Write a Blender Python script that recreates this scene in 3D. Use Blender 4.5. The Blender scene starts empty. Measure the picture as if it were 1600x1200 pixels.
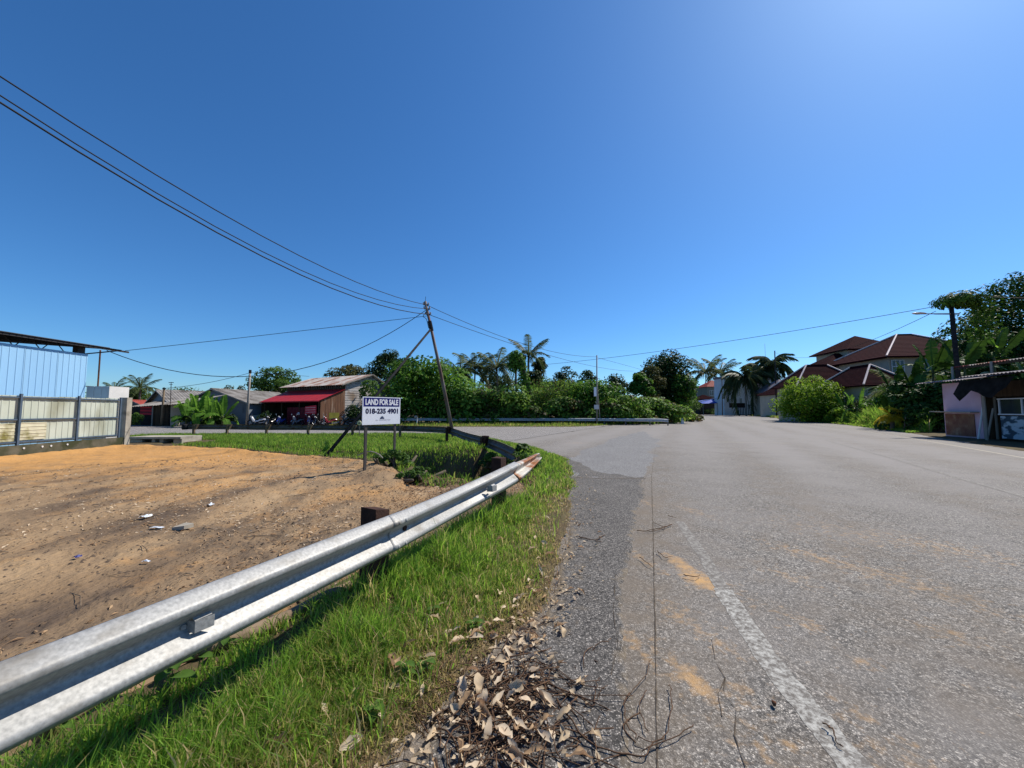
import bpy, math, random
import numpy as np
from mathutils import Vector, Matrix

# ------------------------------------------------------------------ camera, world, sun
SC = bpy.context.scene
C = SC.collection
PITCH = math.atan(41 / 600)
EYE = 1.6
cam_d = bpy.data.cameras.new('camera')
cam_d.sensor_width = 36.0
cam_d.lens = 36.0 * 600 / 1600
cam_d.clip_start = 0.05
cam_d.clip_end = 8000
cam = bpy.data.objects.new('camera', cam_d)
C.objects.link(cam)
cam.location = (0, 0, EYE)
cam.rotation_euler = (math.pi / 2 + PITCH, 0, 0)
SC.camera = cam

SUN_AZ, SUN_EL = math.radians(56), math.radians(49)     # azimuth from +Y towards +X
world = bpy.data.worlds.new('World')
SC.world = world
world.use_nodes = True
wn = world.node_tree
sky = wn.nodes.new('ShaderNodeTexSky')
sky.sky_type = 'NISHITA'
sky.sun_disc = False
sky.sun_elevation = SUN_EL
sky.sun_rotation = SUN_AZ
sky.air_density = 0.9
sky.dust_density = 0.45
sky.ozone_density = 8.0
sky.altitude = 0
bg = wn.nodes['Background']
bg.inputs[1].default_value = 0.112
sk_hs = wn.nodes.new('ShaderNodeHueSaturation'); sk_hs.inputs['Saturation'].default_value = 1.12
sk_mx = wn.nodes.new('ShaderNodeMix'); sk_mx.data_type = 'RGBA'; sk_mx.blend_type = 'MULTIPLY'
sk_mx.inputs['Factor'].default_value = 1.0; sk_mx.inputs['B'].default_value = (.70, .89, .955, 1)
wn.links.new(sky.outputs[0], sk_hs.inputs['Color']); wn.links.new(sk_hs.outputs[0], sk_mx.inputs['A'])
wn.links.new(sk_mx.outputs['Result'], bg.inputs[0])

sun_d = bpy.data.lights.new('sun', 'SUN')
sun_d.energy = 4.6
sun_d.angle = math.radians(0.53)
sun_d.color = (1.0, 0.93, 0.83)
sun = bpy.data.objects.new('sun', sun_d)
C.objects.link(sun)
sdir = Vector((math.sin(SUN_AZ) * math.cos(SUN_EL), math.cos(SUN_AZ) * math.cos(SUN_EL), math.sin(SUN_EL)))
sun.rotation_euler = sdir.to_track_quat('Z', 'Y').to_euler()
sun.location = (0, 0, 60)

SC.view_settings.view_transform = 'Standard'
SC.view_settings.look = 'None'
SC.view_settings.exposure = 0.42
SC.view_settings.gamma = 1.0
SC.view_settings.use_curve_mapping = False
SC.render.engine = 'CYCLES'
SC.cycles.use_denoising = True
SC.cycles.max_bounces = 6
SC.cycles.transparent_max_bounces = 4

rng = np.random.default_rng(7)
random.seed(7)

# ------------------------------------------------------------------ survey helpers: image position -> place on the ground
def ray(px, py):
    u, w = (px - 800) / 600, (600 - py) / 600
    c, s = math.cos(PITCH), math.sin(PITCH)
    return Vector((u, c - w * s, s + w * c))

def G(px, py, z=0.0):
    d = ray(px, py)
    t = (z - EYE) / d.z
    return Vector((d.x * t, d.y * t, z))

def A(px, py, Y):
    d = ray(px, py)
    t = Y / d.y
    return Vector((d.x * t, Y, EYE + d.z * t))

def HT(py, Y):
    return A(800, py, Y).z

def XP(px, Y):
    return A(px, 641, Y).x

# ------------------------------------------------------------------ noise
def _hash(i, j, s):
    n = (i * 374761393 + j * 668265263 + s * 1442695041) & 0xFFFFFFFF
    n = ((n ^ (n >> 13)) * 1274126177) & 0xFFFFFFFF
    n = n ^ (n >> 16)
    return (n & 0xFFFF) / 65535.0

def vnoise(x, y, s=0):
    x = np.asarray(x, float); y = np.asarray(y, float)
    i = np.floor(x).astype(np.int64); j = np.floor(y).astype(np.int64)
    fx = x - i; fy = y - j
    fx = fx * fx * (3 - 2 * fx); fy = fy * fy * (3 - 2 * fy)
    a = _hash(i, j, s); b = _hash(i + 1, j, s); c = _hash(i, j + 1, s); d = _hash(i + 1, j + 1, s)
    return (a + (b - a) * fx) * (1 - fy) + (c + (d - c) * fx) * fy

def fbm(x, y, s=0, o=4):
    r = 0; a = .5; f = 1.0
    for k in range(o):
        r = r + a * vnoise(np.asarray(x) * f, np.asarray(y) * f, s + k * 17)
        a *= .5; f *= 2.03
    return r

def sstep(a, b, x):
    t = np.clip((x - a) / (b - a), 0, 1)
    return t * t * (3 - 2 * t)

def seg_dist(x, y, pts):
    d = np.full(np.shape(x), 1e9); par = np.zeros(np.shape(x)); n = len(pts) - 1
    for k in range(n):
        ax, ay = pts[k][:2]; bx, by = pts[k + 1][:2]
        dx, dy = bx - ax, by - ay
        t = np.clip(((x - ax) * dx + (y - ay) * dy) / (dx * dx + dy * dy + 1e-12), 0, 1)
        e = np.hypot(x - ax - t * dx, y - ay - t * dy)
        m = e < d
        d = np.where(m, e, d); par = np.where(m, (k + t) / n, par)
    return d, par

def inside(x, y, poly):
    r = np.zeros(np.shape(x), bool)
    n = len(poly)
    for k in range(n):
        ax, ay = poly[k][:2]; bx, by = poly[(k + 1) % n][:2]
        if ay == by:
            continue
        c = ((ay > y) != (by > y)) & (x < (bx - ax) * (y - ay) / (by - ay) + ax)
        r ^= c
    return r

def sdf(x, y, poly):                     # negative inside
    d, _ = seg_dist(x, y, list(poly) + [poly[0]])
    return np.where(inside(x, y, poly), -d, d)

# ------------------------------------------------------------------ materials
def nodes_of(m):
    m.use_nodes = True
    nt = m.node_tree
    return nt, nt.nodes, nt.links, nt.nodes['Principled BSDF']

def col4(c):
    return (c[0], c[1], c[2], 1)

def pm(name, c1, c2=None, scale=4.0, rough=.8, bump=0.0, bscale=None, metal=0.0, detail=5, stretch=(1, 1, 1),
       c3=None, c3scale=1.0, c3lo=.55, c3hi=.7, c3stretch=(1, 1, 1), lo=.35, hi=.65, spec=.12, bdist=.02):
    m = bpy.data.materials.new(name)
    nt, N, L, b = nodes_of(m)
    b.inputs['Roughness'].default_value = rough
    b.inputs['Metallic'].default_value = metal
    b.inputs['Specular IOR Level'].default_value = spec
    c2 = c2 or tuple(v * .75 for v in c1)
    tc = N.new('ShaderNodeTexCoord')
    mp = N.new('ShaderNodeMapping'); mp.inputs['Scale'].default_value = stretch
    L.new(tc.outputs['Object'], mp.inputs[0])
    no = N.new('ShaderNodeTexNoise'); no.inputs['Scale'].default_value = scale; no.inputs['Detail'].default_value = detail
    L.new(mp.outputs[0], no.inputs['Vector'])
    rp = N.new('ShaderNodeValToRGB')
    rp.color_ramp.elements[0].position = lo; rp.color_ramp.elements[0].color = col4(c1)
    rp.color_ramp.elements[1].position = hi; rp.color_ramp.elements[1].color = col4(c2)
    L.new(no.outputs['Fac'], rp.inputs[0])
    out = rp.outputs[0]
    if c3:
        mp3 = N.new('ShaderNodeMapping'); mp3.inputs['Scale'].default_value = c3stretch
        mp3.inputs['Location'].default_value = (3.1, 7.7, 1.3)
        L.new(tc.outputs['Object'], mp3.inputs[0])
        n3 = N.new('ShaderNodeTexNoise'); n3.inputs['Scale'].default_value = c3scale; n3.inputs['Detail'].default_value = 7
        L.new(mp3.outputs[0], n3.inputs['Vector'])
        r3 = N.new('ShaderNodeValToRGB')
        r3.color_ramp.elements[0].position = c3lo; r3.color_ramp.elements[0].color = (0, 0, 0, 1)
        r3.color_ramp.elements[1].position = c3hi; r3.color_ramp.elements[1].color = (1, 1, 1, 1)
        L.new(n3.outputs['Fac'], r3.inputs[0])
        mx = N.new('ShaderNodeMix'); mx.data_type = 'RGBA'
        L.new(r3.outputs[0], mx.inputs['Factor']); L.new(out, mx.inputs['A']); mx.inputs['B'].default_value = col4(c3)
        out = mx.outputs['Result']
    L.new(out, b.inputs['Base Color'])
    if bump:
        nb = N.new('ShaderNodeTexNoise'); nb.inputs['Scale'].default_value = bscale or scale * 6; nb.inputs['Detail'].default_value = 6
        L.new(mp.outputs[0], nb.inputs['Vector'])
        bp = N.new('ShaderNodeBump'); bp.inputs['Strength'].default_value = bump; bp.inputs['Distance'].default_value = bdist
        L.new(nb.outputs['Fac'], bp.inputs['Height']); L.new(bp.outputs[0], b.inputs['Normal'])
    return m

def foliage_mat(name, cols, rough=.6, trans=.3, spec=.3):
    spec, rough, trans = min(spec, .13), max(rough, .55), min(.5, trans + .10)
    """leaf colour picked per leaf by the 'tint' attribute"""
    m = bpy.data.materials.new(name)
    nt, N, L, b = nodes_of(m)
    at = N.new('ShaderNodeAttribute'); at.attribute_name = 'tint'
    rp = N.new('ShaderNodeValToRGB')
    while len(rp.color_ramp.elements) < len(cols):
        rp.color_ramp.elements.new(.5)
    for k, c in enumerate(cols):
        rp.color_ramp.elements[k].position = k / (len(cols) - 1)
        rp.color_ramp.elements[k].color = col4(c)
    L.new(at.outputs['Fac'], rp.inputs[0])
    L.new(rp.outputs[0], b.inputs['Base Color'])
    b.inputs['Roughness'].default_value = rough
    b.inputs['Specular IOR Level'].default_value = spec
    tr = N.new('ShaderNodeBsdfTranslucent')
    hs = N.new('ShaderNodeHueSaturation'); hs.inputs['Value'].default_value = 1.75; hs.inputs['Hue'].default_value = .49
    L.new(rp.outputs[0], hs.inputs['Color']); L.new(hs.outputs[0], tr.inputs['Color'])
    mx = N.new('ShaderNodeMixShader'); mx.inputs[0].default_value = trans
    L.new(b.outputs[0], mx.inputs[1]); L.new(tr.outputs[0], mx.inputs[2])
    L.new(mx.outputs[0], N['Material Output'].inputs[0])
    return m

# ------------------------------------------------------------------ object helpers
def tag(o, label=None, cat=None, group=None, kind=None):
    if label: o['label'] = label
    if cat: o['category'] = cat
    if group: o['group'] = group
    if kind: o['kind'] = kind
    return o

def thing(name, label, cat, loc=(0, 0, 0), rotz=0.0, group=None):
    o = bpy.data.objects.new(name, None)
    o.empty_display_size = .2
    C.objects.link(o)
    o.location = loc
    o.rotation_euler = (0, 0, rotz)
    return tag(o, label, cat, group)

def children(o):
    return [c for c in o.children]

def copy_tree(o, parent=None):
    c = o.copy(); C.objects.link(c)
    if parent is not None: c.parent = parent
    for ch in children(o): copy_tree(ch, c)
    return c

def top_of(o):
    while o.parent is not None: o = o.parent
    return o

def link_mesh(name, me, mat, parent=None):
    o = bpy.data.objects.new(name, me)
    if mat is not None and len(me.materials) == 0:
        me.materials.append(mat)
    C.objects.link(o)
    if parent is not None: o.parent = parent
    return o

class MB:
    def __init__(self):
        self.v = []; self.f = []
    def add(self, vs, fs):
        n = len(self.v)
        self.v += [tuple(p) for p in vs]
        self.f += [tuple(i + n for i in f) for f in fs]
        return self
    def obox(self, p, a, b, c):
        """box from corner p along the vectors a, b, c"""
        p, a, b, c = Vector(p), Vector(a), Vector(b), Vector(c)
        vs = [p, p + a, p + a + b, p + b, p + c, p + a + c, p + a + b + c, p + b + c]
        fs = [(0, 3, 2, 1), (4, 5, 6, 7), (0, 1, 5, 4), (1, 2, 6, 5), (2, 3, 7, 6), (3, 0, 4, 7)]
        if a.cross(b).dot(c) < 0: fs = [tuple(reversed(f)) for f in fs]
        return self.add(vs, fs)
    def box(self, c, s, rz=0.0):
        c = Vector(c); R = Matrix.Rotation(rz, 3, 'Z')
        a, b, d = R @ Vector((s[0], 0, 0)), R @ Vector((0, s[1], 0)), Vector((0, 0, s[2]))
        return self.obox(c - (a + b + d) / 2, a, b, d)
    def poly(self, pts):
        return self.add(pts, [tuple(range(len(pts)))])
    def slab(self, pts, d):
        """planar polygon pts given thickness along vector d"""
        pts = [Vector(p) for p in pts]; d = Vector(d); n = len(pts)
        vs = pts + [p + d for p in pts]
        nrm = Vector((0, 0, 0))
        for k in range(n): nrm += (pts[k] - pts[0]).cross(pts[(k + 1) % n] - pts[0])
        fs = [tuple(reversed(range(n))), tuple(range(n, 2 * n))] + [(k, (k + 1) % n, (k + 1) % n + n, k + n) for k in range(n)]
        if nrm.dot(d) < 0: fs = [tuple(reversed(f)) for f in fs]
        return self.add(vs, fs)
    def tube(self, pts, r, n=6, caps=True):
        pts = [Vector(p) for p in pts]; m = len(pts)
        rs = r if isinstance(r, (list, tuple)) else [r] * m
        vs = []; ref = None
        for k in range(m):
            t = (pts[min(k + 1, m - 1)] - pts[max(k - 1, 0)])
            if t.length < 1e-9: t = Vector((0, 0, 1))
            t.normalize()
            if ref is None:
                ref = Vector((1, 0, 0)) if abs(t.x) < .8 else Vector((0, 1, 0))
            u = ref - t * ref.dot(t)
            if u.length < 1e-6: u = t.orthogonal()
            u.normalize(); ref = u; w = t.cross(u)
            for j in range(n):
                a = 2 * math.pi * j / n
                vs.append(pts[k] + (u * math.cos(a) + w * math.sin(a)) * rs[k])
        fs = []
        for k in range(m - 1):
            for j in range(n):
                fs.append((k * n + j, k * n + (j + 1) % n, (k + 1) * n + (j + 1) % n, (k + 1) * n + j))
        if caps:
            fs.append(tuple(reversed(range(n)))); fs.append(tuple(range((m - 1) * n, m * n)))
        return self.add(vs, fs)
    def grid(self, P, closed_u=False):
        """P[i][j] points -> quads"""
        m, n = len(P), len(P[0])
        vs = [p for row in P for p in row]
        fs = []
        for i in range(m - 1 + (1 if closed_u else 0)):
            for j in range(n - 1):
                a = i * n + j; b = ((i + 1) % m) * n + j
                fs.append((a, b, b + 1, a + 1))
        return self.add(vs, fs)
    def lathe(self, prof, c=(0, 0, 0), n=12, axis='Z'):
        P = []
        for k in range(n):
            a = 2 * math.pi * k / n; row = []
            for r, z in prof:
                x, y = r * math.cos(a), r * math.sin(a)
                q = {'Z': (x, y, z), 'X': (z, x, y), 'Y': (x, z, y)}[axis]
                row.append((c[0] + q[0], c[1] + q[1], c[2] + q[2]))
            P.append(row)
        return self.grid(P, closed_u=True)
    def build(self, name, mat, parent=None, smooth=False, world=True):
        me = bpy.data.meshes.new(name)
        v = self.v
        if parent is not None and world:
            T = top_of(parent).location
            v = [(p[0] - T.x, p[1] - T.y, p[2] - T.z) for p in v]
        me.from_pydata(v, [], self.f)
        if smooth:
            me.polygons.foreach_set('use_smooth', [True] * len(me.polygons))
        me.update()
        return link_mesh(name, me, mat, parent)

def np_mesh(name, V, F, mat, parent=None, tint=None, smooth=False, attrs=None, world=True):
    """V (n,3), F (m,k) with one face size"""
    V = np.asarray(V, np.float32); F = np.asarray(F, np.int32)
    if parent is not None and world:
        T = top_of(parent).location
        V = V - np.array([T.x, T.y, T.z], np.float32)
    me = bpy.data.meshes.new(name)
    k = F.shape[1]
    me.vertices.add(len(V)); me.vertices.foreach_set('co', V.ravel())
    me.loops.add(F.size); me.loops.foreach_set('vertex_index', F.ravel())
    me.polygons.add(len(F))
    me.polygons.foreach_set('loop_start', np.arange(0, F.size, k, dtype=np.int32))
    if smooth: me.polygons.foreach_set('use_smooth', np.ones(len(F), bool))
    at = dict(attrs or {})
    if tint is not None: at['tint'] = tint
    for nm, val in at.items():
        a = me.attributes.new(nm, 'FLOAT', 'POINT'); a.data.foreach_set('value', np.asarray(val, np.float32))
    me.update(calc_edges=True)
    return link_mesh(name, me, mat, parent)

# ------------------------------------------------------------------ foliage builders
def unit(n, r=rng):
    v = r.normal(size=(n, 3)); return v / np.linalg.norm(v, axis=1, keepdims=True)

def norm(v):
    return v / (np.linalg.norm(v, axis=1, keepdims=True) + 1e-9)

def leaf_arrays(P, Nn, size, aspect=.55, droop=.25, r=rng):
    n = len(P)
    t = norm(np.cross(Nn, unit(n, r)))
    t[:, 2] -= droop; t = norm(t - Nn * np.sum(t * Nn, axis=1, keepdims=True) * .6)
    b = norm(np.cross(Nn, t))
    s = size[:, None]
    fold = Nn * s * .10
    V = np.empty((n, 4, 3))
    V[:, 0] = P - t * s * .5
    V[:, 1] = P + b * s * aspect * .5 + fold
    V[:, 2] = P + t * s * .5 - Nn * s * .08
    V[:, 3] = P - b * s * aspect * .5 + fold
    base = (np.arange(n) * 4)[:, None]
    F = np.concatenate([base + np.array([0, 1, 2]), base + np.array([0, 2, 3])], axis=0)
    return V.reshape(-1, 3), F

def clumps(n, c, rad, k, cr, r=rng, top=0.35, zmin=.1, lo=.45):
    """leaf points and normals on k uneven clumps spread through an ellipsoid"""
    c = np.array(c, float); rad = np.array(rad, float)
    k = int(k * 1.7)
    d = unit(k, r)
    q = c + d * rad * (lo * .7 + (1 - lo * .7) * r.random((k, 1)) ** .5)
    w = cr * 1.05 * (rad[0] * rad[1] * rad[2]) ** (1 / 3) * (.55 + .9 * r.random(k))
    idx = r.choice(k, n, p=w ** 2 / (w ** 2).sum())
    u = unit(n, r)
    u[:, 2] = np.where(u[:, 2] < -.35, -u[:, 2], u[:, 2])
    P = q[idx] + u * w[idx][:, None] * (.72 + .36 * r.random((n, 1))) * np.array([1, 1, .85])
    Nn = norm(u * .75 + np.array([0, 0, top]) + r.normal(size=(n, 3)) * .35)
    tint = np.clip(.5 + (r.random(k)[idx] - .5) * .55 + r.normal(size=n) * .18, 0, 1)
    m = P[:, 2] > zmin
    return P[m], Nn[m], tint[m], q

def leaves(name, P, Nn, tint, size, mat, parent, aspect=.55, droop=.25, r=rng):
    s = size * (.65 + .7 * r.random(len(P)))
    V, F = leaf_arrays(P, Nn, s, aspect, droop, r)
    return np_mesh(name, V, F, mat, parent, tint=np.repeat(tint, 4))
# ------------------------------------------------------------------ plan of the junction
def g2(px, py): 
    p = G(px, py); return (p.x, p.y)

MAIN_LEFT = [(-16, -60), (-6, -20), (-2.2, -4), (-1.15, 0), g2(700, 1150), g2(800, 1030), g2(880, 950), g2(900, 870), g2(905, 790),
             g2(906, 745), g2(893, 718), g2(850, 702), g2(800, 692), g2(766, 685)]
SIDE_NEAR = [g2(735, 681), g2(700, 679.6), g2(640, 679), g2(480, 679.5), g2(300, 679.5), (-34, 25.5), (-80, 27)]
SIDE_FAR = [(-80, 43), (-40, 41), g2(200, 664.6), g2(420, 665), g2(640, 667), g2(900, 667), g2(985, 663), g2(1045, 661), g2(1094, 656.6)]
MAIN_FAR = [(52, 107), (72, 150), (108, 240), (160, 420), (185, 420), (125, 240), g2(1160, 648), g2(1200, 652), g2(1240, 656.5), g2(1320, 664),
            g2(1400, 674.5), g2(1500, 690), g2(1600, 708), (13, 5), (9, -2), (6, -9), (4, -20), (0, -60)]
ROADS = MAIN_LEFT + SIDE_NEAR + SIDE_FAR + MAIN_FAR
RAIL = [(-8, -14), (-3.5, -2.8), (-1.83, 1.37), (-1.0, 3.44), (-.02, 5.9), (.46, 7.1)]
LOT = [(-17.6, 17.6), g2(205, 697), g2(260, 698), g2(380, 702), g2(480, 713), g2(560, 718), g2(605, 724), g2(632, 738), g2(652, 752), g2(700, 757), g2(745, 748), g2(795, 742),
       g2(832, 755), g2(832, 772), (.22, 6.9), (-.55, 5.95), (-1.62, 3.44), (-2.48, 1.37), (-4.2, -2.8), (-8, -14), (-30, -14), (-30, 6), (-16.6, 6), (-17.15, 13)]
DITCH = [(-16.4, 18.6), g2(330, 693), g2(450, 703), g2(540, 710), g2(620, 714), g2(672, 724), g2(716, 735), g2(772, 733)]

def height(x, y):
    x = np.asarray(x, float); y = np.asarray(y, float)
    wob = (fbm(x * 1.1, y * 1.1, 5) - .47) * .38 + (fbm(x * 6, y * 6, 9, 3) - .43) * .16
    sr = sdf(x, y, ROADS) + wob * np.clip(.4 + np.hypot(x, y) / 14, 0, 1.6)
    z = -.09 + sstep(-.10, .30, sr) * (.10 + .05 * fbm(x * .9, y * .9, 3))
    z = z + sstep(.3, 3, sr) * .05 * (fbm(x * .35, y * .35, 31) - .4)
    d, t = seg_dist(x, y, DITCH)
    dep = .22 + .38 * sstep(.2, .6, t) + .35 * (1 - sstep(.02, .14, t)) + .85 * sstep(.70, .86, t)
    hw = .45 + .40 * sstep(.3, .7, t) + .45 * sstep(.72, .88, t)
    out = 1 - sstep(.25, 1.0, d / hw + (fbm(x * 2.2, y * 2.2, 41) - .45) * .5)
    z = z - dep * out * sstep(-.1, .5, sr)
    z = z - .22 * sstep(.05 + .5 * sstep(7.0, 8.2, y) * sstep(-3.6, -2.6, x), -.30, sdf(x, y, LOT) + .02)
    # grass bank beyond the ditch stands a little proud
    z = z + .40 * np.exp(-((d - hw - .45) / .55) ** 2) * sstep(.45, .70, t) * (1 - sstep(.90, 1.0, t) * .8) * sstep(.2, 1.0, sr) * sstep(.1, .6, y - np.interp(x, [p[0] for p in DITCH], [p[1] for p in DITCH])) * (1 - sstep(-.9, -.2, x))
    # verge stands higher under the rail further along
    z = z + .09 * np.exp(-(seg_dist(x, y, RAIL)[0] / .35) ** 2) * sstep(2.4, 3.4, y) * (1 - sstep(6.3, 7.2, y))
    return z

def lot_height(x, y):
    s = sdf(x, y, LOT) + (fbm(x * 1.3, y * 1.3, 77) - .45) * .5
    r = np.hypot(x, y)
    rough = (fbm(x * 1.2, y * .8, 51) - .45) * .09 + (fbm(x * 5, y * 4, 52, 4) - .45) * .06 + (fbm(x * 17, y * 15, 53, 3) - .45) * .025
    ca, sa = math.cos(.18), math.sin(.18)
    q = x * ca + y * sa
    ruts = -.035 * np.exp(-((np.abs(q + 4.75 + .12 * np.sin(y * .6)) - .0) / .10) ** 2) - .03 * np.exp(-((q + 3.0 + .1 * np.sin(y * .9)) / .12) ** 2)
    ruts = ruts * sstep(2, 3.5, y) * (1 - sstep(9, 12, y))
    berm = .10 * np.exp(-(s + .5) ** 2 / .12) * sstep(8.2, 9.5, y)
    mulch = .10 * np.exp(-((x + .35) ** 2 / .3 + (y - 7.7) ** 2 / .5)) + .20 * np.exp(-((x - .33) ** 2 / .05 + (y - 6.9) ** 2 / .25))
    z = .0 + rough + ruts + berm + mulch
    g = height(x, y)
    k = sstep(-.02, -.32, s)
    return (g - .05) * (1 - k) + (z - .01) * k, s

# ------------------------------------------------------------------ one polar survey grid for every ground sheet
TH = np.concatenate([np.radians(np.linspace(-62, 62, 620)), np.radians(np.linspace(62, 298, 110)[1:-1])])
RR = np.concatenate([np.geomspace(.55, 70, 400), np.geomspace(70, 6000, 44)[1:]])
GT, GR = np.meshgrid(TH, RR, indexing='ij')
GX, GY = np.sin(GT) * GR, np.cos(GT) * GR
SDR = sdf(GX, GY, ROADS)
NT, NR = GX.shape

def sheet(name, Z, keep, mat, attrs=None, closed=True):
    ii = np.arange(NT); jj = np.arange(NR - 1)
    if not closed: ii = ii[:-1]
    I, J = np.meshgrid(ii, jj, indexing='ij'); I2 = (I + 1) % NT
    k = keep[I, J] & keep[I2, J] & keep[I, J + 1] & keep[I2, J + 1]
    I, J, I2 = I[k], J[k], I2[k]
    F = np.stack([I * NR + J, I * NR + J + 1, I2 * NR + J + 1, I2 * NR + J], 1)
    used = np.unique(F); remap = np.full(NT * NR, -1); remap[used] = np.arange(len(used))
    V = np.stack([GX.ravel(), GY.ravel(), Z.ravel()], 1)[used]
    at = {a: v.ravel()[used] for a, v in (attrs or {}).items()}
    o = np_mesh(name, V, remap[F], mat, attrs=at, smooth=True)
    o['kind'] = 'structure'
    return o

def attr_mix(m, terms):
    """mix colours over the material's base colour, each by a mesh attribute broken up with noise"""
    nt, N, L, b = nodes_of(m)
    out = b.inputs['Base Color'].links[0].from_socket
    tc = N.new('ShaderNodeTexCoord')
    for an, colr, sc, lo, hi in terms:
        at = N.new('ShaderNodeAttribute'); at.attribute_name = an
        no = N.new('ShaderNodeTexNoise'); no.inputs['Scale'].default_value = sc; no.inputs['Detail'].default_value = 8; no.inputs['Roughness'].default_value = .65
        L.new(tc.outputs['Object'], no.inputs['Vector'])
        ad = N.new('ShaderNodeMath'); ad.operation = 'MULTIPLY_ADD'
        L.new(no.outputs['Fac'], ad.inputs[0]); ad.inputs[1].default_value = 2.2; ad.inputs[2].default_value = -1.1
        a2 = N.new('ShaderNodeMath'); a2.operation = 'ADD'; L.new(at.outputs['Fac'], a2.inputs[0]); L.new(ad.outputs[0], a2.inputs[1])
        mr = N.new('ShaderNodeMapRange'); mr.inputs['From Min'].default_value = lo; mr.inputs['From Max'].default_value = hi
        L.new(a2.outputs[0], mr.inputs['Value'])
        mx = N.new('ShaderNodeMix'); mx.data_type = 'RGBA'
        L.new(mr.outputs[0], mx.inputs['Factor']); L.new(out, mx.inputs['A']); mx.inputs['B'].default_value = col4(colr)
        out = mx.outputs['Result']
    L.new(out, b.inputs['Base Color'])
    return m

def asphalt(name, c1, c2, stone, stone_amt=.62, scale=150, bump=.5):
    m = pm(name, c1, c2, scale=1.1, rough=.85, detail=8, lo=.3, hi=.7, spec=.22)
    nt, N, L, b = nodes_of(m)
    base = b.inputs['Base Color'].links[0].from_socket
    tc = N.new('ShaderNodeTexCoord')
    vo = N.new('ShaderNodeTexVoronoi'); vo.inputs['Scale'].default_value = scale
    L.new(tc.outputs['Object'], vo.inputs['Vector'])
    sx = N.new('ShaderNodeSeparateColor'); L.new(vo.outputs['Color'], sx.inputs[0])
    # aggregate: pale and dark chips
    r1 = N.new('ShaderNodeMapRange'); r1.inputs['From Min'].default_value = stone_amt; r1.inputs['From Max'].default_value = 1.0
    L.new(sx.outputs[0], r1.inputs['Value'])
    mx = N.new('ShaderNodeMix'); mx.data_type = 'RGBA'
    L.new(r1.outputs[0], mx.inputs['Factor']); L.new(base, mx.inputs['A']); mx.inputs['B'].default_value = col4(stone)
    r2 = N.new('ShaderNodeMapRange'); r2.inputs['From Min'].default_value = .60; r2.inputs['From Max'].default_value = 1.0; r2.inputs['To Max'].default_value = .75
    L.new(sx.outputs[1], r2.inputs['Value'])
    m2 = N.new('ShaderNodeMix'); m2.data_type = 'RGBA'
    L.new(r2.outputs[0], m2.inputs['Factor']); L.new(mx.outputs['Result'], m2.inputs['A']); m2.inputs['B'].default_value = (.03, .028, .027, 1)
    L.new(m2.outputs['Result'], b.inputs['Base Color'])
    v2 = N.new('ShaderNodeTexVoronoi'); v2.inputs['Scale'].default_value = scale * .36
    L.new(tc.outputs['Object'], v2.inputs['Vector'])
    s2 = N.new('ShaderNodeSeparateColor'); L.new(v2.outputs['Color'], s2.inputs[0])
    r3 = N.new('ShaderNodeMapRange'); r3.inputs['To Min'].default_value = .50; r3.inputs['To Max'].default_value = 1.5
    L.new(s2.outputs[2], r3.inputs['Value'])
    m3 = N.new('ShaderNodeVectorMath'); m3.operation = 'SCALE'
    L.new(m2.outputs['Result'], m3.inputs[0]); L.new(r3.outputs[0], m3.inputs['Scale'])
    L.new(m3.outputs[0], b.inputs['Base Color'])
    bp = N.new('ShaderNodeBump'); bp.inputs['Strength'].default_value = bump; bp.inputs['Distance'].default_value = .006
    L.new(vo.outputs['Distance'], bp.inputs['Height']); L.new(bp.outputs[0], b.inputs['Normal'])
    return m

M = {}
M['soil'] = pm('verge_soil', (.075, .06, .032), (.12, .10, .05), scale=2.5, rough=.95, bump=.6, bscale=30, c3=(.085, .062, .035), c3scale=1.2, c3lo=.4, c3hi=.6)
M['dirt'] = attr_mix(pm('bare_earth', (.225, .150, .085), (.33, .228, .130), scale=1.0, rough=.95, bump=.9, bscale=26, detail=9, stretch=(1, .45, 1), bdist=.03,
                        c3=(.105, .075, .052), c3scale=.9, c3lo=.46, c3hi=.66, c3stretch=(1.3, .5, 1)),
                     [('orange', (.46, .245, .085), 1.6, .1, 1.0), ('mud', (.085, .066, .050), 2.2, .15, 1.0)])
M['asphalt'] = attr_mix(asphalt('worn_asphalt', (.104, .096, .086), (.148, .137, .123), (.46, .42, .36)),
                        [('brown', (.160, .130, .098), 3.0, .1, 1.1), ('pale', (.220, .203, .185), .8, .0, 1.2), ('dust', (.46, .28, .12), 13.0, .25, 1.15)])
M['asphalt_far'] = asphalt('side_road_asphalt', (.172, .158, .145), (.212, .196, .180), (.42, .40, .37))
M['asphalt_dark'] = attr_mix(asphalt('shoulder_asphalt', (.060, .055, .050), (.098, .091, .083), (.36, .33, .29), .72), [('dust', (.20, .155, .10), 7.0, .35, 1.0)])
M['asphalt_patch'] = asphalt('patched_asphalt', (.155, .150, .144), (.190, .185, .177), (.36, .36, .355), .7)

# ground
Z = height(GX, GY)
ground = sheet('ground', Z, np.ones(GX.shape, bool), M['soil'])
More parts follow.
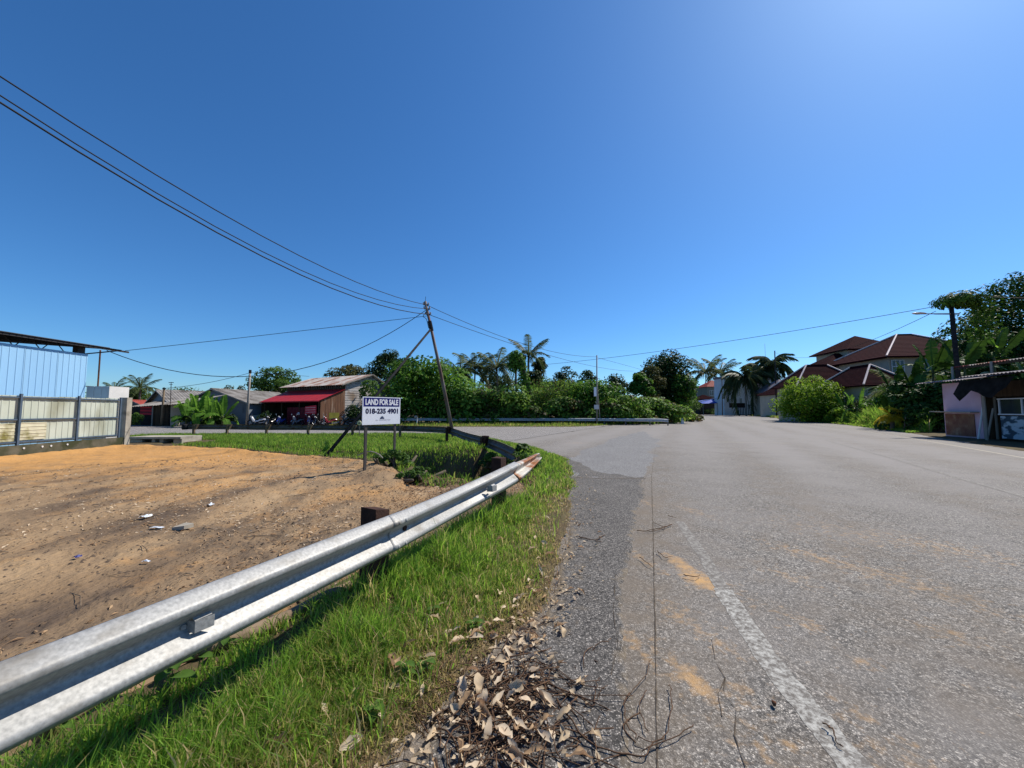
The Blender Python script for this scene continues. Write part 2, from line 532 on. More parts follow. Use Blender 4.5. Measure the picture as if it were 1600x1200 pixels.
# bare lot
ZL, SL = lot_height(GX, GY)
far_o = sstep(7.0, 15.5, GY + .25 * (-GX - 6)) * (1 - sstep(-9, -1.5, GX) * .65)
o_blob = lambda x, y, r: np.exp(-((GX - x) ** 2 + (GY - y) ** 2) / r ** 2)
p1, p2, p3 = g2(320, 760), g2(560, 770), g2(420, 950)
orange = far_o * .95 + .5 * o_blob(p1[0], p1[1], 1.2) + .45 * o_blob(p2[0], p2[1], 1.0) + .3 * o_blob(p3[0], p3[1], .7)
drail, _ = seg_dist(GX, GY, RAIL)
mud = .62 * np.exp(-(drail / 1.5) ** 2) * sstep(1.5, 3.5, GY) + .10 * np.exp(-(drail / 1.2) ** 2) + .45 * o_blob(*g2(450, 830), 1.0) + .4 * o_blob(*g2(300, 830), .7) + .25 * o_blob(*g2(680, 790), .9)
sheet('dirt_lot', ZL, SL < .35, M['dirt'], {'orange': orange, 'mud': mud})
# roads: main road and the side road that joins it from the left, butted along one line
sideline = (GX - (-.5)) * (38 - 19.5) - (GY - 19.5) * (9 - (-.5))        # >0 on the main-road side
keep = SDR < .7
dust = np.zeros(GX.shape)
def blob(px, py, rx, ry, a, ang=0.0):
    cx, cy = g2(px, py)
    dx, dy = GX - cx, GY - cy
    c, s = math.cos(ang), math.sin(ang)
    return a * np.exp(-((dx * c + dy * s) / rx) ** 2 - ((-dx * s + dy * c) / ry) ** 2)
for b_ in [(1130, 1010, .10, .18, .42, .3), (1160, 1080, .12, .1, .38, .2), (1330, 1110, .10, .12, .35, .3), (1480, 990, .16, .25, .33, .4), (1230, 900, .2, .35, .33, .4), (1500, 860, .4, .7, .28, .5), (1060, 960, .14, .3, .42, .2), (1240, 860, .15, .5, .28, .5), (985, 1000, .05, .3, .5, .2), (998, 870, .06, .5, .5, .25), (1062, 880, .10, .30, .85, .15), (1095, 908, .13, .22, .9, .5), (1082, 798, .18, .5, .35, .2), (1078, 1058, .06, .10, .6, .4), (1100, 1080, .05, .07, .55, 0),
           (1262, 975, .12, .2, .38, .3), (1350, 1035, .09, .12, .36, .3), (1400, 905, .3, .9, .33, .4), (1010, 785, .12, .5, .35, .2), (1050, 1030, .12, .35, .3, .2),
           (1240, 1165, .05, .05, .4, 0), (1180, 1160, .2, .3, .25, 0), (1150, 930, .2, .35, .25, .3), (1420, 1190, .2, .2, .3, 0), (1300, 830, .7, 1.2, .22, .5), (900, 692, .8, .6, .3, 0)]:
    dust += blob(*b_)
EDGE_LINE = [g2(1062, 815), g2(1100, 870), g2(1128, 920), g2(1200, 1030), g2(1336, 1200), (1.43, 1.2), (1.2, .2)]
dl, _ = seg_dist(GX, GY, EDGE_LINE)
lanes = np.sin((GX - .45 * GY) * 2.1 + .4) * .26
brown = lanes * -1 * (np.hypot(GX, GY) < 40) + .42 * sstep(1.5, -.6, (GX - 1.9) - .27 * (GY - 2.0)) * sstep(9.5, 6, GY) + .12
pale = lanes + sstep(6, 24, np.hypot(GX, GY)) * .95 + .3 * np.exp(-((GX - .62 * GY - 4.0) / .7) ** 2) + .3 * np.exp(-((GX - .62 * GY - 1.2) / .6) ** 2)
Z0 = np.zeros(GX.shape)
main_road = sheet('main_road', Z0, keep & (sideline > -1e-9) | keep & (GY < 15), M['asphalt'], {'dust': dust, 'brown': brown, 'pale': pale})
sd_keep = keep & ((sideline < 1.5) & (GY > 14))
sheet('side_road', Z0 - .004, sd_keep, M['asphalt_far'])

# dark shoulder strip with a ragged right edge, and a smoother patch above it
SHOULDER = [(-1.6, -.5), (-.9, 1.2), g2(660, 1160), g2(780, 1030), g2(860, 950), g2(880, 870), g2(886, 790), g2(880, 744), g2(1008, 748), g2(1004, 775), g2(988, 830), g2(978, 900), g2(974, 960),
            g2(982, 1040), g2(990, 1100), g2(994, 1200), (.45, .6), (.3, -.5)]
sS = sdf(GX, GY, SHOULDER) + (fbm(GX * 9, GY * 6, 71, 4) - .46) * .12 + (fbm(GX * 1.6, GY * 1.2, 72, 3) - .45) * .30 * sstep(2.0, 4.5, GY)
dsh = .55 * sstep(-.16, .0, sS) + .35 * sstep(.5, .0, SDR * -1) * .8
sheet('road_shoulder', Z0 + .012 * sstep(.0, -.05, sS) - .010 * sstep(-.03, .02, sS), sS < .05, M['asphalt_dark'], {'dust': dsh})
WEDGE = [g2(872, 711), g2(895, 716), g2(925, 735), g2(1012, 747.5), g2(900, 747), g2(880, 730)]
sW = sdf(GX, GY, WEDGE) + (fbm(GX * 2.5, GY * 1.5, 75, 4) - .45) * .7
sheet('shoulder_wedge', Z0 + .014 * sstep(.05, -.12, sW) - .005, sW < .12, M['asphalt_dark'], {'dust': .25 * np.ones(GX.shape)})
PATCH = [g2(886, 746), g2(1008, 747), g2(1016, 720), g2(1032, 688), g2(1005, 674), g2(965, 682), g2(925, 700), g2(880, 716)]
sP = sdf(GX, GY, PATCH) + (fbm(GX * 1.4, GY * .8, 73, 4) - .45) * 1.1
sheet('road_patch', Z0 + .008 * sstep(.05, -.08, sP) - .004, sP < .08, M['asphalt_patch'])

def ribbon(name, pts, w, mat, z=.004, parent=None, kind='structure', step=.25, wob=.0, seed=1, taper=False):
    P = []
    pts = [Vector((p[0], p[1], 0)) for p in pts]
    for k in range(len(pts) - 1):
        n = max(1, int((pts[k + 1] - pts[k]).length / step))
        for j in range(n): P.append(pts[k].lerp(pts[k + 1], j / n))
    P.append(pts[-1])
    V = []; F = []
    for k, p in enumerate(P):
        t = (P[min(k + 1, len(P) - 1)] - P[max(k - 1, 0)]).normalized()
        nrm = Vector((-t.y, t.x, 0))
        x, y = p.x, p.y
        o1 = (float(fbm(x * 5 + y * 7, y * 9, seed, 3) * 1.1) - .5) * wob; o2 = (float(fbm(x * 5 + y * 7, y * 9, seed + 9, 3) * 1.1) - .5) * wob
        zz = z
        a = p + nrm * (w / 2 + o1); b = p - nrm * (w / 2 + o2)
        V += [(a.x, a.y, zz), (b.x, b.y, zz)]
        if k: F.append((2 * k - 2, 2 * k - 1, 2 * k + 1, 2 * k))
    o = np_mesh(name, np.array(V), np.array(F), mat, parent=parent)
    if kind and parent is None: o['kind'] = kind
    return o

def worn_paint(name, paint, under, sc=26, lo=.46, hi=.56):
    m = pm(name, under, paint, scale=sc, rough=.8, detail=14, lo=lo, hi=hi, bump=.4, bscale=120, bdist=.004)
    for n_ in m.node_tree.nodes:
        if n_.bl_idname == 'ShaderNodeTexNoise' and abs(n_.inputs['Scale'].default_value - sc) < 1e-4: n_.inputs['Roughness'].default_value = .74
    return m
M['paint_white'] = worn_paint('worn_white_paint', (.42, .41, .37), (.135, .122, .107), sc=24, lo=.43, hi=.60)
M['paint_faint'] = worn_paint('faded_paint', (.33, .315, .28), (.14, .127, .112), sc=22, lo=.45, hi=.62)
M['paint_far'] = worn_paint('faded_yellow_paint', (.40, .36, .28), (.27, .25, .22), sc=5, lo=.36, hi=.56)
M['joint'] = pm('dirt_filled_joint', (.05, .042, .035), (.11, .085, .06), scale=20, rough=.95)
ribbon('edge_line', EDGE_LINE[2:], .155, M['paint_white'], parent=main_road, z=.0018, wob=.035, step=.03)
ribbon('edge_line', EDGE_LINE[:3], .12, M['paint_faint'], parent=main_road, z=.0018, wob=.03, step=.1)
ribbon('centre_line', [g2(1118, 690.5), g2(1232, 692.5)], .10, M['paint_far'], parent=main_road, wob=.02)
ribbon('far_edge_line', [g2(1290, 688), g2(1400, 718), g2(1500, 748), g2(1620, 782)], .09, M['paint_faint'], parent=main_road, wob=.02)
ribbon('roadside_line', [g2(1180, 653), g2(1260, 661.5), g2(1400, 681), g2(1500, 698), g2(1620, 719)], .12, M['paint_far'], parent=main_road, wob=.02)
ribbon('pavement_joint', [(.52, .3), g2(1027, 1200), g2(1024, 1000), g2(1021, 850), g2(1018, 745), g2(1024, 700)], .0075, M['joint'], parent=main_road, wob=.012, step=.05, z=.005)
for cr in ([(1112, 1000), (1118, 1035), (1133, 1060), (1130, 1080), (1150, 1110), (1148, 1150), (1165, 1200)], [(1133, 1060), (1122, 1085), (1128, 1120)], [(1100, 1000), (1112, 1000)],
           [(962, 900), (958, 960), (966, 1010), (955, 1060)]):
    ribbon('pavement_crack', [g2(*q) for q in cr], .0042, M['joint'], parent=main_road, wob=.012, step=.04, z=.005 if cr[0][0] > 980 else .0165)
ribbon('pavement_joint', [g2(900, 747), g2(955, 749), g2(1010, 748)], .05, M['joint'], parent=main_road, wob=.05, step=.1, z=.014)

# ------------------------------------------------------------------ grass
def blades(name, x, y, h, w, tint, mat, lean=.5, zf=height, zoff=-.01, parent=None, flat=None):
    n = len(x)
    z = zf(x, y) + zoff
    a = rng.random(n) * 2 * np.pi
    dx, dy = np.cos(a), np.sin(a)
    b = rng.random(n) * 2 * np.pi
    L_ = lean * (.2 + rng.random(n)) * h
    px, py = np.cos(b) * w / 2, np.sin(b) * w / 2
    up = np.sqrt(np.maximum(h ** 2 - L_ ** 2, (.15 * h) ** 2))
    V = np.empty((n, 5, 3))
    for k, (f, wf) in enumerate([(0, 1), (.55, .8)]):
        off = f ** 2 * L_
        V[:, 2 * k, 0] = x + dx * off + px * wf; V[:, 2 * k, 1] = y + dy * off + py * wf
        V[:, 2 * k + 1, 0] = x + dx * off - px * wf; V[:, 2 * k + 1, 1] = y + dy * off - py * wf
        V[:, 2 * k, 2] = V[:, 2 * k + 1, 2] = z + up * (f * 1.15 if f else 0)
    V[:, 4, 0] = x + dx * L_; V[:, 4, 1] = y + dy * L_; V[:, 4, 2] = z + up * .98
    base = (np.arange(n) * 5)[:, None]
    F = np.concatenate([base + np.array([0, 1, 3]), base + np.array([0, 3, 2]), base + np.array([2, 3, 4])])
    o = np_mesh(name, V.reshape(-1, 3), F, mat, parent, tint=np.repeat(tint, 5))
    o['kind'] = 'stuff'
    return o

M['grass'] = foliage_mat('grass_blades', [(.44, .35, .18), (.28, .255, .08), (.155, .235, .036), (.092, .20, .022), (.21, .37, .045)], rough=.45, trans=.40, spec=.35)
M['straw'] = foliage_mat('dry_grass', [(.36, .27, .15), (.26, .18, .09), (.17, .11, .06)], rough=.8, trans=.1)

def rail_side(x, y):            # >0 on the road side of the near guardrail
    r = np.full(np.shape(x), -9.0)
    for k in range(len(RAIL) - 1):
        (ax, ay), (bx, by) = RAIL[k], RAIL[k + 1]
        dx, dy = bx - ax, by - ay; l = math.hypot(dx, dy)
        m = (y >= ay) & ((y < by) | (k == len(RAIL) - 2))
        r = np.where(m, ((x - ax) * dy - (y - ay) * dx) / l, r)
    return r

def verge_points(n, rmax=14.0):
    r = .9 * (rmax / .9) ** rng.random(n); t = np.radians(-62 + 95 * rng.random(n))
    return np.sin(t) * r, np.cos(t) * r

# near verge between guardrail and road
x, y = verge_points(780000)
s = sdf(x, y, ROADS); rs = rail_side(x, y); sl = sdf(x, y, LOT)
wet = s + (fbm(x * 2.2, y * 2.2, 15) - .45) * .5
patchy = fbm(x * 3.1, y * 3.1, 19)
keepg = (s > -.05) & (sl > .0) & (rs > -.42) & ((rs > -.10) | (rng.random(len(x)) < .55)) & ~((rs < .05) & (rs > -.30) & (y > 1.9) & (y < 3.3) & (rng.random(len(x)) < .75)) & (rng.random(len(x)) < np.clip(.12 + 1.7 * (wet - .02), .05, 1.0) * np.clip(patchy * 2.8 - .55, .10, 1))
# ditch mouth and far end beyond the rail belongs to the bank grass
keepg &= ~((rs < .0) & (y > 7.2))
x, y, s, rs, wet = x[keepg], y[keepg], s[keepg], rs[keepg], wet[keepg]
r = np.hypot(x, y)
lush = sstep(.12, .95, wet + .25 * (fbm(x * 1.7, y * 1.7, 23) - .45))
tuft = fbm(x * 4.5, y * 4.5, 29)
h = (.03 + .065 * lush + .085 * lush * sstep(.45, .7, tuft)) * (.45 + 1.1 * rng.random(len(x)))
h *= 1 + (.5 + .8 * sstep(2.2, 3.2, y)) * np.exp(-(rs / .22) ** 2) * (fbm(x * 3, y * 3, 88) * 1.6)
tint = np.clip(.12 + .64 * lush + rng.normal(size=len(x)) * .24 - .18 * (fbm(x * 5, y * 5, 33) > .58), 0, 1)
tint = np.where(rng.random(len(x)) < .10 * (1.3 - lush), rng.random(len(x)) * .15, tint)
w = np.clip(.0035 + .0012 * r, .004, .02) * (.7 + .6 * rng.random(len(x)))
print('verge blades', len(x))
blades('verge_grass', x, y, h, w, tint, M['grass'], lean=1.0)

# taller seeding stalks and coarse blades in the verge
n = 11000
x, y = verge_points(n * 3, 9)
k_ = (rail_side(x, y) > .02) & (sdf(x, y, ROADS) > .25) & (sdf(x, y, LOT) > .1)
x, y = x[k_][:n], y[k_][:n]
blades('coarse_grass', x, y, .10 + .13 * rng.random(len(x)) ** 2, .006 + .004 * rng.random(len(x)), np.where(rng.random(len(x)) < .22, .12 * rng.random(len(x)), np.clip(.58 + .3 * rng.normal(size=len(x)), .1, 1)), M['grass'], lean=.95)

# dry thatch along the road edge
n = 60000
x, y = verge_points(n, 13)
s = sdf(x, y, ROADS)
k_ = (rail_side(x, y) > .05) & (sdf(x, y, LOT) > 0.05) & (s > -.14 - .1 * rng.random(n)) & (rng.random(n) < np.exp(-((s - .10) / .26) ** 2) * .75 + .10)
x, y = x[k_], y[k_]
blades('dry_thatch', x, y, .03 + .07 * rng.random(len(x)), .003 + .0009 * np.hypot(x, y), rng.random(len(x)), M['straw'], lean=1.3, zoff=.014)

# bank: strip between lot and side road, with the ditch
n = 230000
x = -22 + 25 * rng.random(n); y = 6.9 + 18.1 * rng.random(n)
s = sdf(x, y, ROADS); sl = sdf(x, y, LOT)
dd, dt = seg_dist(x, y, DITCH)
k_ = (s > .05) & (sl > -.03) & ((rail_side(x, y) < .1) | (y > 7.1)) & (rng.random(n) < .55 + .45 * (fbm(x * 2, y * 2, 8) > .4)) 
k_ &= (x > -14.8) | (y > 20.3)
dpx = np.array([p[0] for p in DITCH]); dpy = np.array([p[1] for p in DITCH])
yd = np.interp(x, dpx, dpy)
k_ &= ~((dt > .60) & (y < yd - .30) & (x > -3.2) & (x < .55) & (sl < 1.2) & (rng.random(n) < .6)) | (rail_side(x, y) > .02)
k_ &= ~((x < -3.2) & (dt > .1) & (y < yd) & (rng.random(n) < .45))
x, y, s, dd, dt = x[k_], y[k_], s[k_], dd[k_], dt[k_]
h = (.10 + .14 * fbm(x * 1.5, y * 1.5, 12)) * (.6 + .8 * rng.random(len(x)))
h *= .5 + .5 * sstep(.05, .9, s)
print('bank blades', len(x))
blades('bank_grass', x, y, h, .016 + .014 * rng.random(len(x)), np.clip(.66 + .17 * rng.normal(size=len(x)) - .25 * sstep(.5, .0, s) + .12 * (fbm(x, y, 3) - .4), .05, 1), M['grass'], lean=.7)

# grass strip along the far guardrail and round the shrub tongue
n = 46000
x = -18 + 56 * rng.random(n); y = 37 + 26 * rng.random(n)
s = sdf(x, y, ROADS)
k_ = (s > .1) & (s < 7) & (x > -14) & (y > x * .1 + 36)
x, y, s = x[k_], y[k_], s[k_]
blades('roadside_grass', x, y, (.12 + .2 * fbm(x, y, 5)) * (.6 + .7 * rng.random(len(x))) * np.clip(.5 + s * .3, 0, 1.3), .04 + .03 * rng.random(len(x)), np.clip(.5 + .2 * rng.normal(size=len(x)), 0, 1), M['grass'])

# right-hand verge: mown edge and tall weeds in front of the red-roofed house
n = 90000
t = rng.random(n); px = 1160 + 290 * t
yy = 27 + 40 * rng.random(n) ** 1.1; x = (px - 800) / 600 * yy; y = yy
s = sdf(x, y, ROADS)
k_ = (s > .15) & (s < 16)
x, y, s = x[k_], y[k_], s[k_]
tall = sstep(.5, 2.0, s + 1.2 * (fbm(x * .4, y * .4, 4) - .45))
h = (.10 + .12 * rng.random(len(x))) * (1 - tall) + tall * (1.0 + 1.2 * rng.random(len(x))) * (.6 + .8 * fbm(x * .5, y * .5, 6))
blades('weed_grass', x, y, h, .04 + .06 * rng.random(len(x)) * (1 + tall), np.clip(.66 + .22 * rng.normal(size=len(x)) + .10 * tall, .05, 1), M['grass'], lean=.6)

# far verge by the pale wall and beyond the bend
n = 20000
px = 1040 + 200 * rng.random(n); yy = 66 + 110 * rng.random(n) ** 1.3; x = (px - 800) / 600 * yy; y = yy
s = sdf(x, y, ROADS); k_ = (s > .3) & (s < 22)
x, y = x[k_], y[k_]
blades('far_grass', x, y, .2 + .35 * rng.random(len(x)), .12 + .12 * rng.random(len(x)), np.clip(.42 + .2 * rng.normal(size=len(x)), 0, 1), M['grass'])
# ------------------------------------------------------------------ materials for built things
M['galv'] = pm('galvanised_steel', (.225, .226, .218), (.375, .372, .355), scale=60, rough=.5, metal=.15, spec=.3, detail=6, lo=.3, hi=.7, bump=.10, bscale=40, bdist=.004,
               c3=(.16, .14, .11), c3scale=4, c3lo=.56, c3hi=.80, c3stretch=(1, 1, 2.5))
M['galv_rust'] = pm('rusted_end_steel', (.55, .52, .46), (.40, .38, .34), scale=9, rough=.6, metal=.2, c3=(.27, .11, .045), c3scale=3.0, c3lo=.44, c3hi=.60, bump=.2)
M['galv_dark'] = pm('shaded_weathered_rail', (.115, .11, .10), (.16, .15, .14), scale=5, rough=.6, metal=.3, c3=(.09, .05, .03), c3scale=3)  # steel darkened to carry the shade of the backlit rail, plus rust patches
M['galv_far'] = pm('bright_rail', (.42, .44, .46), (.52, .54, .55), scale=4, rough=.45, metal=.4)
M['rust'] = pm('rusty_steel', (.085, .040, .024), (.16, .070, .035), scale=9, rough=.85, bump=.4)
M['rust_dark'] = pm('dark_rust', (.035, .020, .016), (.070, .036, .025), scale=9, rough=.85, bump=.4)
M['post_brown'] = pm('bleached_post', (.20, .15, .10), (.12, .085, .055), scale=6, rough=.9, stretch=(1, 1, .25))
M['timber'] = pm('weathered_timber', (.26, .19, .125), (.17, .125, .085), scale=7, rough=.9, stretch=(1, .2, 1), bump=.5)
M['white'] = pm('white_board', (.84, .85, .88), (.80, .81, .84), scale=3, rough=.5)
M['navy'] = pm('navy_print', (.016, .018, .14), (.020, .022, .16), scale=3, rough=.5)
M['navy_dark'] = pm('dark_navy_print', (.012, .013, .055), (.014, .015, .06), scale=3, rough=.5)
M['white_print'] = pm('white_print', (.80, .80, .82), (.78, .78, .80), scale=3, rough=.5)
M['sign_post'] = pm('painted_sign_post', (.075, .066, .062), (.11, .098, .09), scale=8, rough=.7, stretch=(1, 1, .2))
M['pole'] = pm('rusting_steel_pole', (.22, .205, .19), (.145, .115, .095), scale=2, rough=.7, stretch=(1, 1, .35), c3=(.115, .040, .022), c3scale=.9, c3lo=.52, c3hi=.66, c3stretch=(1, 1, .35))
M['pole_dark'] = pm('dark_steel', (.022, .022, .024), (.036, .036, .037), scale=5, rough=.9, spec=.0)
M['pole_grey'] = pm('grey_timber_pole', (.24, .22, .19), (.34, .31, .27), scale=4, rough=.9, stretch=(1, 1, .1))
M['cable'] = pm('black_cable', (.012, .012, .013), (.02, .02, .02), scale=3, rough=.6)
M['ceramic'] = pm('insulator_ceramic', (.42, .40, .38), (.30, .28, .26), scale=6, rough=.3)
M['fence_sheet'] = pm('pale_green_sheet', (.50, .53, .45), (.43, .465, .39), scale=1.6, rough=.55, stretch=(1, 1, .35), c3=(.17, .16, .085), c3scale=1.1, c3lo=.50, c3hi=.78, c3stretch=(1, 1, .35))
M['fence_patch'] = pm('patched_sheet', (.58, .55, .40), (.50, .47, .34), scale=2, rough=.6, c3=(.19, .17, .055), c3scale=2.2, c3lo=.5, c3hi=.68)
M['fence_frame'] = pm('blue_grey_frame', (.060, .090, .130), (.085, .115, .16), scale=4, rough=.6)
M['mossy_wall'] = pm('mossy_concrete', (.085, .078, .052), (.135, .12, .085), scale=3, rough=.95, bump=.4, c3=(.05, .052, .026), c3scale=1.6, c3lo=.42, c3hi=.6)
M['concrete'] = pm('pale_concrete', (.40, .36, .29), (.30, .27, .22), scale=3, rough=.9, bump=.3, c3=(.16, .14, .11), c3scale=2, c3lo=.55, c3hi=.75)
M['blue_sheet'] = pm('light_blue_sheet', (.30, .52, .74), (.28, .49, .71), scale=1.0, rough=.5, stretch=(1, 1, .2))
M['dark_roof'] = pm('dark_roof_sheet', (.035, .034, .036), (.055, .053, .055), scale=3, rough=.7)
M['cream'] = pm('cream_panel', (.66, .63, .60), (.58, .56, .53), scale=2, rough=.6)
M['grey_roof'] = pm('old_fibre_cement', (.20, .185, .165), (.29, .27, .245), scale=1.4, rough=.9, c3=(.13, .115, .10), c3scale=.8, c3lo=.48, c3hi=.62)
M['rust_roof_a'] = pm('rusted_roof', (.20, .095, .065), (.33, .20, .15), scale=1.5, rough=.8, c3=(.44, .40, .37), c3scale=1.1, c3lo=.5, c3hi=.62)
M['rust_roof_b'] = pm('bleached_roof', (.46, .42, .38), (.36, .31, .27), scale=1.5, rough=.7, c3=(.25, .13, .09), c3scale=1.1, c3lo=.55, c3hi=.66)
M['red_sheet'] = pm('red_awning_sheet', (.42, .028, .032), (.36, .026, .030), scale=1.2, rough=.5)
M['bluegrey_wall'] = pm('blue_grey_plaster', (.15, .18, .21), (.19, .22, .25), scale=.8, rough=.9, c3=(.10, .11, .12), c3scale=.7)
M['lightblue'] = pm('light_blue_paint', (.34, .52, .60), (.30, .46, .54), scale=2, rough=.6)
M['white_wall'] = pm('stained_white_wall', (.56, .53, .44), (.66, .63, .54), scale=1.2, rough=.9, c3=(.30, .26, .18), c3scale=1.2, c3lo=.56, c3hi=.72)
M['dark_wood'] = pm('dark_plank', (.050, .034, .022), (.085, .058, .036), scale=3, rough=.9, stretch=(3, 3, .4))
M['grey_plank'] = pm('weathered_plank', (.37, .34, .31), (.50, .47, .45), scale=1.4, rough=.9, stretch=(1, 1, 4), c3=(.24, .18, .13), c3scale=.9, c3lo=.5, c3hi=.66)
M['rust_wall'] = pm('rusty_plank', (.20, .105, .062), (.125, .065, .042), scale=2.0, rough=.9, stretch=(3, 3, .35), c3=(.30, .21, .15), c3scale=1.2, c3stretch=(3, 3, .4))
M['mossy_board'] = pm('yellow_green_board', (.20, .19, .035), (.13, .13, .03), scale=2, rough=.9)
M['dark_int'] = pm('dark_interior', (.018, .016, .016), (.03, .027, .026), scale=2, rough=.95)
M['crate_red'] = pm('dark_red_crate', (.115, .012, .022), (.16, .018, .028), scale=3, rough=.5)
M['banner'] = pm('red_banner', (.52, .035, .05), (.46, .03, .045), scale=2, rough=.7)
M['banner_print'] = pm('banner_print', (.66, .30, .30), (.60, .27, .27), scale=2, rough=.7)
M['pinkish'] = pm('pink_plaster', (.54, .37, .44), (.60, .43, .50), scale=1.6, rough=.85, c3=(.48, .32, .36), c3scale=1.0)
M['maroon_roof'] = pm('maroon_tile', (.032, .0065, .010), (.046, .009, .012), scale=2.2, rough=.9, spec=.03, c3=(.030, .009, .011), c3scale=.6, bump=.3, bscale=14)
M['ridge_white'] = pm('white_ridge_cap', (.62, .52, .50), (.54, .45, .43), scale=3, rough=.6)
M['red_roof'] = pm('red_tile', (.36, .075, .055), (.30, .06, .045), scale=1.5, rough=.7)
M['cream_wall'] = pm('cream_wall', (.42, .38, .30), (.37, .335, .265), scale=.8, rough=.9)
M['whitewash'] = pm('white_house_wall', (.60, .62, .62), (.52, .54, .55), scale=.6, rough=.85)
M['tin_roof'] = pm('grey_tin_roof', (.24, .21, .23), (.18, .155, .17), scale=1.2, rough=.7)
M['glass'] = pm('dark_window_glass', (.02, .025, .03), (.03, .04, .05), scale=1, rough=.08, spec=.6)
M['frame_white'] = pm('white_window_frame', (.62, .64, .66), (.58, .60, .62), scale=3, rough=.5)
M['green_paint'] = pm('green_shutter', (.10, .32, .22), (.08, .28, .19), scale=2, rough=.6)
M['blue_tarp'] = pm('blue_tarp', (.02, .06, .32), (.03, .08, .38), scale=2, rough=.6)
M['trunk'] = pm('bark', (.14, .115, .085), (.085, .068, .05), scale=4, rough=.95, stretch=(1, 1, .3), bump=.5)
M['palm_trunk'] = pm('palm_bark', (.19, .165, .135), (.12, .10, .08), scale=6, rough=.95, stretch=(.5, .5, 2), bump=.5)
M['tyre'] = pm('tyre_rubber', (.014, .014, .015), (.022, .022, .022), scale=8, rough=.85)
M['chrome'] = pm('dull_metal', (.42, .43, .45), (.35, .36, .37), scale=6, rough=.3, metal=.9)
M['tarp_black'] = pm('faded_black_tarpaulin', (.014, .013, .012), (.026, .023, .021), scale=3, rough=.95, spec=.0)
M['black_plastic'] = pm('black_plastic', (.016, .016, .018), (.024, .024, .026), scale=5, rough=.4)
for nm, c in dict(white=(.70, .70, .72), blue=(.02, .05, .30), darkblue=(.015, .022, .10), black=(.015, .015, .018), grey=(.20, .21, .23), red=(.28, .02, .03)).items():
    M['bike_' + nm] = pm(nm + '_bike_paint', c, tuple(v * .9 for v in c), scale=2, rough=.25, spec=.6)
M['seat'] = pm('black_vinyl', (.012, .012, .013), (.02, .02, .02), scale=8, rough=.55)
M['lamp_glass'] = pm('lamp_cover', (.50, .50, .48), (.45, .45, .43), scale=3, rough=.3)

# ------------------------------------------------------------------ corrugated sheets
def corr(mb, o, along, across, pitch=.2, amp=.02, prof='sine', thick=.0):
    """sheet from corner o; ribs run along 'along', repeat over 'across'"""
    o, al, ac = Vector(o), Vector(along), Vector(across)
    n = al.cross(ac).normalized()
    L_ = ac.length; k = max(2, int(round(L_ / pitch)))
    ts = []
    for i in range(k):
        if prof == 'sine':
            ts += [((i + q / 4) / k, amp * math.sin(q * math.pi / 2)) for q in range(4)]
        else:        # flat pan with a narrow raised rib
            ts += [((i + .0) / k, 0), ((i + .74) / k, 0), ((i + .80) / k, amp), ((i + .90) / k, amp), ((i + .96) / k, 0)]
    ts.append((1, 0))
    P = [[o + ac * t + n * h, o + ac * t + n * h + al] for t, h in ts]
    mb.grid(P)
    return mb

def roof_sheets(parent, o, slope, along, nsheet, mats, pitch=.25, amp=.03, name='roof_sheet', prof='sine'):
    o, along = Vector(o), Vector(along)
    st = along / nsheet
    for i in range(nsheet):
        mb = MB()
        n = Vector(slope).cross(st).normalized()
        corr(mb, o + st * (i - .03) + n * (.004 * (i % 2)), slope, st * 1.06, pitch, amp, prof)
        mb.build(name, mats[i % len(mats)] if isinstance(mats, (list, tuple)) else mats, parent)

# ------------------------------------------------------------------ W-beam guardrails
WPROF = [(.0, .156), (.008, .157), (.016, .155), (.030, .147), (.070, .118), (.078, .111), (.083, .102), (.084, .086), (.080, .077), (.072, .069), (.022, .026), (.012, .018), (.007, .009), (.006, .0),
         (.007, -.009), (.012, -.018), (.022, -.026), (.072, -.069), (.080, -.077), (.084, -.086), (.083, -.102), (.078, -.111), (.070, -.118), (.030, -.147), (.016, -.155), (.008, -.157), (.0, -.156)]

def wbeam(pts, side=1, tilts=None, scale=1.0, squash=None, start=None):
    """pts: (x, y, z of beam centre); face bulges to the right of travel if side=1"""
    pts = [Vector(p) for p in pts]; m = len(pts)
    P = []
    for k, p in enumerate(pts):
        t = pts[min(k + 1, m - 1)] - pts[max(k - 1, 0)]
        t.z *= 1; t.normalize()
        nrm = Vector((t.y, -t.x, 0)).normalized() * side
        up = Vector((0, 0, 1))
        tl = tilts[k] if tilts else 0
        n2 = nrm * math.cos(tl) + up * math.sin(tl); u2 = up * math.cos(tl) - nrm * math.sin(tl)
        sc = squash[k] if squash else 1.0
        row = [p + n2 * (o * scale) + u2 * (z * scale * sc) for o, z in WPROF]
        row += [p + n2 * ((o - .006) * scale) + u2 * (z * scale * sc) for o, z in reversed(WPROF)]
        P.append(row)
    mb = MB()
    n = len(P[0])
    for k in range(m): P[k] = P[k] + [P[k][0]]
    mb.grid(P)
    for k in (0, m - 1):                      # close the cut ends
        r = P[k][:-1]; h = n // 2
        b0 = len(mb.v); mb.v += [tuple(p) for p in r]
        for j in range(h - 1):
            q = (b0 + j, b0 + j + 1, b0 + n - 2 - j, b0 + n - 1 - j)
            mb.f.append(q if k else tuple(reversed(q)))
    return mb

def lerp_path(pts, step):
    pts = [Vector(p) for p in pts]; out = []
    for k in range(len(pts) - 1):
        n = max(1, int((pts[k + 1] - pts[k]).length / step))
        for j in range(n): out.append(pts[k].lerp(pts[k + 1], j / n))
    out.append(pts[-1]); return out

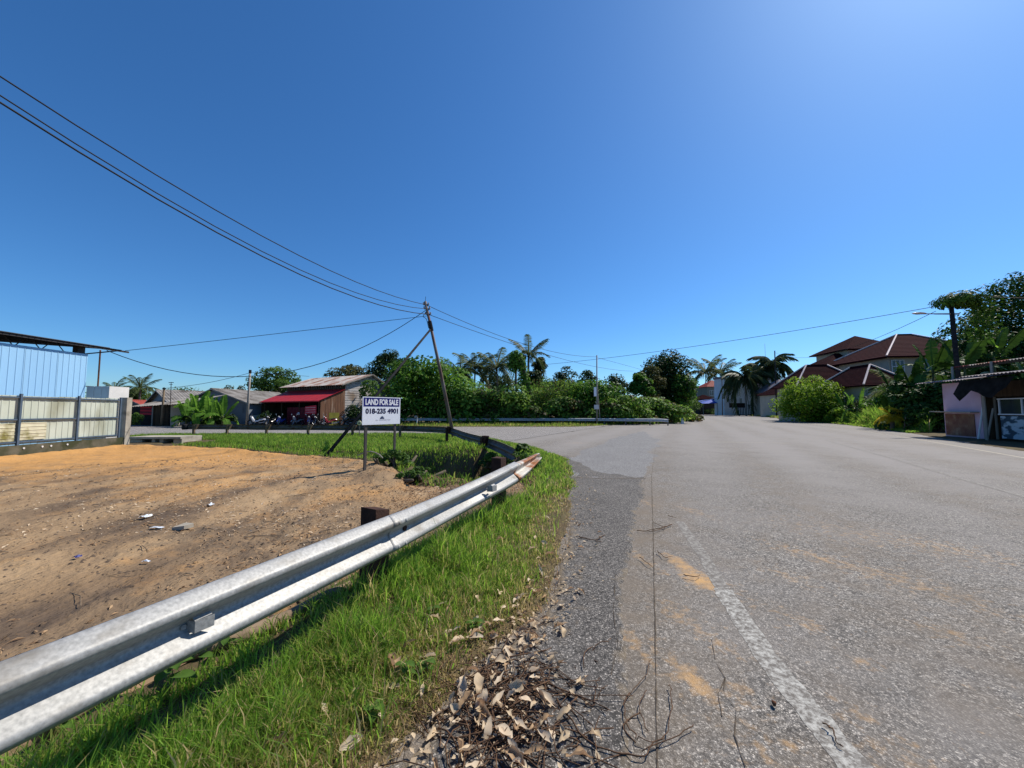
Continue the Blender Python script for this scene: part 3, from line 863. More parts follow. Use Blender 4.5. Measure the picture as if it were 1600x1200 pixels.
def smooth_path(pts, per=6):
    pts = [Vector(p) for p in pts]; out = []
    for k in range(len(pts) - 1):
        p0 = pts[max(k - 1, 0)]; p1 = pts[k]; p2 = pts[k + 1]; p3 = pts[min(k + 2, len(pts) - 1)]
        for j in range(per):
            t = j / per
            out.append(.5 * ((2 * p1) + (p2 - p0) * t + (2 * p0 - 5 * p1 + 4 * p2 - p3) * t * t + (3 * p1 - p0 - 3 * p2 + p3) * t ** 3))
    out.append(pts[-1]); return out

# near guardrail beside the verge
gr = thing('guardrail', 'galvanised guardrail in the foreground with a bent rusty end', 'guardrail', (-1.0, 3.44, 0))
def at_rail(px, py, Y): 
    return A(px, py, Y)
j1 = A(625, 799, 3.44); j1.z -= .155
r0 = A(0, 1035, 1.40); r0.z -= .155
back = r0 + (r0 - j1) * 1.9; back.z = r0.z
beam_pts = lerp_path([back, r0, j1], .35)
wbeam(beam_pts).build('rail', M['galv'], gr, smooth=True)
j2 = A(806, 722, 6.0); j2.z -= .150
mid = A(716, 762, 4.55); mid.z -= .153
m2 = A(772, 736, 5.30); m2.z -= .165
off = Vector((.93, -.37, 0)) * .007
d0 = (j1 - r0).normalized()
seg2 = smooth_path([j1 - d0 * .16 + off, j1 + off, mid + off, m2 + off, j2 + off], 7)
tl2 = [0.0] * len(seg2)
for k in range(len(seg2)): tl2[k] = .30 * (k / (len(seg2) - 1)) ** 3
wbeam(seg2, tilts=tl2).build('rail', M['galv'], gr, smooth=True)
e1 = A(825, 714, 6.75); e1.z -= .12
e2 = A(838, 709, 7.25); e2.z -= .07
dj = (j2 - m2).normalized()
seg3 = smooth_path([j2 - dj * .12 + off * 2, j2 + off * 2, e1 + off * 2, e2 + off * 2], 5)
wbeam(seg3, tilts=[.34 + .25 * k / len(seg3) for k in range(len(seg3))], squash=[1 - .55 * (k / (len(seg3) - 1)) ** 1.5 for k in range(len(seg3))]).build('end_terminal', M['galv_rust'], gr, smooth=True)
nrm = Vector((d0.y, -d0.x, 0)).normalized()
for s_ in (-.07, .07):
    for (o_, z_) in ((.084, .098), (.084, -.098), (.084, .098), (.084, -.098)):
        pass
for t_ in (-.125, -.03):
    for z_ in (.097, -.097):
        p = j1 + d0 * t_ + nrm * .088 + Vector((0, 0, z_))
        b_ = MB(); b_.tube([p, p + nrm * .008, p + nrm * .012], [.016, .015, .008], n=8); b_.build('bolt', M['galv'], gr, smooth=True)
p = j1 + d0 * .05 + nrm * .01
b_ = MB(); b_.tube([p, p + nrm * .012], .026, n=8); b_.build('bolt', M['rust_dark'], gr)
def rail_post(pt, w, d, top, mat, name='post', slant=.05, rz=None):
    mb = MB()
    t = d0; n_ = nrm
    c = Vector((pt.x, pt.y, 0)) - n_ * (.012 + d)
    a, b = t * w, n_ * d
    z0 = -.25
    v = [c - a / 2, c + a / 2, c + a / 2 + b, c - a / 2 + b]
    tops = [top + slant, top, top - .01, top + slant * .8]
    vs = [(q.x, q.y, z0) for q in v] + [(q.x, q.y, tz) for q, tz in zip(v, tops)]
    mb.add(vs, [(0, 3, 2, 1), (4, 5, 6, 7), (0, 1, 5, 4), (1, 2, 6, 5), (2, 3, 7, 6), (3, 0, 4, 7)])
    return mb.build(name, mat, gr)
rail_post(A(600, 800, 3.34), .17, .16, .745, M['rust_dark'], slant=.035)
rail_post(A(788, 720, 5.75), .20, .15, .90, M['rust_dark'], slant=.0)
# reflector brackets in the valley of the beam
def bracket(p, s=1.0, bent=.4):
    mb = MB(); t, n_, u = d0, nrm, Vector((0, 0, 1))
    mb.slab([p - t * .045 * s + u * .03 * s, p - t * .045 * s - u * .035 * s, p - t * .035 * s - u * .035 * s + n_ * .065 * s, p - t * .035 * s + u * .03 * s + n_ * .065 * s], t * .003)
    q = p - t * .035 * s + n_ * .065 * s
    mb.slab([q + u * .028 * s, q - u * .035 * s, q - u * .035 * s + t * .095 * s + n_ * .012 * s, q + u * .028 * s + t * .095 * s + n_ * .012 * s], n_ * .003)
    mb.slab([q + u * .028 * s + t * .0, q + u * .028 * s + t * .09 * s, q + u * .040 * s + t * .09 * s - n_ * .02, q + u * .040 * s - n_ * .02], u * .003)
    o = mb.build('reflector_bracket', M['galv'], gr)
    b2 = MB(); b2.tube([p - t * .06 * s + n_ * .002, p - t * .06 * s + n_ * .014], .012, n=8); b2.build('bolt', M['galv'], gr)
    return o
pb = r0.lerp(j1, .275) + nrm * .004
bracket(pb, .85)
pb2 = A(760, 762, 5.05) ; pb2 += nrm * .03
bracket(pb2, 1.1)

# length of weathered timber lying under the rail
tb = [G(60, 1150, .07), G(250, 1040, .075), G(400, 988, .08), G(552, 914, .085)]
mbt = MB(); mbt.tube(smooth_path([v - nrm * .02 for v in tb], 6), [.045 + .006 * math.sin(k * 1.7) for k in range(19)], n=9)
tag(mbt.build('timber_pole', M['timber'], smooth=True), 'long weathered timber pole lying in grass beneath the foreground guardrail', 'pole')

# old guardrail along the bend, seen from behind
gr2 = thing('guardrail', 'shaded weathered guardrail curving round the grass bank, seen from behind', 'guardrail', (-3.2, 19.5, 0))
pth = [A(292, 663, 23.9), A(357, 663.2, 23.9), A(420, 664, 23.7), A(484, 664, 23.5), A(552, 664.5, 22.9), A(625, 665, 21.8), A(676, 666.3, 20.2), A(702, 668, 18.6), A(728, 676, 15.2), A(760, 684, 12.6), A(783, 691.5, 10.6), A(800, 699, 9.4)]
pth = [Vector((p.x, p.y, p.z - .155)) for p in pth]
full = smooth_path(pth, 5)
n3 = len(full)
# three beams lapped end to end
cuts = [0, 20, 38, n3 - 1]
for a_, b_ in zip(cuts[:-1], cuts[1:]):
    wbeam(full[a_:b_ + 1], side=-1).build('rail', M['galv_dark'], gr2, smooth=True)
for k, (px, bpy_, Y) in enumerate([(305, 681, 23.8), (357, 681, 23.75), (418, 681.5, 23.6), (483, 681.5, 23.4), (552, 682, 22.8), (626, 683, 21.7), (703, 689, 18.5), (760, 716, 12.5)]):
    p = A(px, 690, Y); z0 = float(height(p.x, p.y))
    top = p.z * 0 + [q for q in [A(px, [663.5, 663.5, 664.3, 664.3, 665, 665.3, 667, 682][k], Y).z]][0]
    mb = MB()
    jt = random.uniform(-.02, .02)
    t = Vector((1, 0, 0)); n_ = Vector((0, -1, 0))
    if k >= 6: t = Vector((.55, -.83, 0)).normalized(); n_ = Vector((-.83, -.55, 0)).normalized()
    c = Vector((p.x, p.y, z0 - .2)) + n_ * .10
    mb.obox(c - t * .06, t * .12, n_ * .10, Vector((jt, 0, top - z0 + .16)))
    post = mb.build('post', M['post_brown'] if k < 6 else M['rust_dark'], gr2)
    mb2 = MB()
    q = Vector((p.x, p.y, top)) + n_ * .02
    mb2.slab([q - t * .06 + Vector((0, 0, .03)), q + t * .22 + Vector((0, 0, .03)), q + t * .07 - Vector((0, 0, .30)), q - t * .02 - Vector((0, 0, .30))], n_ * .12)
    mb2.build('spacer', M['post_brown'] if k < 6 else M['rust_dark'], post)
mb = MB(); p = full[0]
mb.lathe([(0, -.17), (.13, -.17), (.17, -.1), (.17, .1), (.13, .17), (0, .17)], (p.x - .1, p.y, p.z), n=12)
mb.build('end_cap', M['pole_dark'], gr2, smooth=True)

# bright guardrail across the side road
gr3 = thing('guardrail', 'pale galvanised guardrail in front of the overgrown thicket across the side road', 'guardrail', (0, 43, 0))
p3 = [A(560, 654, 43.6), A(640, 653.8, 43.4), A(760, 653.6, 43.2), A(880, 653.7, 42.8), A(960, 654.2, 41.8), A(1044, 655.6, 40.2)]
p3 = smooth_path([Vector((p.x, p.y, .56)) for p in p3], 5)
p3[-1].z = .50
for a_, b_ in ((0, 8), (8, 16), (16, len(p3) - 1)):
    wbeam(p3[a_:b_ + 1], side=1).build('rail', M['galv_far'], gr3, smooth=True)
for k in range(1, len(p3), 2):
    mb = MB(); mb.box((p3[k].x, p3[k].y + .09, .30), (.10, .12, .9)); mb.build('post', M['galv_dark'], gr3)

# ------------------------------------------------------------------ land for sale sign
sg = thing('sale_sign', 'white and navy land for sale board on two posts beside the ditch', 'sign', tuple(G(573, 737)))
L0 = A(566.5, 0, 10.0); Rx = A(625, 0, 10.75)
lx, rx = Vector((L0.x, 10.0, 0)), Vector((Rx.x, 10.75, 0))
# board plane: bottom-left pixel (567,664.5), bottom-right (625.5,660.5); top (566,619.5),(625,621.5)
lx = Vector((A(566.5, 641, 10.0).x, 10.0, 0)); rx = Vector((A(625.3, 641, 11.0).x, 11.0, 0))
zb, zt = HT(664.2, 10.0), HT(619.6, 10.0)
ux = (rx - lx); W = ux.length; ux.normalize(); nf = Vector((ux.y, -ux.x, 0))
if nf.y > 0: nf = -nf
mb = MB(); mb.obox(lx + Vector((0, 0, zb)), ux * W, Vector((0, 0, zt - zb)), -nf * .018)
mb.build('board', M['white'], sg)
H = zt - zb
mb = MB(); mb.obox(lx + ux * W * .022 + Vector((0, 0, zb + H * .655)) + nf * .0005, ux * W * .952, Vector((0, 0, H * .315)), nf * .0025)
mb.build('header_panel', M['navy'], sg)
def text_on(s, x0, x1, z0, z1, mat, name, depth, bold=.0, spacing=1.0):
    cu = bpy.data.curves.new(name, 'FONT'); cu.body = s; cu.size = 1; cu.offset = bold; cu.extrude = .0; cu.space_character = spacing
    cu.resolution_u = 4
    ob = bpy.data.objects.new(name, cu); C.objects.link(ob)
    dg = bpy.context.evaluated_depsgraph_get(); dg.update()
    me = bpy.data.meshes.new_from_object(ob.evaluated_get(dg))
    C.objects.unlink(ob); bpy.data.objects.remove(ob)
    co = np.array([v.co[:] for v in me.vertices]); mn, mx_ = co.min(0), co.max(0)
    T = sg.location
    for v in me.vertices:
        fx = (v.co.x - mn[0]) / (mx_[0] - mn[0]); fz = (v.co.y - mn[1]) / (mx_[1] - mn[1])
        p = lx + ux * W * (x0 + (x1 - x0) * fx) + Vector((0, 0, zb + H * (z0 + (z1 - z0) * fz))) + nf * depth - T
        v.co = p
    me.materials.clear()
    return link_mesh(name, me, mat, sg)
text_on('LAND FOR SALE', .065, .935, .705, .925, M['white_print'], 'lettering', .0048, bold=.040, spacing=.96)
text_on('018-235 4901', .07, .935, .385, .585, M['navy_dark'], 'lettering', .002, bold=.048, spacing=1.0)
text_on('JLL PROPERTIES', .33, .72, .135, .175, M['navy_dark'], 'lettering', .002, bold=.0, spacing=1.2)
# little house-and-towers emblem
mb = MB()
def sb(x0, x1, z0, z1):
    mb.obox(lx + ux * W * x0 + Vector((0, 0, zb + H * z0)) + nf * .0005, ux * W * (x1 - x0), Vector((0, 0, H * (z1 - z0))), nf * .0018)
for (a_, b_, c_, d_) in [(.445, .462, .20, .25), (.468, .488, .20, .285), (.494, .512, .20, .31), (.518, .535, .20, .285), (.541, .556, .20, .25)]: sb(a_, b_, c_, d_)
mb.build('emblem', M['navy_dark'], sg)
for (s_, w_) in ((.115, .065), (.885, .055)):
    p = lx + ux * W * s_; z0 = min(0, float(height(p.x, p.y))) - .25
    mb = MB(); c = Vector((p.x, p.y, z0)) - nf * .022
    mb.obox(c - ux * w_ / 2, ux * w_, -nf * w_ * .8, Vector((0, 0, zt - .06 - z0)))
    mb.build('post', M['sign_post'], sg)
mb = MB(); mb.obox(lx + ux * .1 + Vector((0, 0, zb + H * .72)) - nf * .0185, ux * (W - .2), -nf * .025, Vector((0, 0, .04))); mb.build('batten', M['sign_post'], sg)

# ------------------------------------------------------------------ utility pole with its raking stay
pbase = G(711, 686); PY = pbase.y
ptop = A(664.5, 471, PY - .3)
up_ = thing('utility_pole', 'tall leaning rusty pole with raking stay behind the sale sign', 'utility pole', tuple(pbase))
mb = MB(); mb.tube([pbase - Vector((0, 0, .3)) + (pbase - ptop).normalized() * .1, pbase.lerp(ptop, .5), ptop], [.105, .09, .07], n=12); mb.build('shaft', M['pole'], up_, smooth=True)
pt = lambda t: pbase.lerp(ptop, t)
stay_foot = G(497, 716); stay_foot.z = float(height(stay_foot.x, stay_foot.y)) - .1
mb = MB(); mb.tube([stay_foot, pt(.80)], [.06, .055], n=10); mb.build('stay', M['pole_dark'], up_, smooth=True)
mb = MB(); mb.tube([pt(.785), pt(.855)], .115, n=12); mb.build('clamp', M['pole_dark'], up_)
for t_, w_ in ((.975, .26), (.945, .30), (.905, .26)):
    q = pt(t_); mb = MB(); mb.box(q, (w_, .06, .06), .35); br = mb.build('insulator_bracket', M['pole_dark'], up_)
    for s_ in (-1, 1):
        mb = MB(); c = q + Vector((math.cos(.35) * s_ * w_ * .5, math.sin(.35) * s_ * w_ * .5, .07))
        mb.lathe([(0, -.07), (.05, -.07), (.03, -.03), (.055, 0), (.03, .03), (.05, .06), (0, .075)], tuple(c), n=8); mb.build('insulator', M['ceramic'], br, smooth=True)
mb = MB(); mb.tube([ptop, ptop + Vector((.02, 0, .28))], .012, n=5); mb.build('finial', M['pole_dark'], up_)
mb = MB(); mb.tube(smooth_path([pt(.93) + Vector((.05, -.1, 0)), pt(.90) + Vector((-.25, -.15, -.1)), pt(.885) + Vector((-.1, -.12, -.15)), pt(.80) + Vector((-.12, -.1, 0))], 5), .016, n=5); mb.build('loose_wire', M['cable'], up_)

def cable(label, P0, P1, obs, r=.014, step=24, name='overhead_cable', group='overhead cables'):
    """hang a cable in the vertical plane through P0 and P1 with its sag fitted to the sightings"""
    P0, P1 = Vector(P0), Vector(P1)
    d = Vector((P1.x - P0.x, P1.y - P0.y)); T = [0.0]; Zs = [P0.z]; Wt = [4.0]
    for px, py in obs:
        q = ray(px, py)                 # t*q.xy = P0 + s*d
        det = q.x * (-d.y) + d.x * q.y
        t = (P0.x * (-d.y) + d.x * P0.y) / det
        s = (q.x * P0.y - q.y * P0.x) / det
        T.append(s); Zs.append(EYE + q.z * t); Wt.append(1.0)
    if P1.z > -900: T.append(1.0); Zs.append(P1.z); Wt.append(4.0)
    co = np.polyfit(T, Zs, 2, w=Wt)
    pts = [Vector((P0.x + d.x * s, P0.y + d.y * s, float(np.polyval(co, s)))) for s in np.linspace(0, 1, step)]
    mb = MB(); mb.tube(pts, r, n=5)
    return tag(mb.build(name, M['cable'], smooth=True), label, 'cable', group)

FREE = -1000
pA = pt(.975); pB = pt(.945); pC = pt(.905)
nxt = lambda p, k: Vector((p.x - 10.2, p.y - 31.0, FREE)) + Vector((k, 0, 0))
cable('topmost overhead cable sweeping from the leaning pole to the upper left', pA, nxt(pA, 0), [(200, 240), (450, 393), (600, 457), (1, 125)], .016)
cable('upper line of the lower cable bundle left of the leaning pole', pB, nxt(pB, -.1), [(250, 303), (450, 412), (560, 460), (1, 152)], .015)
cable('thick lower cable bundle running from leaning pole to the upper left', pC, nxt(pC, -.1), [(250, 312), (450, 421), (560, 466), (1, 162)], .020)
F1 = G(932, 664); F1top = A(932.5, 556, F1.y)
cable('upper cable from the leaning pole to the slim pole across the road', pA, F1top - Vector((0, 0, .1)), [(740, 505), (800, 532), (870, 552)], .016)
cable('lower cable from leaning pole passing behind the slim pole', pC, A(990, 580, 58), [(740, 512), (800, 540), (870, 560), (933, 572)], .016)
cable('short cable from the slim pole to the trees beyond', F1top - Vector((0, 0, .2)), A(1000, 577, 60), [(960, 566)], .016)
shed_tip = Vector((-19.9, 19.6, 4.66))
cable('nearly level cable from shed roof corner to the leaning pole', shed_tip, pt(.895), [(300, 537), (450, 520), (560, 505)], .014)
cable('slack cable drooping from the shed corner up to the leaning pole', shed_tip + Vector((0, -.9, -.1)), pt(.94), [(200, 572), (270, 589), (330, 593), (400, 586), (500, 560), (600, 519)], .018)

# ------------------------------------------------------------------ left compound: fence, shed, culvert
fx = lambda y: -17.3 - (y - 13) * .125
fz0, fz1 = .40, 2.12
fd = Vector((-.125, 1, 0)).normalized()
fn = Vector((1, .125, 0)).normalized()          # towards the lot
fc = thing('sheet_fence', 'pale green corrugated metal fence on a low mossy wall left of the lot', 'fence', (fx(13), 13, 0))
mb = MB()
for ya, yb in ((5.5, 17.72),):
    a = Vector((fx(ya), ya, -.25)); b = Vector((fx(yb), yb, -.25))
    mb.obox(a - fn * .1, b - a, fn * .2, Vector((0, 0, .25 + .37)))
mb.build('base_wall', M['mossy_wall'], fc)
posts_y = [5.55, 7.5, 9.5, 11.5, 13.55, 15.6, 17.5]
for y_ in posts_y:
    p = Vector((fx(y_), y_, .36)); mb = MB(); mb.obox(p - fd * .035 + fn * .012, fd * .07, fn * .06, Vector((0, 0, fz1 - .30))); mb.build('post', M['fence_frame'], fc)
for ya, yb in zip(posts_y[:-1], posts_y[1:]):
    a = Vector((fx(ya), ya, 0)); b = Vector((fx(yb), yb, 0)); n_ = 3
    for i in range(n_):
        q = a.lerp(b, i / n_) + Vector((0, 0, fz0 + random.uniform(-.01, .01))) - fn * (.034 + .004 * (i % 2)); mb = MB()
        corr(mb, q, Vector((0, 0, fz1 - fz0 + random.uniform(-.015, .02))), (b - a) / n_ * 1.02, .225, -.014, 'rib'); mb.build('sheet', M['fence_sheet'], fc)
    for z_ in (fz0 + .06, 1.25, fz1 - .09):
        mb = MB(); mb.obox(a + fd * .052 + Vector((0, 0, z_)) - fn * .005, (b - a) - fd * .104, fn * .05, Vector((0, 0, .05))); mb.build('rail', M['fence_frame'], fc)
# horizontal patch sheets on the fence
for ya, yb, z_ in ((12.9, 13.48, .0), (13.62, 14.5, .02)):
    a = Vector((fx(ya), ya, .52 + z_)); b = Vector((fx(yb), yb, .52 + z_)); mb = MB()
    corr(mb, a + fn * .002, b - a, Vector((0, 0, .62)), .125, .014, 'rib'); mb.build('patch_sheet', M['fence_patch'], fc)
for y_ in (13.7, 14.3, 14.6, 15.2):
    pp = Vector((fx(y_), y_, .26)) + fn * .1; mb = MB(); mb.tube([pp, pp + fn * .02], .035, n=8); mb.build('weep_pipe', M['cream'], fc)
mb = MB(); p = Vector((fx(17.85), 17.85, 0)); mb.box((p.x + .02, p.y, .96), (.26, .24, 2.45)); mb.build('pillar', M['concrete'], fc)

cv = thing('culvert', 'concrete culvert headwall with dark openings between fence pillar and grass', 'culvert', tuple(G(240, 693)))
cl, cr_ = G(204, 690), G(281, 690)
for px0, px1 in ((203, 222), (237, 242), (249, 255), (271, 284)):
    a, b = A(px0, 690, 18.9), A(px1, 690, 18.9); mb = MB(); mb.obox((a.x, 18.9, -.35), (b.x - a.x, 0, 0), (0, 1.2, 0), (0, 0, .55)); mb.build('pier', M['concrete'], cv)
a, b = A(202, 690, 18.9), A(284, 690, 18.9)
mb = MB(); mb.obox((a.x, 18.82, .203), (b.x - a.x, 0, 0), (0, 1.3, 0), (0, 0, .10)); mb.build('slab', M['concrete'], cv)
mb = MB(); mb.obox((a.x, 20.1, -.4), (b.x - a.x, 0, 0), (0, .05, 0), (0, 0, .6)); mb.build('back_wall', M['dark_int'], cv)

sh = thing('blue_shed', 'light blue corrugated shed with dark overhanging truss roof at far left', 'shed', (-20.2, 15, 0))
sx = -20.2
def shed_z(py, px): 
    Y = sx / ((px - 800) / 600); return HT(py, Y)
zw = shed_z(553, 131); yend = sx / ((132 - 800) / 600)
ys = np.linspace(3.0, yend, 14)
for ya, yb in zip(ys[:-1], ys[1:]):
    mb = MB(); corr(mb, (sx, ya, 0), (0, 0, zw - .01 * ((ya * 7) % 2)), (0, (yb - ya) * 1.01, 0), .23, -.012, 'rib'); mb.build('wall_sheet', M['blue_sheet'], sh)
mb = MB(); mb.obox((sx - .02, yend - .01, 0), (-9, 0, 0), (0, -.05, 0), (0, 0, zw)); mb.build('end_wall', M['blue_sheet'], sh)
mb = MB(); mb.box((sx - .15, yend - .25, 2.3), (.26, .3, 4.75)); mb.build('column', M['dark_roof'], sh)
zr = shed_z(531, 110)
for i, ya in enumerate(np.arange(1.0, 18.9, 1.02)):
    mb = MB(); corr(mb, (-19.85, ya, 4.66), (-10.5, 0, .75), (0, 1.05, 0), .21, .028, 'rib'); mb.build('roof_sheet', M['dark_roof'], sh)
mb = MB()
mb.obox((-19.9, .9, 4.56), (0, 18.9, 0), (-.05, 0, 0), (0, 0, .085)); mb.build('eave_beam', M['dark_roof'], sh)
mb = MB(); yy_ = 2.0
mb.tube([(-20.3, .9, 4.18), (-20.3, 17.6, 4.24)], .035, n=5); mb.tube([(-20.3, .9, 4.72), (-20.3, 19.2, 4.72)], .035, n=5)
while yy_ < 17.2:
    mb.tube([(-20.3, yy_, 4.2), (-20.3, yy_ + .45, 4.72)], .02, n=5); mb.tube([(-20.3, yy_ + .45, 4.72), (-20.3, yy_ + .9, 4.2)], .02, n=5); yy_ += .9
mb.tube([(-20.25, 18.0, 4.25), (-20.0, 19.3, 4.6)], .03, n=5)
mb.build('truss', M['dark_roof'], sh)
tk = thing('white_cabin', 'white panelled box standing behind the fence beside the blue shed', 'cabin', (-20.9, 19.2, 0))
bx0, bx1 = A(135, 610, 19.3), A(171, 610, 19.3)
zt_ = HT(603.5, 19.3)
for i in range(3):
    xa = bx0.x + (bx1.x - bx0.x) * i / 3; mb = MB(); mb.obox((xa + .008, 19.3, 0), ((bx1.x - bx0.x) / 3 - .016, 0, 0), (0, 1.0, 0), (0, 0, zt_)); mb.build('panel', M['cream'], tk)
mb = MB(); mb.obox((bx0.x - .08, 19.27, zt_ - .02), (.08, 0, 0), (0, 1.0, 0), (0, 0, .04)); mb.build('side_panel', M['dark_wood'], tk)
an = A(150.5, 641, 20.0)
mb = MB(); mb.tube([(an.x, an.y, 0), (an.x - .02, an.y, HT(547, 20.0))], .035, n=6)
tag(mb.build('mast', M['rust']), 'thin rusty mast rising behind the white box beside the blue shed', 'mast')

# ------------------------------------------------------------------ shop with red awning
def V3(p2, z): return Vector((p2[0], p2[1], z))
def house_frame(K, a, b):
    a = Vector((a[0], a[1], 0)).normalized(); b = Vector((b[0], b[1], 0)).normalized(); K = Vector((K[0], K[1], 0))
    return lambda s, t, z: K + a * s + b * t + Vector((0, 0, z))
Kx = A(538, 641, 42).x
shop = thing('shop', 'weathered shop with rusty roof and bright red awning across the side road', 'shop', (Kx, 42, 0))
S = house_frame((Kx, 42), (-.876, .482), (.482, .876))
W_, D_ = 10.6, 6.8
ze, zrid, zb_ = HT(598.5, 42) - .05, 5.75, HT(611, 48.2)
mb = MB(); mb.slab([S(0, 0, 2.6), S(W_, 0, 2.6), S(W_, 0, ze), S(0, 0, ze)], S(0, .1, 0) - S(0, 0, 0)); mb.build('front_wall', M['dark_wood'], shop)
for s0 in np.arange(.6, W_ - 1, 1.3):
    mb = MB(); mb.slab([S(s0, -.005, 4.05), S(s0 + 1.0, -.005, 4.05), S(s0 + 1.0, -.005, 4.45), S(s0, -.005, 4.45)], S(0, -.03, 0) - S(0, 0, 0)); w_ = mb.build('window', M['dark_int'], shop)
    mb = MB()
    for k in range(4): mb.obox(S(s0 + k * .32, -.04, 4.05), S(.04, 0, 0) - S(0, 0, 0), S(0, -.02, 0) - S(0, 0, 0), (0, 0, .4))
    mb.build('window_bars', M['pole_grey'], w_)
# gable end: planks laid horizontally, each its own board
def gable_top(t): return ze + (zrid - ze) * t / 3.4 if t < 3.4 else zrid + (zb_ - zrid) * (t - 3.4) / (D_ - 3.4)
z_ = 0.0
while z_ < zrid - .1:
    hgt = .27
    ts = [t for t in np.linspace(0, D_, 60) if gable_top(t) > z_ + hgt * .6]
    if ts:
        t0_, t1_ = min(ts), max(ts); cut = random.choice([0, .35, .6]); seg = [(t0_, t1_)] if not cut else [(t0_, t0_ + (t1_ - t0_) * cut), (t0_ + (t1_ - t0_) * cut + .01, t1_)]
        for ta, tb_ in seg:
            o_ = random.uniform(0, .02); mb = MB(); mb.slab([S(-.03 - o_, ta, z_), S(-.03 - o_, tb_, z_), S(-.01 - o_, tb_, z_ + hgt - .015), S(-.01 - o_, ta, z_ + hgt - .015)], S(.03, 0, 0) - S(0, 0, 0)); mb.build('plank', M['grey_plank'], shop)
    z_ += hgt
mb = MB(); mb.slab([S(.03, 0, 0), S(.03, D_, 0), S(.03, D_, zb_), S(.03, 3.4, zrid - .05), S(.03, 0, ze)], S(.08, 0, 0) - S(0, 0, 0)); mb.build('gable_wall', M['dark_wood'], shop)
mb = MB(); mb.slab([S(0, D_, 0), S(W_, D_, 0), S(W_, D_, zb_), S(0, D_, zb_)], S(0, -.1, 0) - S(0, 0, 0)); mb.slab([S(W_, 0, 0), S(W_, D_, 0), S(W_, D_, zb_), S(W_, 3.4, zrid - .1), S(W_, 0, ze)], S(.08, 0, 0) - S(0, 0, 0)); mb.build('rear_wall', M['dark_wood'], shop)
roof_sheets(shop, S(-.45, -.7, ze - .18), S(0, 4.1, zrid - ze + .2) - S(0, 0, 0), S(W_ + 1.0, 0, 0) - S(0, 0, 0), 12, [M['rust_roof_a'], M['rust_roof_b'], M['rust_roof_a'], M['rust_roof_b'], M['rust_roof_b']], .25, .03)
roof_sheets(shop, S(-.45, 3.4, zrid + .02), S(0, 4.0, zb_ - zrid - .25) - S(0, 0, 0), S(W_ + 1.0, 0, 0) - S(0, 0, 0), 12, M['rust_roof_b'], .25, .03)
mb = MB(); mb.slab([S(-.47, 3.42, zrid - .06), S(-.47, 7.4, zb_ - .29), S(-.47, 7.4, zb_ - .14), S(-.47, 3.42, zrid + .08)], S(.04, 0, 0) - S(0, 0, 0)); mb.build('bargeboard', M['pole_grey'], shop)
mb = MB(); mb.slab([S(-.47, -.68, ze - .26), S(-.47, 3.38, zrid - .06), S(-.47, 3.38, zrid + .08), S(-.47, -.68, ze - .12)], S(.04, 0, 0) - S(0, 0, 0)); mb.build('bargeboard', M['pole_grey'], shop)
az, al_ = HT(607, 42) - .05, 2.58
for i in range(10):
    mb = MB(); corr(mb, S(-.25 + i * 1.07, -.02, az), S(0, -3.2, al_ - az) - S(0, 0, 0), S(1.09, 0, 0) - S(0, 0, 0), .30, .012, 'rib'); mb.build('awning_sheet', M['red_sheet'], shop)
mb = MB(); mb.obox(S(-.28, -3.22, al_ - .12), S(10.8, 0, 0) - S(0, 0, 0), S(0, -.03, 0) - S(0, 0, 0), (0, 0, .11)); mb.build('awning_fascia', M['red_sheet'], shop)
for s_ in (0.1, 3.4, 6.6, 9.9):
    mb = MB(); mb.tube([S(s_, -2.95, -.05), S(s_, -2.95, al_ + .05)], .05, n=8); mb.build('post', M['dark_wood'], shop)
for k, t0_ in enumerate(np.arange(0, 2.9, .29)):          # upright boards closing the awning's right end
    mb = MB(); tt = t0_ + .275; zt0 = az - .1 + (al_ - az) * t0_ / 3.2; zt1 = az - .1 + (al_ - az) * tt / 3.2
    mb.slab([S(-.06 - .01 * (k % 2), -t0_, 0), S(-.06 - .01 * (k % 2), -tt, 0), S(-.06 - .01 * (k % 2), -tt, zt1), S(-.06 - .01 * (k % 2), -t0_, zt0)], S(.03, 0, 0) - S(0, 0, 0)); mb.build('wall_board', M['mossy_board'] if k in (2, 3) and False else M['rust_wall'], shop)
mb = MB(); mb.slab([S(W_, -2.9, 0), S(W_, 0, 0), S(W_, 0, az), S(W_, -2.9, al_)], S(.05, 0, 0) - S(0, 0, 0)); mb.build('side_wall', M['dark_wood'], shop)
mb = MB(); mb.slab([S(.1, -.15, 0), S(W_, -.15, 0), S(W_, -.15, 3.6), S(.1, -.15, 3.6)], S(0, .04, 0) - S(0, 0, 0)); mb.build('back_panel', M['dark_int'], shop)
p = S(-.5, -1.0, 0); mb = MB(); mb.slab([p, p + S(0, -1.2, 0) - S(0, 0, 0), p + S(.05, -1.2, 1.35) - S(0, 0, 0), p + S(.05, 0, 1.35) - S(0, 0, 0)], S(-.04, 0, 0) - S(0, 0, 0))
tag(mb.build('leaning_board', M['mossy_board']), 'mossy yellow-green board leaning on the end of the shop', 'board')
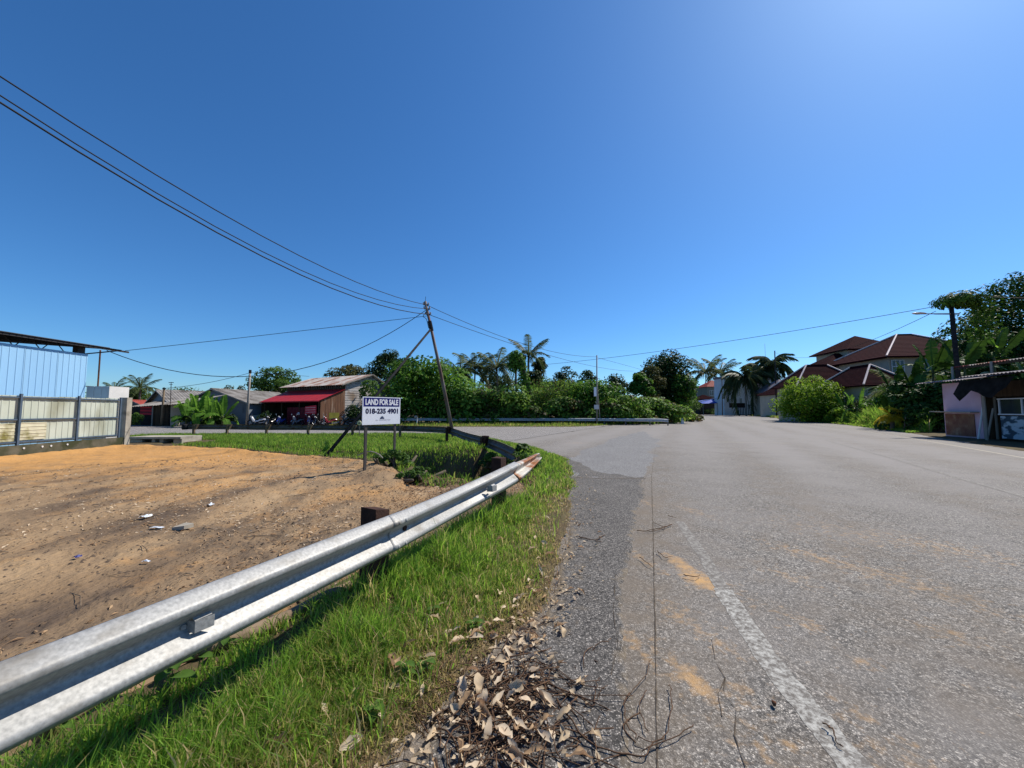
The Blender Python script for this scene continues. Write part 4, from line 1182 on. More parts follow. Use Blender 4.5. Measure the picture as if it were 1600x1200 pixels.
# red crates stacked beneath the awning
def crate_mesh():
    mb = MB(); w, d, h = .46, .36, .27
    mb.box((0, 0, .015), (w, d, .03))
    for s_ in (-1, 1):
        mb.box((0, s_ * (d / 2 - .01), h / 2 + .015), (w, .02, h - .03)); mb.box((s_ * (w / 2 - .01), 0, h / 2 + .015), (.02, d - .04, h - .03))
        mb.box((0, s_ * (d / 2 + .008), h - .03), (w + .016, .016, .03)); mb.box((0, s_ * (d / 2 + .008), h * .45), (w + .016, .016, .03))
    return mb
cr0 = crate_mesh().build('crate', M['crate_red']); ang = math.atan2(.482, -.876)
first = True
for col in range(11):
    for lev in range(7 if col > 1 else 6):
        p = S(1.2 + col * .49, -2.3, lev * .275)
        o = cr0 if first else cr0.copy()
        if not first: C.objects.link(o)
        first = False
        o.location = p + Vector((random.uniform(-.02, .02), random.uniform(-.03, .03), 0)); o.rotation_euler = (0, 0, ang + random.uniform(-.03, .03))
        tag(o, 'dark red plastic crate in the tall stacks under the red awning', 'crate', 'dark red crates stacked under the awning')
bn = thing('banner', 'small red banner with pale lines of print hung beneath the awning', 'banner', tuple(S(.3, -3.1, 1.2)))
mb = MB(); mb.slab([S(.35, -3.06, 1.25), S(2.2, -3.06, 1.2), S(2.2, -3.06, 2.0), S(.35, -3.06, 2.12)], S(0, -.02, 0) - S(0, 0, 0)); mb.build('cloth', M['banner'], bn)
mb = MB()
for z0 in (1.38, 1.62, 1.86): mb.slab([S(.45, -3.085, z0), S(2.1, -3.085, z0 - .04), S(2.1, -3.085, z0 + .03), S(.45, -3.085, z0 + .08)], S(0, -.004, 0) - S(0, 0, 0))
mb.build('print', M['banner_print'], bn)

# ------------------------------------------------------------------ grey gable house
def gable_house(root, F, w, d, ze, zr, wallmat, roofmat, over=.45, nsheets=10, ridge_s=.5, barge=None, pitch=.3):
    """gable at t=0, ridge along t, width along s"""
    e = lambda s, t, z: F(s, t, z) - F(0, 0, 0)
    rs = w * ridge_s
    mb = MB(); mb.slab([F(0, 0, 0), F(w, 0, 0), F(w, 0, ze), F(rs, 0, zr - .05), F(0, 0, ze)], e(0, .12, 0)); mb.build('gable_wall', wallmat, root)
    mb = MB(); mb.slab([F(0, .125, 0), F(0, d, 0), F(0, d, ze), F(0, .125, ze)], e(.12, 0, 0)); mb.build('side_wall', wallmat, root)
    mb = MB(); mb.slab([F(w, .125, 0), F(w, d, 0), F(w, d, ze), F(w, .125, ze)], e(-.12, 0, 0)); mb.build('side_wall', wallmat, root)
    mb = MB(); mb.slab([F(0, d, 0), F(w, d, 0), F(w, d, ze), F(rs, d, zr - .05), F(0, d, ze)], e(0, .12, 0)); mb.build('rear_wall', wallmat, root)
    k1 = (zr - ze) / rs; k2 = (zr - ze) / (w - rs)
    roof_sheets(root, F(-over, -over, ze - k1 * over + .06), e(rs + over, 0, zr - ze + k1 * over), e(0, d + 2 * over, 0), nsheets, roofmat, pitch, .03)
    roof_sheets(root, F(w + over, -over, ze - k2 * over + .06), e(rs - w - over, 0, zr - ze + k2 * over), e(0, d + 2 * over, 0), nsheets, roofmat, pitch, .03)
    mb = MB(); mb.slab([F(rs - .18, -over - .02, zr + .04), F(rs, -over - .02, zr + .13), F(rs + .18, -over - .02, zr + .04)], e(0, d + 2 * over + .04, 0)); mb.build('ridge_cap', roofmat, root)
    b = barge or M['pole_grey']
    mb = MB(); mb.slab([F(-over, -over - .03, ze - k1 * over - .08), F(rs, -over - .03, zr - .07), F(rs, -over - .03, zr + .05), F(-over, -over - .03, ze - k1 * over + .05)], e(0, .03, 0)); mb.build('bargeboard', b, root)
    mb = MB(); mb.slab([F(w + over, -over - .03, ze - k2 * over - .08), F(rs, -over - .03, zr - .07), F(rs, -over - .03, zr + .05), F(w + over, -over - .03, ze - k2 * over + .05)], e(0, .03, 0)); mb.build('bargeboard', b, root)

K2x = A(388, 641, 43).x
gh = thing('grey_house', 'blue-grey gabled house with corrugated roof behind banana plants and a pole', 'house', (K2x, 43, 0))
Fg = house_frame((K2x, 43), (-1, .1), (.1, 1))
gable_house(gh, Fg, 7.6, 10, HT(629, 43), HT(608.5, 43) + .05, M['bluegrey_wall'], M['grey_roof'], ridge_s=.56, nsheets=11)
mb = MB(); mb.obox(Fg(-.06, 3.2, .1), (.05, 0, 0), Fg(0, 2.2, 0) - Fg(0, 0, 0), (0, 0, 2.05)); dr = mb.build('door', M['lightblue'], gh)
mb = MB(); mb.obox(Fg(-.08, 3.2, 1.55), (.03, 0, 0), Fg(0, 2.2, 0) - Fg(0, 0, 0), (0, 0, .1)); mb.build('door_rail', M['bluegrey_wall'], dr)
mb = MB(); mb.obox(Fg(-.07, .5, 0), (.06, 0, 0), Fg(0, 2.0, 0) - Fg(0, 0, 0), (0, 0, 1.05)); mb.build('wall_panel', M['white_wall'], gh)
mb = MB(); mb.box(Fg(2.9, -.02, HT(626, 43)), (.45, .05, .35)); mb.build('vent', M['dark_int'], gh)

# ------------------------------------------------------------------ brown hut at the left
hut = thing('brown_hut', 'low hut of dark planks and stained white wall under grey roofs', 'hut', (A(250, 641, 40).x, 40, 0))
def hp(px, Y, z): 
    p = A(px, 641, Y); return Vector((p.x, Y, z))
Fr = house_frame((A(250, 641, 44).x + 4.4, 44 - 3.3), (-.8, .6), (.6, .8))
gable_house(hut, Fr, 11, 12, 2.35, HT(610.5, 44), M['bluegrey_wall'], M['grey_roof'], nsheets=12)
y0 = 39.4
for px0, px1, zt_, mt in ((239, 266, 2.15, 'dark_wood'), (266.3, 297, 2.25, 'white_wall')):
    if mt == 'dark_wood':
        n_ = 7
        for i in range(n_):
            xa, xb = px0 + (px1 - px0) * i / n_, px0 + (px1 - px0) * (i + .93) / n_
            mb = MB(); a, b = hp(xa, y0, 0), hp(xb, y0, 0); mb.obox(a + Vector((0, .01 * (i % 2), 0)), b - a, (0, .05, 0), (0, 0, zt_)); mb.build('plank', M[mt], hut)
    else:
        mb = MB(); a, b = hp(px0, y0, 0), hp(px1, y0 + 3.6, 0); mb.obox(a, b - a, (-.12, .0, 0), (0, 0, zt_)); mb.build('side_wall', M[mt], hut)
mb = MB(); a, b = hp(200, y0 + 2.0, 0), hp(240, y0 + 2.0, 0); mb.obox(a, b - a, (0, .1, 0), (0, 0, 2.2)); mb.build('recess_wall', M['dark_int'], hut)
for px_ in (203, 238.5): 
    mb = MB(); mb.tube([hp(px_, y0 - .1, -.05), hp(px_, y0 - .1, 2.1)], .06, n=7); mb.build('post', M['pole_grey'], hut)
o_ = hp(199, y0 - .5, 1.93); e_ = hp(282, y0 - .5, 2.25)
roof_sheets(hut, o_, (0.3, 3.4, .75), e_ - o_, 7, M['grey_roof'], .3, .03)
o_ = hp(281, y0 - .6, 2.30); e_ = hp(312, y0 - .6, 2.6)
roof_sheets(hut, o_, (0.3, 3.4, .75), e_ - o_, 3, M['grey_roof'], .3, .03)
tc_ = thing('red_cloth', 'dark red striped cloth hanging under the eave of the brown hut', 'cloth', tuple(hp(220, y0 + .1, 1.4)))
for i in range(5):
    mb = MB(); a, b = hp(219, y0 + .1 + .02 * (i % 2), 1.15 + i * .17), hp(237, y0 + .1 + .02 * (i % 2), 1.12 + i * .17); mb.obox(a, b - a, (0, .015, 0), (0, 0, .165)); mb.build('stripe', M['crate_red'] if i % 2 else M['banner'], tc_)
rr = thing('red_roofed_hut', 'small red-roofed hut showing behind the brown hut at far left', 'hut', (A(222, 641, 58).x, 58, 0))
Fq = house_frame((A(235, 641, 56).x, 56), (-1, .0), (0, 1))
gable_house(rr, Fq, 5, 5, 1.9, 3.0, M['bluegrey_wall'], M['red_roof'], nsheets=4)

def thin_pole(px, py_top, py_bot, Y, r, mat, label, lean=0, name='pole', parts=None):
    a = A(px, 641, Y); top = A(px + lean, py_top, Y)
    z0 = -.1
    root = thing(name, label, 'pole', (a.x, a.y, 0))
    mb = MB(); mb.tube([(a.x, a.y, z0), top], [r, r * .75], n=8); mb.build('shaft', M[mat], root, smooth=True)
    return root, top
r_, top_h = thin_pole(253.5, 606, 665, 39.0, .11, 'post_brown', 'weathered timber pole before the dark planks of the brown hut', lean=3)
mb = MB(); mb.box((top_h.x, top_h.y, top_h.z - .08), (.3, .08, .14)); mb.build('bracket', M['pole_dark'], r_)
r2_, top_a = thin_pole(266.5, 597, 665, 39.2, .035, 'pole_dark', 'thin aerial mast at the corner of the stained white wall', lean=1, name='aerial_mast')
mb = MB(); mb.box((top_a.x, top_a.y, top_a.z - .05), (.5, .04, .06)); mb.box((top_a.x, top_a.y, top_a.z - .25), (.3, .04, .05)); mb.build('aerial', M['pole_dark'], r2_)
r3_, top_l = thin_pole(386.5, 578, 663, 40.5, .13, 'pole_grey', 'pale grey timber pole in front of the grey house corner', lean=4.5, name='utility_pole')
mb = MB(); mb.tube([(top_l.x, top_l.y, top_l.z - .35), (top_l.x, top_l.y, top_l.z)], .13, n=8); mb.build('cap', M['pole_dark'], r3_)
cable('sagging cable between the pale grey pole and the brown hut', top_l - Vector((0, 0, .3)), top_h - Vector((0, 0, .05)), [(330, 597)], .022)
cable('short cable from pale grey pole across to the rusty roof', top_l - Vector((0, 0, .25)), A(483, 588, 47), [(430, 584.5)], .018)
r4_, top_f = thin_pole(932.3, 555, 664, F1.y, .085, 'pole_grey', 'slim pole with small notice boards before the thicket across the road', lean=.3, name='utility_pole')
mb = MB(); mb.box(A(932, 641, F1.y - .1) * 1.0 + Vector((0, 0, .35)), (.50, .05, .48)); mb.build('notice_board', M['cream'], r4_)
mb = MB(); q = A(930, 612, F1.y - .1); mb.box(q, (.28, .05, 1.0)); mb.build('notice_board', M['white'], r4_)
mb = MB(); mb.tube([A(937.5, 655, F1.y + .7), A(933.4, 606, F1.y)], .05, n=6); mb.build('stay', M['pole_grey'], r4_)

# small roadside markers
km = thing('marker_post', 'short cream post with round cap in front of the far guardrail', 'marker', tuple(G(671, 667)))
kp = A(648.8 + 22, 650, 40.5); kp = A(648.8, 650, 41.5)
km.location = (kp.x, kp.y, 0)
mb = MB(); mb.box((kp.x + .2, kp.y, .42), (.14, .12, .92)); mb.build('post', M['cream'], km)
mb = MB(); mb.lathe([(0, -.05), (.16, -.05), (.19, 0), (.16, .05), (0, .05)], (kp.x + .08, kp.y - .08, .86), n=12, axis='Y'); mb.build('round_cap', M['concrete'], km, smooth=True)
rm = thing('round_marker', 'small round pale yellow reflector on the rail left of the sale sign', 'reflector', tuple(A(561.5, 661, 22.4)))
mb = MB(); q = A(561.5, 661, 22.2); mb.lathe([(0, -.02), (.12, -.02), (.13, .0), (.12, .02), (0, .02)], tuple(q), n=14, axis='Y'); mb.build('disc', pm('pale_yellow_reflector', (.68, .62, .28), (.74, .70, .42), scale=8, rough=.4), rm)
mb = MB(); mb.lathe([(0, -.01), (.05, -.01), (0, .0)], (q.x, q.y - .022, q.z), n=10, axis='Y'); mb.build('centre', M['rust'], rm)
mb = MB(); mb.tube([(q.x, q.y + .03, .0), (q.x, q.y + .03, q.z + .05)], .025, n=6); mb.build('stem', M['galv_dark'], rm)
ws = thing('marker_post', 'stubby white roadside post among the low reddish shrubs', 'marker', tuple(A(1066, 655, 44)))
q = A(1066.5, 655, 45); ws.location = (q.x, q.y, 0)
mb = MB(); mb.slab([(q.x - .17, q.y, 0), (q.x + .17, q.y, 0), (q.x + .1, q.y, .62), (q.x - .05, q.y, .68)], (0, .15, 0)); mb.build('post', M['frame_white'], ws)

# ------------------------------------------------------------------ motorbikes
def make_bike(paint, label, shield=True):
    t = thing('motorbike', label, 'motorbike', (0, 0, 0), 0, 'motorbikes parked outside the shop')
    for x_ in (-.62, .62):
        mb = MB(); prof = [(.215, -.04), (.28, -.045), (.30, 0), (.28, .045), (.215, .04), (.20, 0), (.215, -.04)]
        mb.lathe(prof, (x_, 0, .30), n=18, axis='Y'); w = mb.build('wheel', M['tyre'], t, smooth=True, world=False)
        mb = MB(); mb.lathe([(0, -.03), (.05, -.03), (.05, .03), (0, .03)], (x_, 0, .30), n=8, axis='Y')
        for k in range(5):
            a = k * 2 * math.pi / 5; mb.tube([(x_, 0, .30), (x_ + .21 * math.cos(a), 0, .30 + .21 * math.sin(a))], .016, n=5)
        mb.build('rim', M['chrome'], w, world=False)
    mb = MB(); prof = [(-.75, .60, .07), (-.55, .66, .12), (-.2, .60, .13), (.0, .45, .11), (.2, .40, .12)]
    P = []
    for x_, z_, w_ in prof:
        P.append([(x_, w_ * math.cos(a), z_ + .11 * math.sin(a)) for a in np.linspace(0, 2 * math.pi, 9)])
    mb.grid(P); mb.add([P[0][k] for k in range(8)], [tuple(range(8))]); mb.build('body', paint, t, smooth=True, world=False)
    mb = MB(); mb.tube([(.22, 0, .42), (.45, 0, .72), (.52, 0, .95)], [.10, .13, .09], n=8); mb.build('fairing', paint, t, smooth=True, world=False)
    mb = MB(); mb.slab([(.36, -.20, .38), (.36, .20, .38), (.50, .15, .85), (.50, -.15, .85)], (.03, 0, 0)); mb.build('leg_shield', paint, t, world=False)
    mb = MB(); P = [[(x_, w_ * math.cos(a), z_ + .05 * math.sin(a)) for a in np.linspace(0, 2 * math.pi, 9)] for x_, z_, w_ in ((-.72, .78, .06), (-.5, .78, .13), (-.15, .73, .14), (.1, .70, .08))]
    mb.grid(P); mb.build('seat', M['seat'], t, smooth=True, world=False)
    mb = MB(); mb.tube([(.50, -.33, 1.0), (.54, -.12, .97), (.54, .12, .97), (.50, .33, 1.0)], .018, n=6); hb = mb.build('handlebar', M['black_plastic'], t, world=False)
    for s_ in (-1, 1):
        mb = MB(); mb.tube([(.52, s_ * .24, 1.0), (.50, s_ * .30, 1.16)], .008, n=5); mb.lathe([(0, -.01), (.055, -.01), (.055, .01), (0, .015)], (.50, s_ * .32, 1.19), n=9, axis='X'); mb.build('mirror', M['chrome'], hb, world=False)
    mb = MB(); mb.lathe([(.0, .07), (.06, .05), (.085, .0), (.07, -.08), (0, -.09)], (.60, 0, .93), n=10, axis='X'); mb.build('headlight', M['lamp_glass'], t, smooth=True, world=False)
    mb = MB()
    for s_ in (-1, 1): mb.tube([(.47, s_ * .07, .85), (.62, s_ * .07, .30)], .022, n=6)
    mb.build('fork', M['chrome'], t, world=False)
    mb = MB(); P = [[(.62 + .33 * math.cos(a), y_, .30 + .33 * math.sin(a)) for y_ in (-.06, 0, .06)] for a in np.linspace(.5, 2.4, 8)]; mb.grid(P); mb.build('front_mudguard', paint, t, smooth=True, world=False)
    mb = MB(); mb.tube([(-.1, .14, .30), (-.45, .16, .33), (-.85, .17, .42)], [.03, .045, .05], n=7); mb.build('exhaust', M['chrome'], t, world=False)
    mb = MB(); mb.box((.0, 0, .30), (.35, .22, .22)); mb.build('engine', M['black_plastic'], t, world=False)
    return t
def paint_of(o, mold, mnew):
    for ch in [o] + list(o.children_recursive):
        if ch.type == 'MESH' and ch.data.materials and ch.data.materials[0] == mold:
            ch.data = ch.data.copy(); ch.data.materials[0] = mnew
base = make_bike(M['bike_white'], 'white scooter parked alone beside the pale grey pole')
spots = [(358, 41.5, 'bike_darkblue', 2.4, 'dark motorbike with white front half hidden by the banana plants'),
         (403, 40.2, None, 3.75, 'white scooter parked alone beside the pale grey pole'),
         (426, 39.8, 'bike_black', 4.5, 'black and white motorbike left of the bright blue one'),
         (441, 40.2, 'bike_blue', 4.75, 'bright blue motorbike parked at the dark shop doorway'),
         (466, 39.4, 'bike_grey', 4.5, 'silver-grey motorbike parked in front of the red crates'),
         (486, 39.3, 'bike_darkblue', 4.9, 'dark blue motorbike in front of the middle of the red crates'),
         (501, 38.9, 'bike_black', 4.2, 'black motorbike parked below the small red banner'),
         (516, 38.6, 'bike_red', 4.0, 'dark red motorbike parked beside the mossy yellow-green board'),
         (545, 39.6, 'bike_black', 3.4, 'black motorbike standing sideways right of the shop corner, behind the rail')]
first = True
for px, Y, mt, rz, lab in spots:
    o = base if px == 403 else copy_tree(base)
    if mt: paint_of(o, M['bike_white'], M[mt])
    p = A(px, 641, Y); o.location = (p.x, p.y, .0); o.rotation_euler = (0, 0, rz); o['label'] = lab
# white helmet left on the silver-grey motorbike, green bin beside the shop
hm = MB(); q = A(466.5, 647, 39.6); hm.lathe([(0, .13), (.08, .11), (.13, .03), (.13, -.06), (.10, -.10), (0, -.10)], (q.x, q.y, 1.24), n=12)
hl = thing('helmet', 'white helmet resting on the mirror of the silver-grey motorbike', 'helmet', (q.x, q.y, 1.12)); hm.build('shell', M['bike_white'], hl, smooth=True)
v_ = MB(); v_.lathe([(.132, -.02), (.134, .04)], (q.x, q.y, 1.24), n=12); v_.build('visor', M['black_plastic'], hl)
bnq = A(551, 641, 41.5)
wb = thing('wheelie_bin', 'dark green wheelie bin standing by the gable end of the shop', 'bin', (bnq.x, bnq.y, 0))
m_ = pm('dark_green_plastic', (.012, .045, .03), (.016, .055, .036), scale=3, rough=.5)
mb = MB(); mb.add([(bnq.x - .24, bnq.y - .24, .05), (bnq.x + .24, bnq.y - .24, .05), (bnq.x + .24, bnq.y + .24, .05), (bnq.x - .24, bnq.y + .24, .05), (bnq.x - .30, bnq.y - .32, 1.1), (bnq.x + .30, bnq.y - .32, 1.1), (bnq.x + .30, bnq.y + .30, 1.1), (bnq.x - .30, bnq.y + .30, 1.1)],
    [(0, 3, 2, 1), (4, 5, 6, 7), (0, 1, 5, 4), (1, 2, 6, 5), (2, 3, 7, 6), (3, 0, 4, 7)]); mb.build('body', m_, wb)
mb = MB(); mb.slab([(bnq.x - .32, bnq.y - .35, 1.11), (bnq.x + .32, bnq.y - .35, 1.11), (bnq.x + .32, bnq.y + .33, 1.18), (bnq.x - .32, bnq.y + .33, 1.18)], (0, 0, .05)); mb.build('lid', m_, wb)

# ------------------------------------------------------------------ right-hand roadside stall
P0, P1 = G(1478, 682), G(1538, 687)
sd_ = (P1 - P0).normalized()                       # along the front, towards the camera
sn = Vector((-sd_.y, sd_.x, 0))
if sn.x > 0: sn = -sn                              # outwards, to the road
st_ = thing('pink_stall', 'shaded pink roadside stall with tin roofs under the big vine tree', 'stall', tuple(P0))
T_ = lambda s, o, z: P0 + sd_ * s + sn * o + Vector((0, 0, z))
L1 = (P1 - P0).length
zt_ = HT(600, P0.y)
E = lambda s, o, z: sd_ * s + sn * o + Vector((0, 0, z))
mb = MB(); mb.slab([T_(0, 0, 0), T_(L1, 0, 0), T_(L1, 0, zt_), T_(0, 0, zt_)], -sn * .08); mb.build('front_panel', M['pinkish'], st_)
mb = MB(); mb.slab([T_(0, -.09, 0), T_(0, -3, 0), T_(0, -3, zt_), T_(0, -.09, zt_)], sd_ * .08); mb.build('side_panel', M['pinkish'], st_)
mb = MB(); mb.slab([T_(L1, -.09, 0), T_(L1, -3, 0), T_(L1, -3, zt_), T_(L1, -.09, zt_)], -sd_ * .08); mb.build('side_panel', M['dark_wood'], st_)  # dark colour puts the deep shade of the bay into this panel
mb = MB(); mb.slab([T_(.12, .01, .12), T_(L1 * .82, .01, .12), T_(L1 * .82, .01, 1.38), T_(.12, .01, 1.38)], sn * .03)
mb.build('poster_panel', pm('faded_food_poster', (.17, .065, .045), (.24, .13, .075), scale=2.4, rough=.7, c3=(.30, .20, .13), c3scale=2.0, c3lo=.55, c3hi=.7), st_)
mb = MB(); mb.slab([T_(-.5, .02, 1.46), T_(L1 * .95, .02, 1.46), T_(L1 * .95, .42, 1.46), T_(-.5, .42, 1.50)], (0, 0, .05)); mb.build('shelf', M['concrete'], st_)
# lower tin roof
roof_sheets(st_, T_(-1.0, .75, zt_ + .08), E(0, -4.2, .55), E(L1 + 1.2, 0, 0), 5, M['tin_roof'], .2, .03)
Ls = L1 + 8.5
roof_sheets(st_, T_(L1 + .25, 1.0, zt_ + .20), E(0, -4.2, .5), E(8.0, 0, 0), 8, M['tin_roof'], .2, .03)
# upper red tin roof
roof_sheets(st_, T_(-.2, -.6, HT(575, P0.y) + .02), E(0, -5.0, .6), E(Ls, 0, 0), 9, [M['red_roof'], M['rust_roof_b']], .2, .035)
mb = MB(); mb.obox(T_(-.2, -.62, HT(575, P0.y) - .14), E(Ls, 0, 0), -sn * .05, (0, 0, .12)); mb.build('fascia', M['dark_wood'], st_)
for s_, o_ in ((0, -.55), (L1, -.55), (L1 + 3.3, -.55), (L1 + 6.8, -.55), (L1 + .35, .15), (L1 + 1.0, .55), (L1 + 3.6, .3)):
    mb = MB(); mb.tube([T_(s_, o_, -.05), T_(s_, o_, zt_ + (1.05 if o_ < 0 else .1))], .06, n=6); mb.build('post', M['pole_grey'], st_)
# open bay: back wall, glazed cabinet and picture panel
mb = MB(); mb.slab([T_(L1, -3, 0), T_(Ls, -3, 0), T_(Ls, -3, zt_ + .9), T_(L1, -3, zt_ + .9)], sn * .06); mb.build('back_wall', M['dark_wood'], st_)
c0, c1 = L1 + 1.1, L1 + 3.55
mb = MB(); mb.slab([T_(c0, .02, .15), T_(c1, .02, .15), T_(c1, .02, 1.30), T_(c0, .02, 1.30)], -sn * .05)
mb.build('picture_panel', pm('blue_white_picture', (.030, .06, .085), (.05, .09, .12), scale=1.5, rough=.6, c3=(.36, .46, .52), c3scale=2.1, c3lo=.48, c3hi=.56, c3stretch=(1, 1, 1.6)), st_)
mb = MB(); mb.slab([T_(c0, .0, 1.42), T_(c1, .0, 1.42), T_(c1, .0, 2.15), T_(c0, .0, 2.15)], -sn * .02); cab = mb.build('cabinet_glass', M['glass'], st_)
mb = MB()
for s_ in (c0, (c0 + c1) / 2, c1): mb.obox(T_(s_ - .03, .0, 1.40), E(.06, 0, 0), sn * .05, (0, 0, .78))
for z_ in (1.36, 2.15): mb.obox(T_(c0 - .03, .052, z_), E(c1 - c0 + .06, 0, 0), sn * .04, (0, 0, .06))
mb.build('cabinet_frame', M['frame_white'], cab)
mb = MB(); mb.slab([T_(c0 - .6, -.1, 2.3), T_(Ls, -.1, 2.3), T_(Ls, -.1, 3.1), T_(c0 - .6, -.1, 3.1)], -sn * .05); mb.build('valance', M['dark_wood'], st_)
# sagging black tarpaulin
tp = thing('tarpaulin', 'sagging black tarpaulin hanging from the front of the pink stall', 'tarpaulin', tuple(T_(L1, .8, 2.9)))
mb = MB(); P = []
for i in range(9):
    row = []
    for j in range(6):
        s_ = L1 - .1 + 3.2 * i / 8; f_ = j / 5
        row.append(T_(s_, .75 + .35 * f_, zt_ + .02 - f_ * (.55 + .55 * math.sin(i * .75 + .6) ** 2) - .08 * math.sin(i * 2.1) * f_))
    P.append(row)
mb.grid(P); mb.build('sheet', M['tarp_black'], tp, smooth=True)
lp = thing('hanging_lamp', 'pale green disc lamp hanging under the red roof of the stall', 'lamp', tuple(A(1541, 583, 21.5)))
q = A(1541, 583, 21.8); mb = MB(); mb.lathe([(0, .10), (.06, .09), (.22, 0), (.22, -.03), (0, -.03)], tuple(q), n=14); mb.build('shade', pm('pale_green_enamel', (.36, .40, .26), (.30, .34, .22), scale=4, rough=.5), lp, smooth=True)
mb = MB(); mb.tube([q + Vector((0, 0, .1)), q + Vector((0, 0, .55))], .01, n=5); mb.build('cord', M['cable'], lp)
for k, (s_, o_) in enumerate(((L1 + .15, .35), (L1 + .55, .25))):
    mb = MB(); mb.tube([T_(s_, o_, 0), T_(s_ + .15, o_ - .25, 2.0 - .3 * k)], .045, n=6)
    tag(mb.build('leaning_plank', M['pole_grey'] if k else M['frame_white']), ['pale upright plank leaning at the corner of the pink stall', 'grey pole leaning beside the pale plank at the pink stall'][k], 'plank')

# ------------------------------------------------------------------ red-roofed house on the right
Hx = lambda px, Y: A(px, 641, Y).x
rh = thing('villa', 'two-storey cream villa with dark maroon hipped roofs and white ridge caps', 'house', (Hx(1391, 52), 52, 0))
av, bv = Vector((.992, -.124, 0)), Vector((.124, .992, 0))
def hip(root, c, w, d, ze, zr, over, mat, ridge=None, capmat=None, name='roof', thick=.14):
    """hipped roof on corner c with width w along av and depth d along bv"""
    c = Vector(c)
    p = [c - av * over - bv * over, c + av * (w + over) - bv * over, c + av * (w + over) + bv * (d + over), c - av * over + bv * (d + over)]
    p = [Vector((q.x, q.y, ze)) for q in p]
    m = min(w, d) / 2 + over
    if w >= d: r0, r1 = c + av * (m - over) + bv * d / 2, c + av * (w - m + over) + bv * d / 2
    else: r0, r1 = c + av * w / 2 + bv * (m - over), c + av * w / 2 + bv * (d - m + over)
    r0 = Vector((r0.x, r0.y, zr)); r1 = Vector((r1.x, r1.y, zr))
    if (r1 - r0).length < .1: r1 = r0 + av * .05
    mb = MB(); v = p + [r0, r1] + [q - Vector((0, 0, thick)) for q in p]
    if w >= d: fs = [(0, 1, 5, 4), (1, 2, 5), (2, 3, 4, 5), (3, 0, 4)]
    else: fs = [(0, 1, 4), (1, 2, 5, 4), (2, 3, 5), (3, 0, 4, 5)]
    fs += [(0, 6, 7, 1), (1, 7, 8, 2), (2, 8, 9, 3), (3, 9, 6, 0), (6, 9, 8, 7)]
    mb.add(v, fs); o = mb.build(name, mat, root)
    # courses of tiles standing slightly proud, and ridge caps
    mb = MB()
    faces = [(p[0], p[1], r1 if w >= d else r0, r0), (p[3], p[0], r0, r1 if w < d else r0)]
    for (a, b, tr, tl) in faces:
        n = (b - a).cross(tl - a).normalized()
        if n.z < 0: n = -n
        for k in range(1, 16):
            f = k / 16; l = a.lerp(tl, f); r = b.lerp(tr, f); e = (tl - a).normalized() * .10
            mb.add([l + n * .035, r + n * .035, r + e + n * .004, l + e + n * .004], [(0, 1, 2, 3)])
    cr = mb.build('tile_courses', mat, o); cr['kind'] = 'stuff'
    if capmat:
        ends = [(p[0], r0), (p[1], r1 if w >= d else r0), (p[3], r0 if w >= d else r1)]
        for a, b in ends[:3]:
            mb = MB(); mb.tube([a + Vector((0, 0, .05)), b + Vector((0, 0, .08))], .11, n=6); mb.build('ridge_cap', capmat, o)
        mb = MB(); mb.tube([r0 + Vector((0, 0, .06)), r1 + Vector((0, 0, .06))], .10, n=6); mb.build('ridge_cap', mat, o)
    return o
def block(root, c, w, d, z0, z1, mat, name='wall'):
    c = Vector(c); mb = MB(); mb.obox(Vector((c.x, c.y, z0)), av * w, bv * d, (0, 0, z1 - z0)); return mb.build(name, mat, root)
def pane_window(root, c, w, h, along, out, cols=3, rows=2, frame=None, name='window'):
    c = Vector(c); mb = MB(); mb.obox(c, along * w, out * .03, (0, 0, h)); g_ = mb.build(name, M['glass'], root)
    mb = MB(); fw = .10
    for i in range(cols + 1): mb.obox(c + along * (w * i / cols - fw / 2) + out * .031, along * fw, out * .05, (0, 0, h))
    for j in range(rows + 1): mb.obox(c + along * (-fw / 2) + out * .034 + Vector((0, 0, h * j / rows - fw / 2)), along * (w + fw), out * .05, (0, 0, fw))
    mb.build('frame', frame or M['frame_white'], g_)
    return g_
Yc = 52
uc = Vector((Hx(1391, Yc), Yc, 0)) + av * .9 + bv * .9
zu = HT(556, Yc)
hip(rh, uc, 13.5, 11.5, zu, HT(525, 57.0) + .3, .9, M['maroon_roof'], capmat=M['ridge_white'])
block(rh, uc, 13.5, 11.5, 0, zu - .15, M['cream_wall'])
# lower porch roof in front-left
Yl = 46.5
lc = Vector((Hx(1352, Yl), Yl, 0)) + av * .7 + bv * .7
zl = HT(601, Yl)
hip(rh, lc, 4.6, 8.0, zl, HT(571, 49.5), .7, M['maroon_roof'], capmat=M['ridge_white'])
block(rh, lc, 4.6, 8.0, 0, zl - .15, M['cream_wall'])
l2 = Vector((Hx(1250, 56), 56, 0))
hip(rh, l2, 8.5, 5.6, HT(603, 56), HT(573, 60), .7, M['maroon_roof'], capmat=M['ridge_white']); block(rh, l2, 8.5, 5.6, 0, HT(603, 56) - .15, M['cream_wall'])
t2 = Vector((Hx(1330, 64), 64, 0))
hip(rh, t2, 8, 8, HT(545.5, 64), HT(524, 67), .8, M['maroon_roof'], capmat=None); block(rh, t2, 8, 8, 5, HT(545.5, 64) - .15, M['cream_wall'])
t3 = Vector((Hx(1297, 63), 63, 0))
hip(rh, t3, 9, 7, HT(572, 63), HT(552, 66), .6, M['maroon_roof']); block(rh, t3, 9, 7, 0, HT(572, 63) - .15, M['cream_wall'])
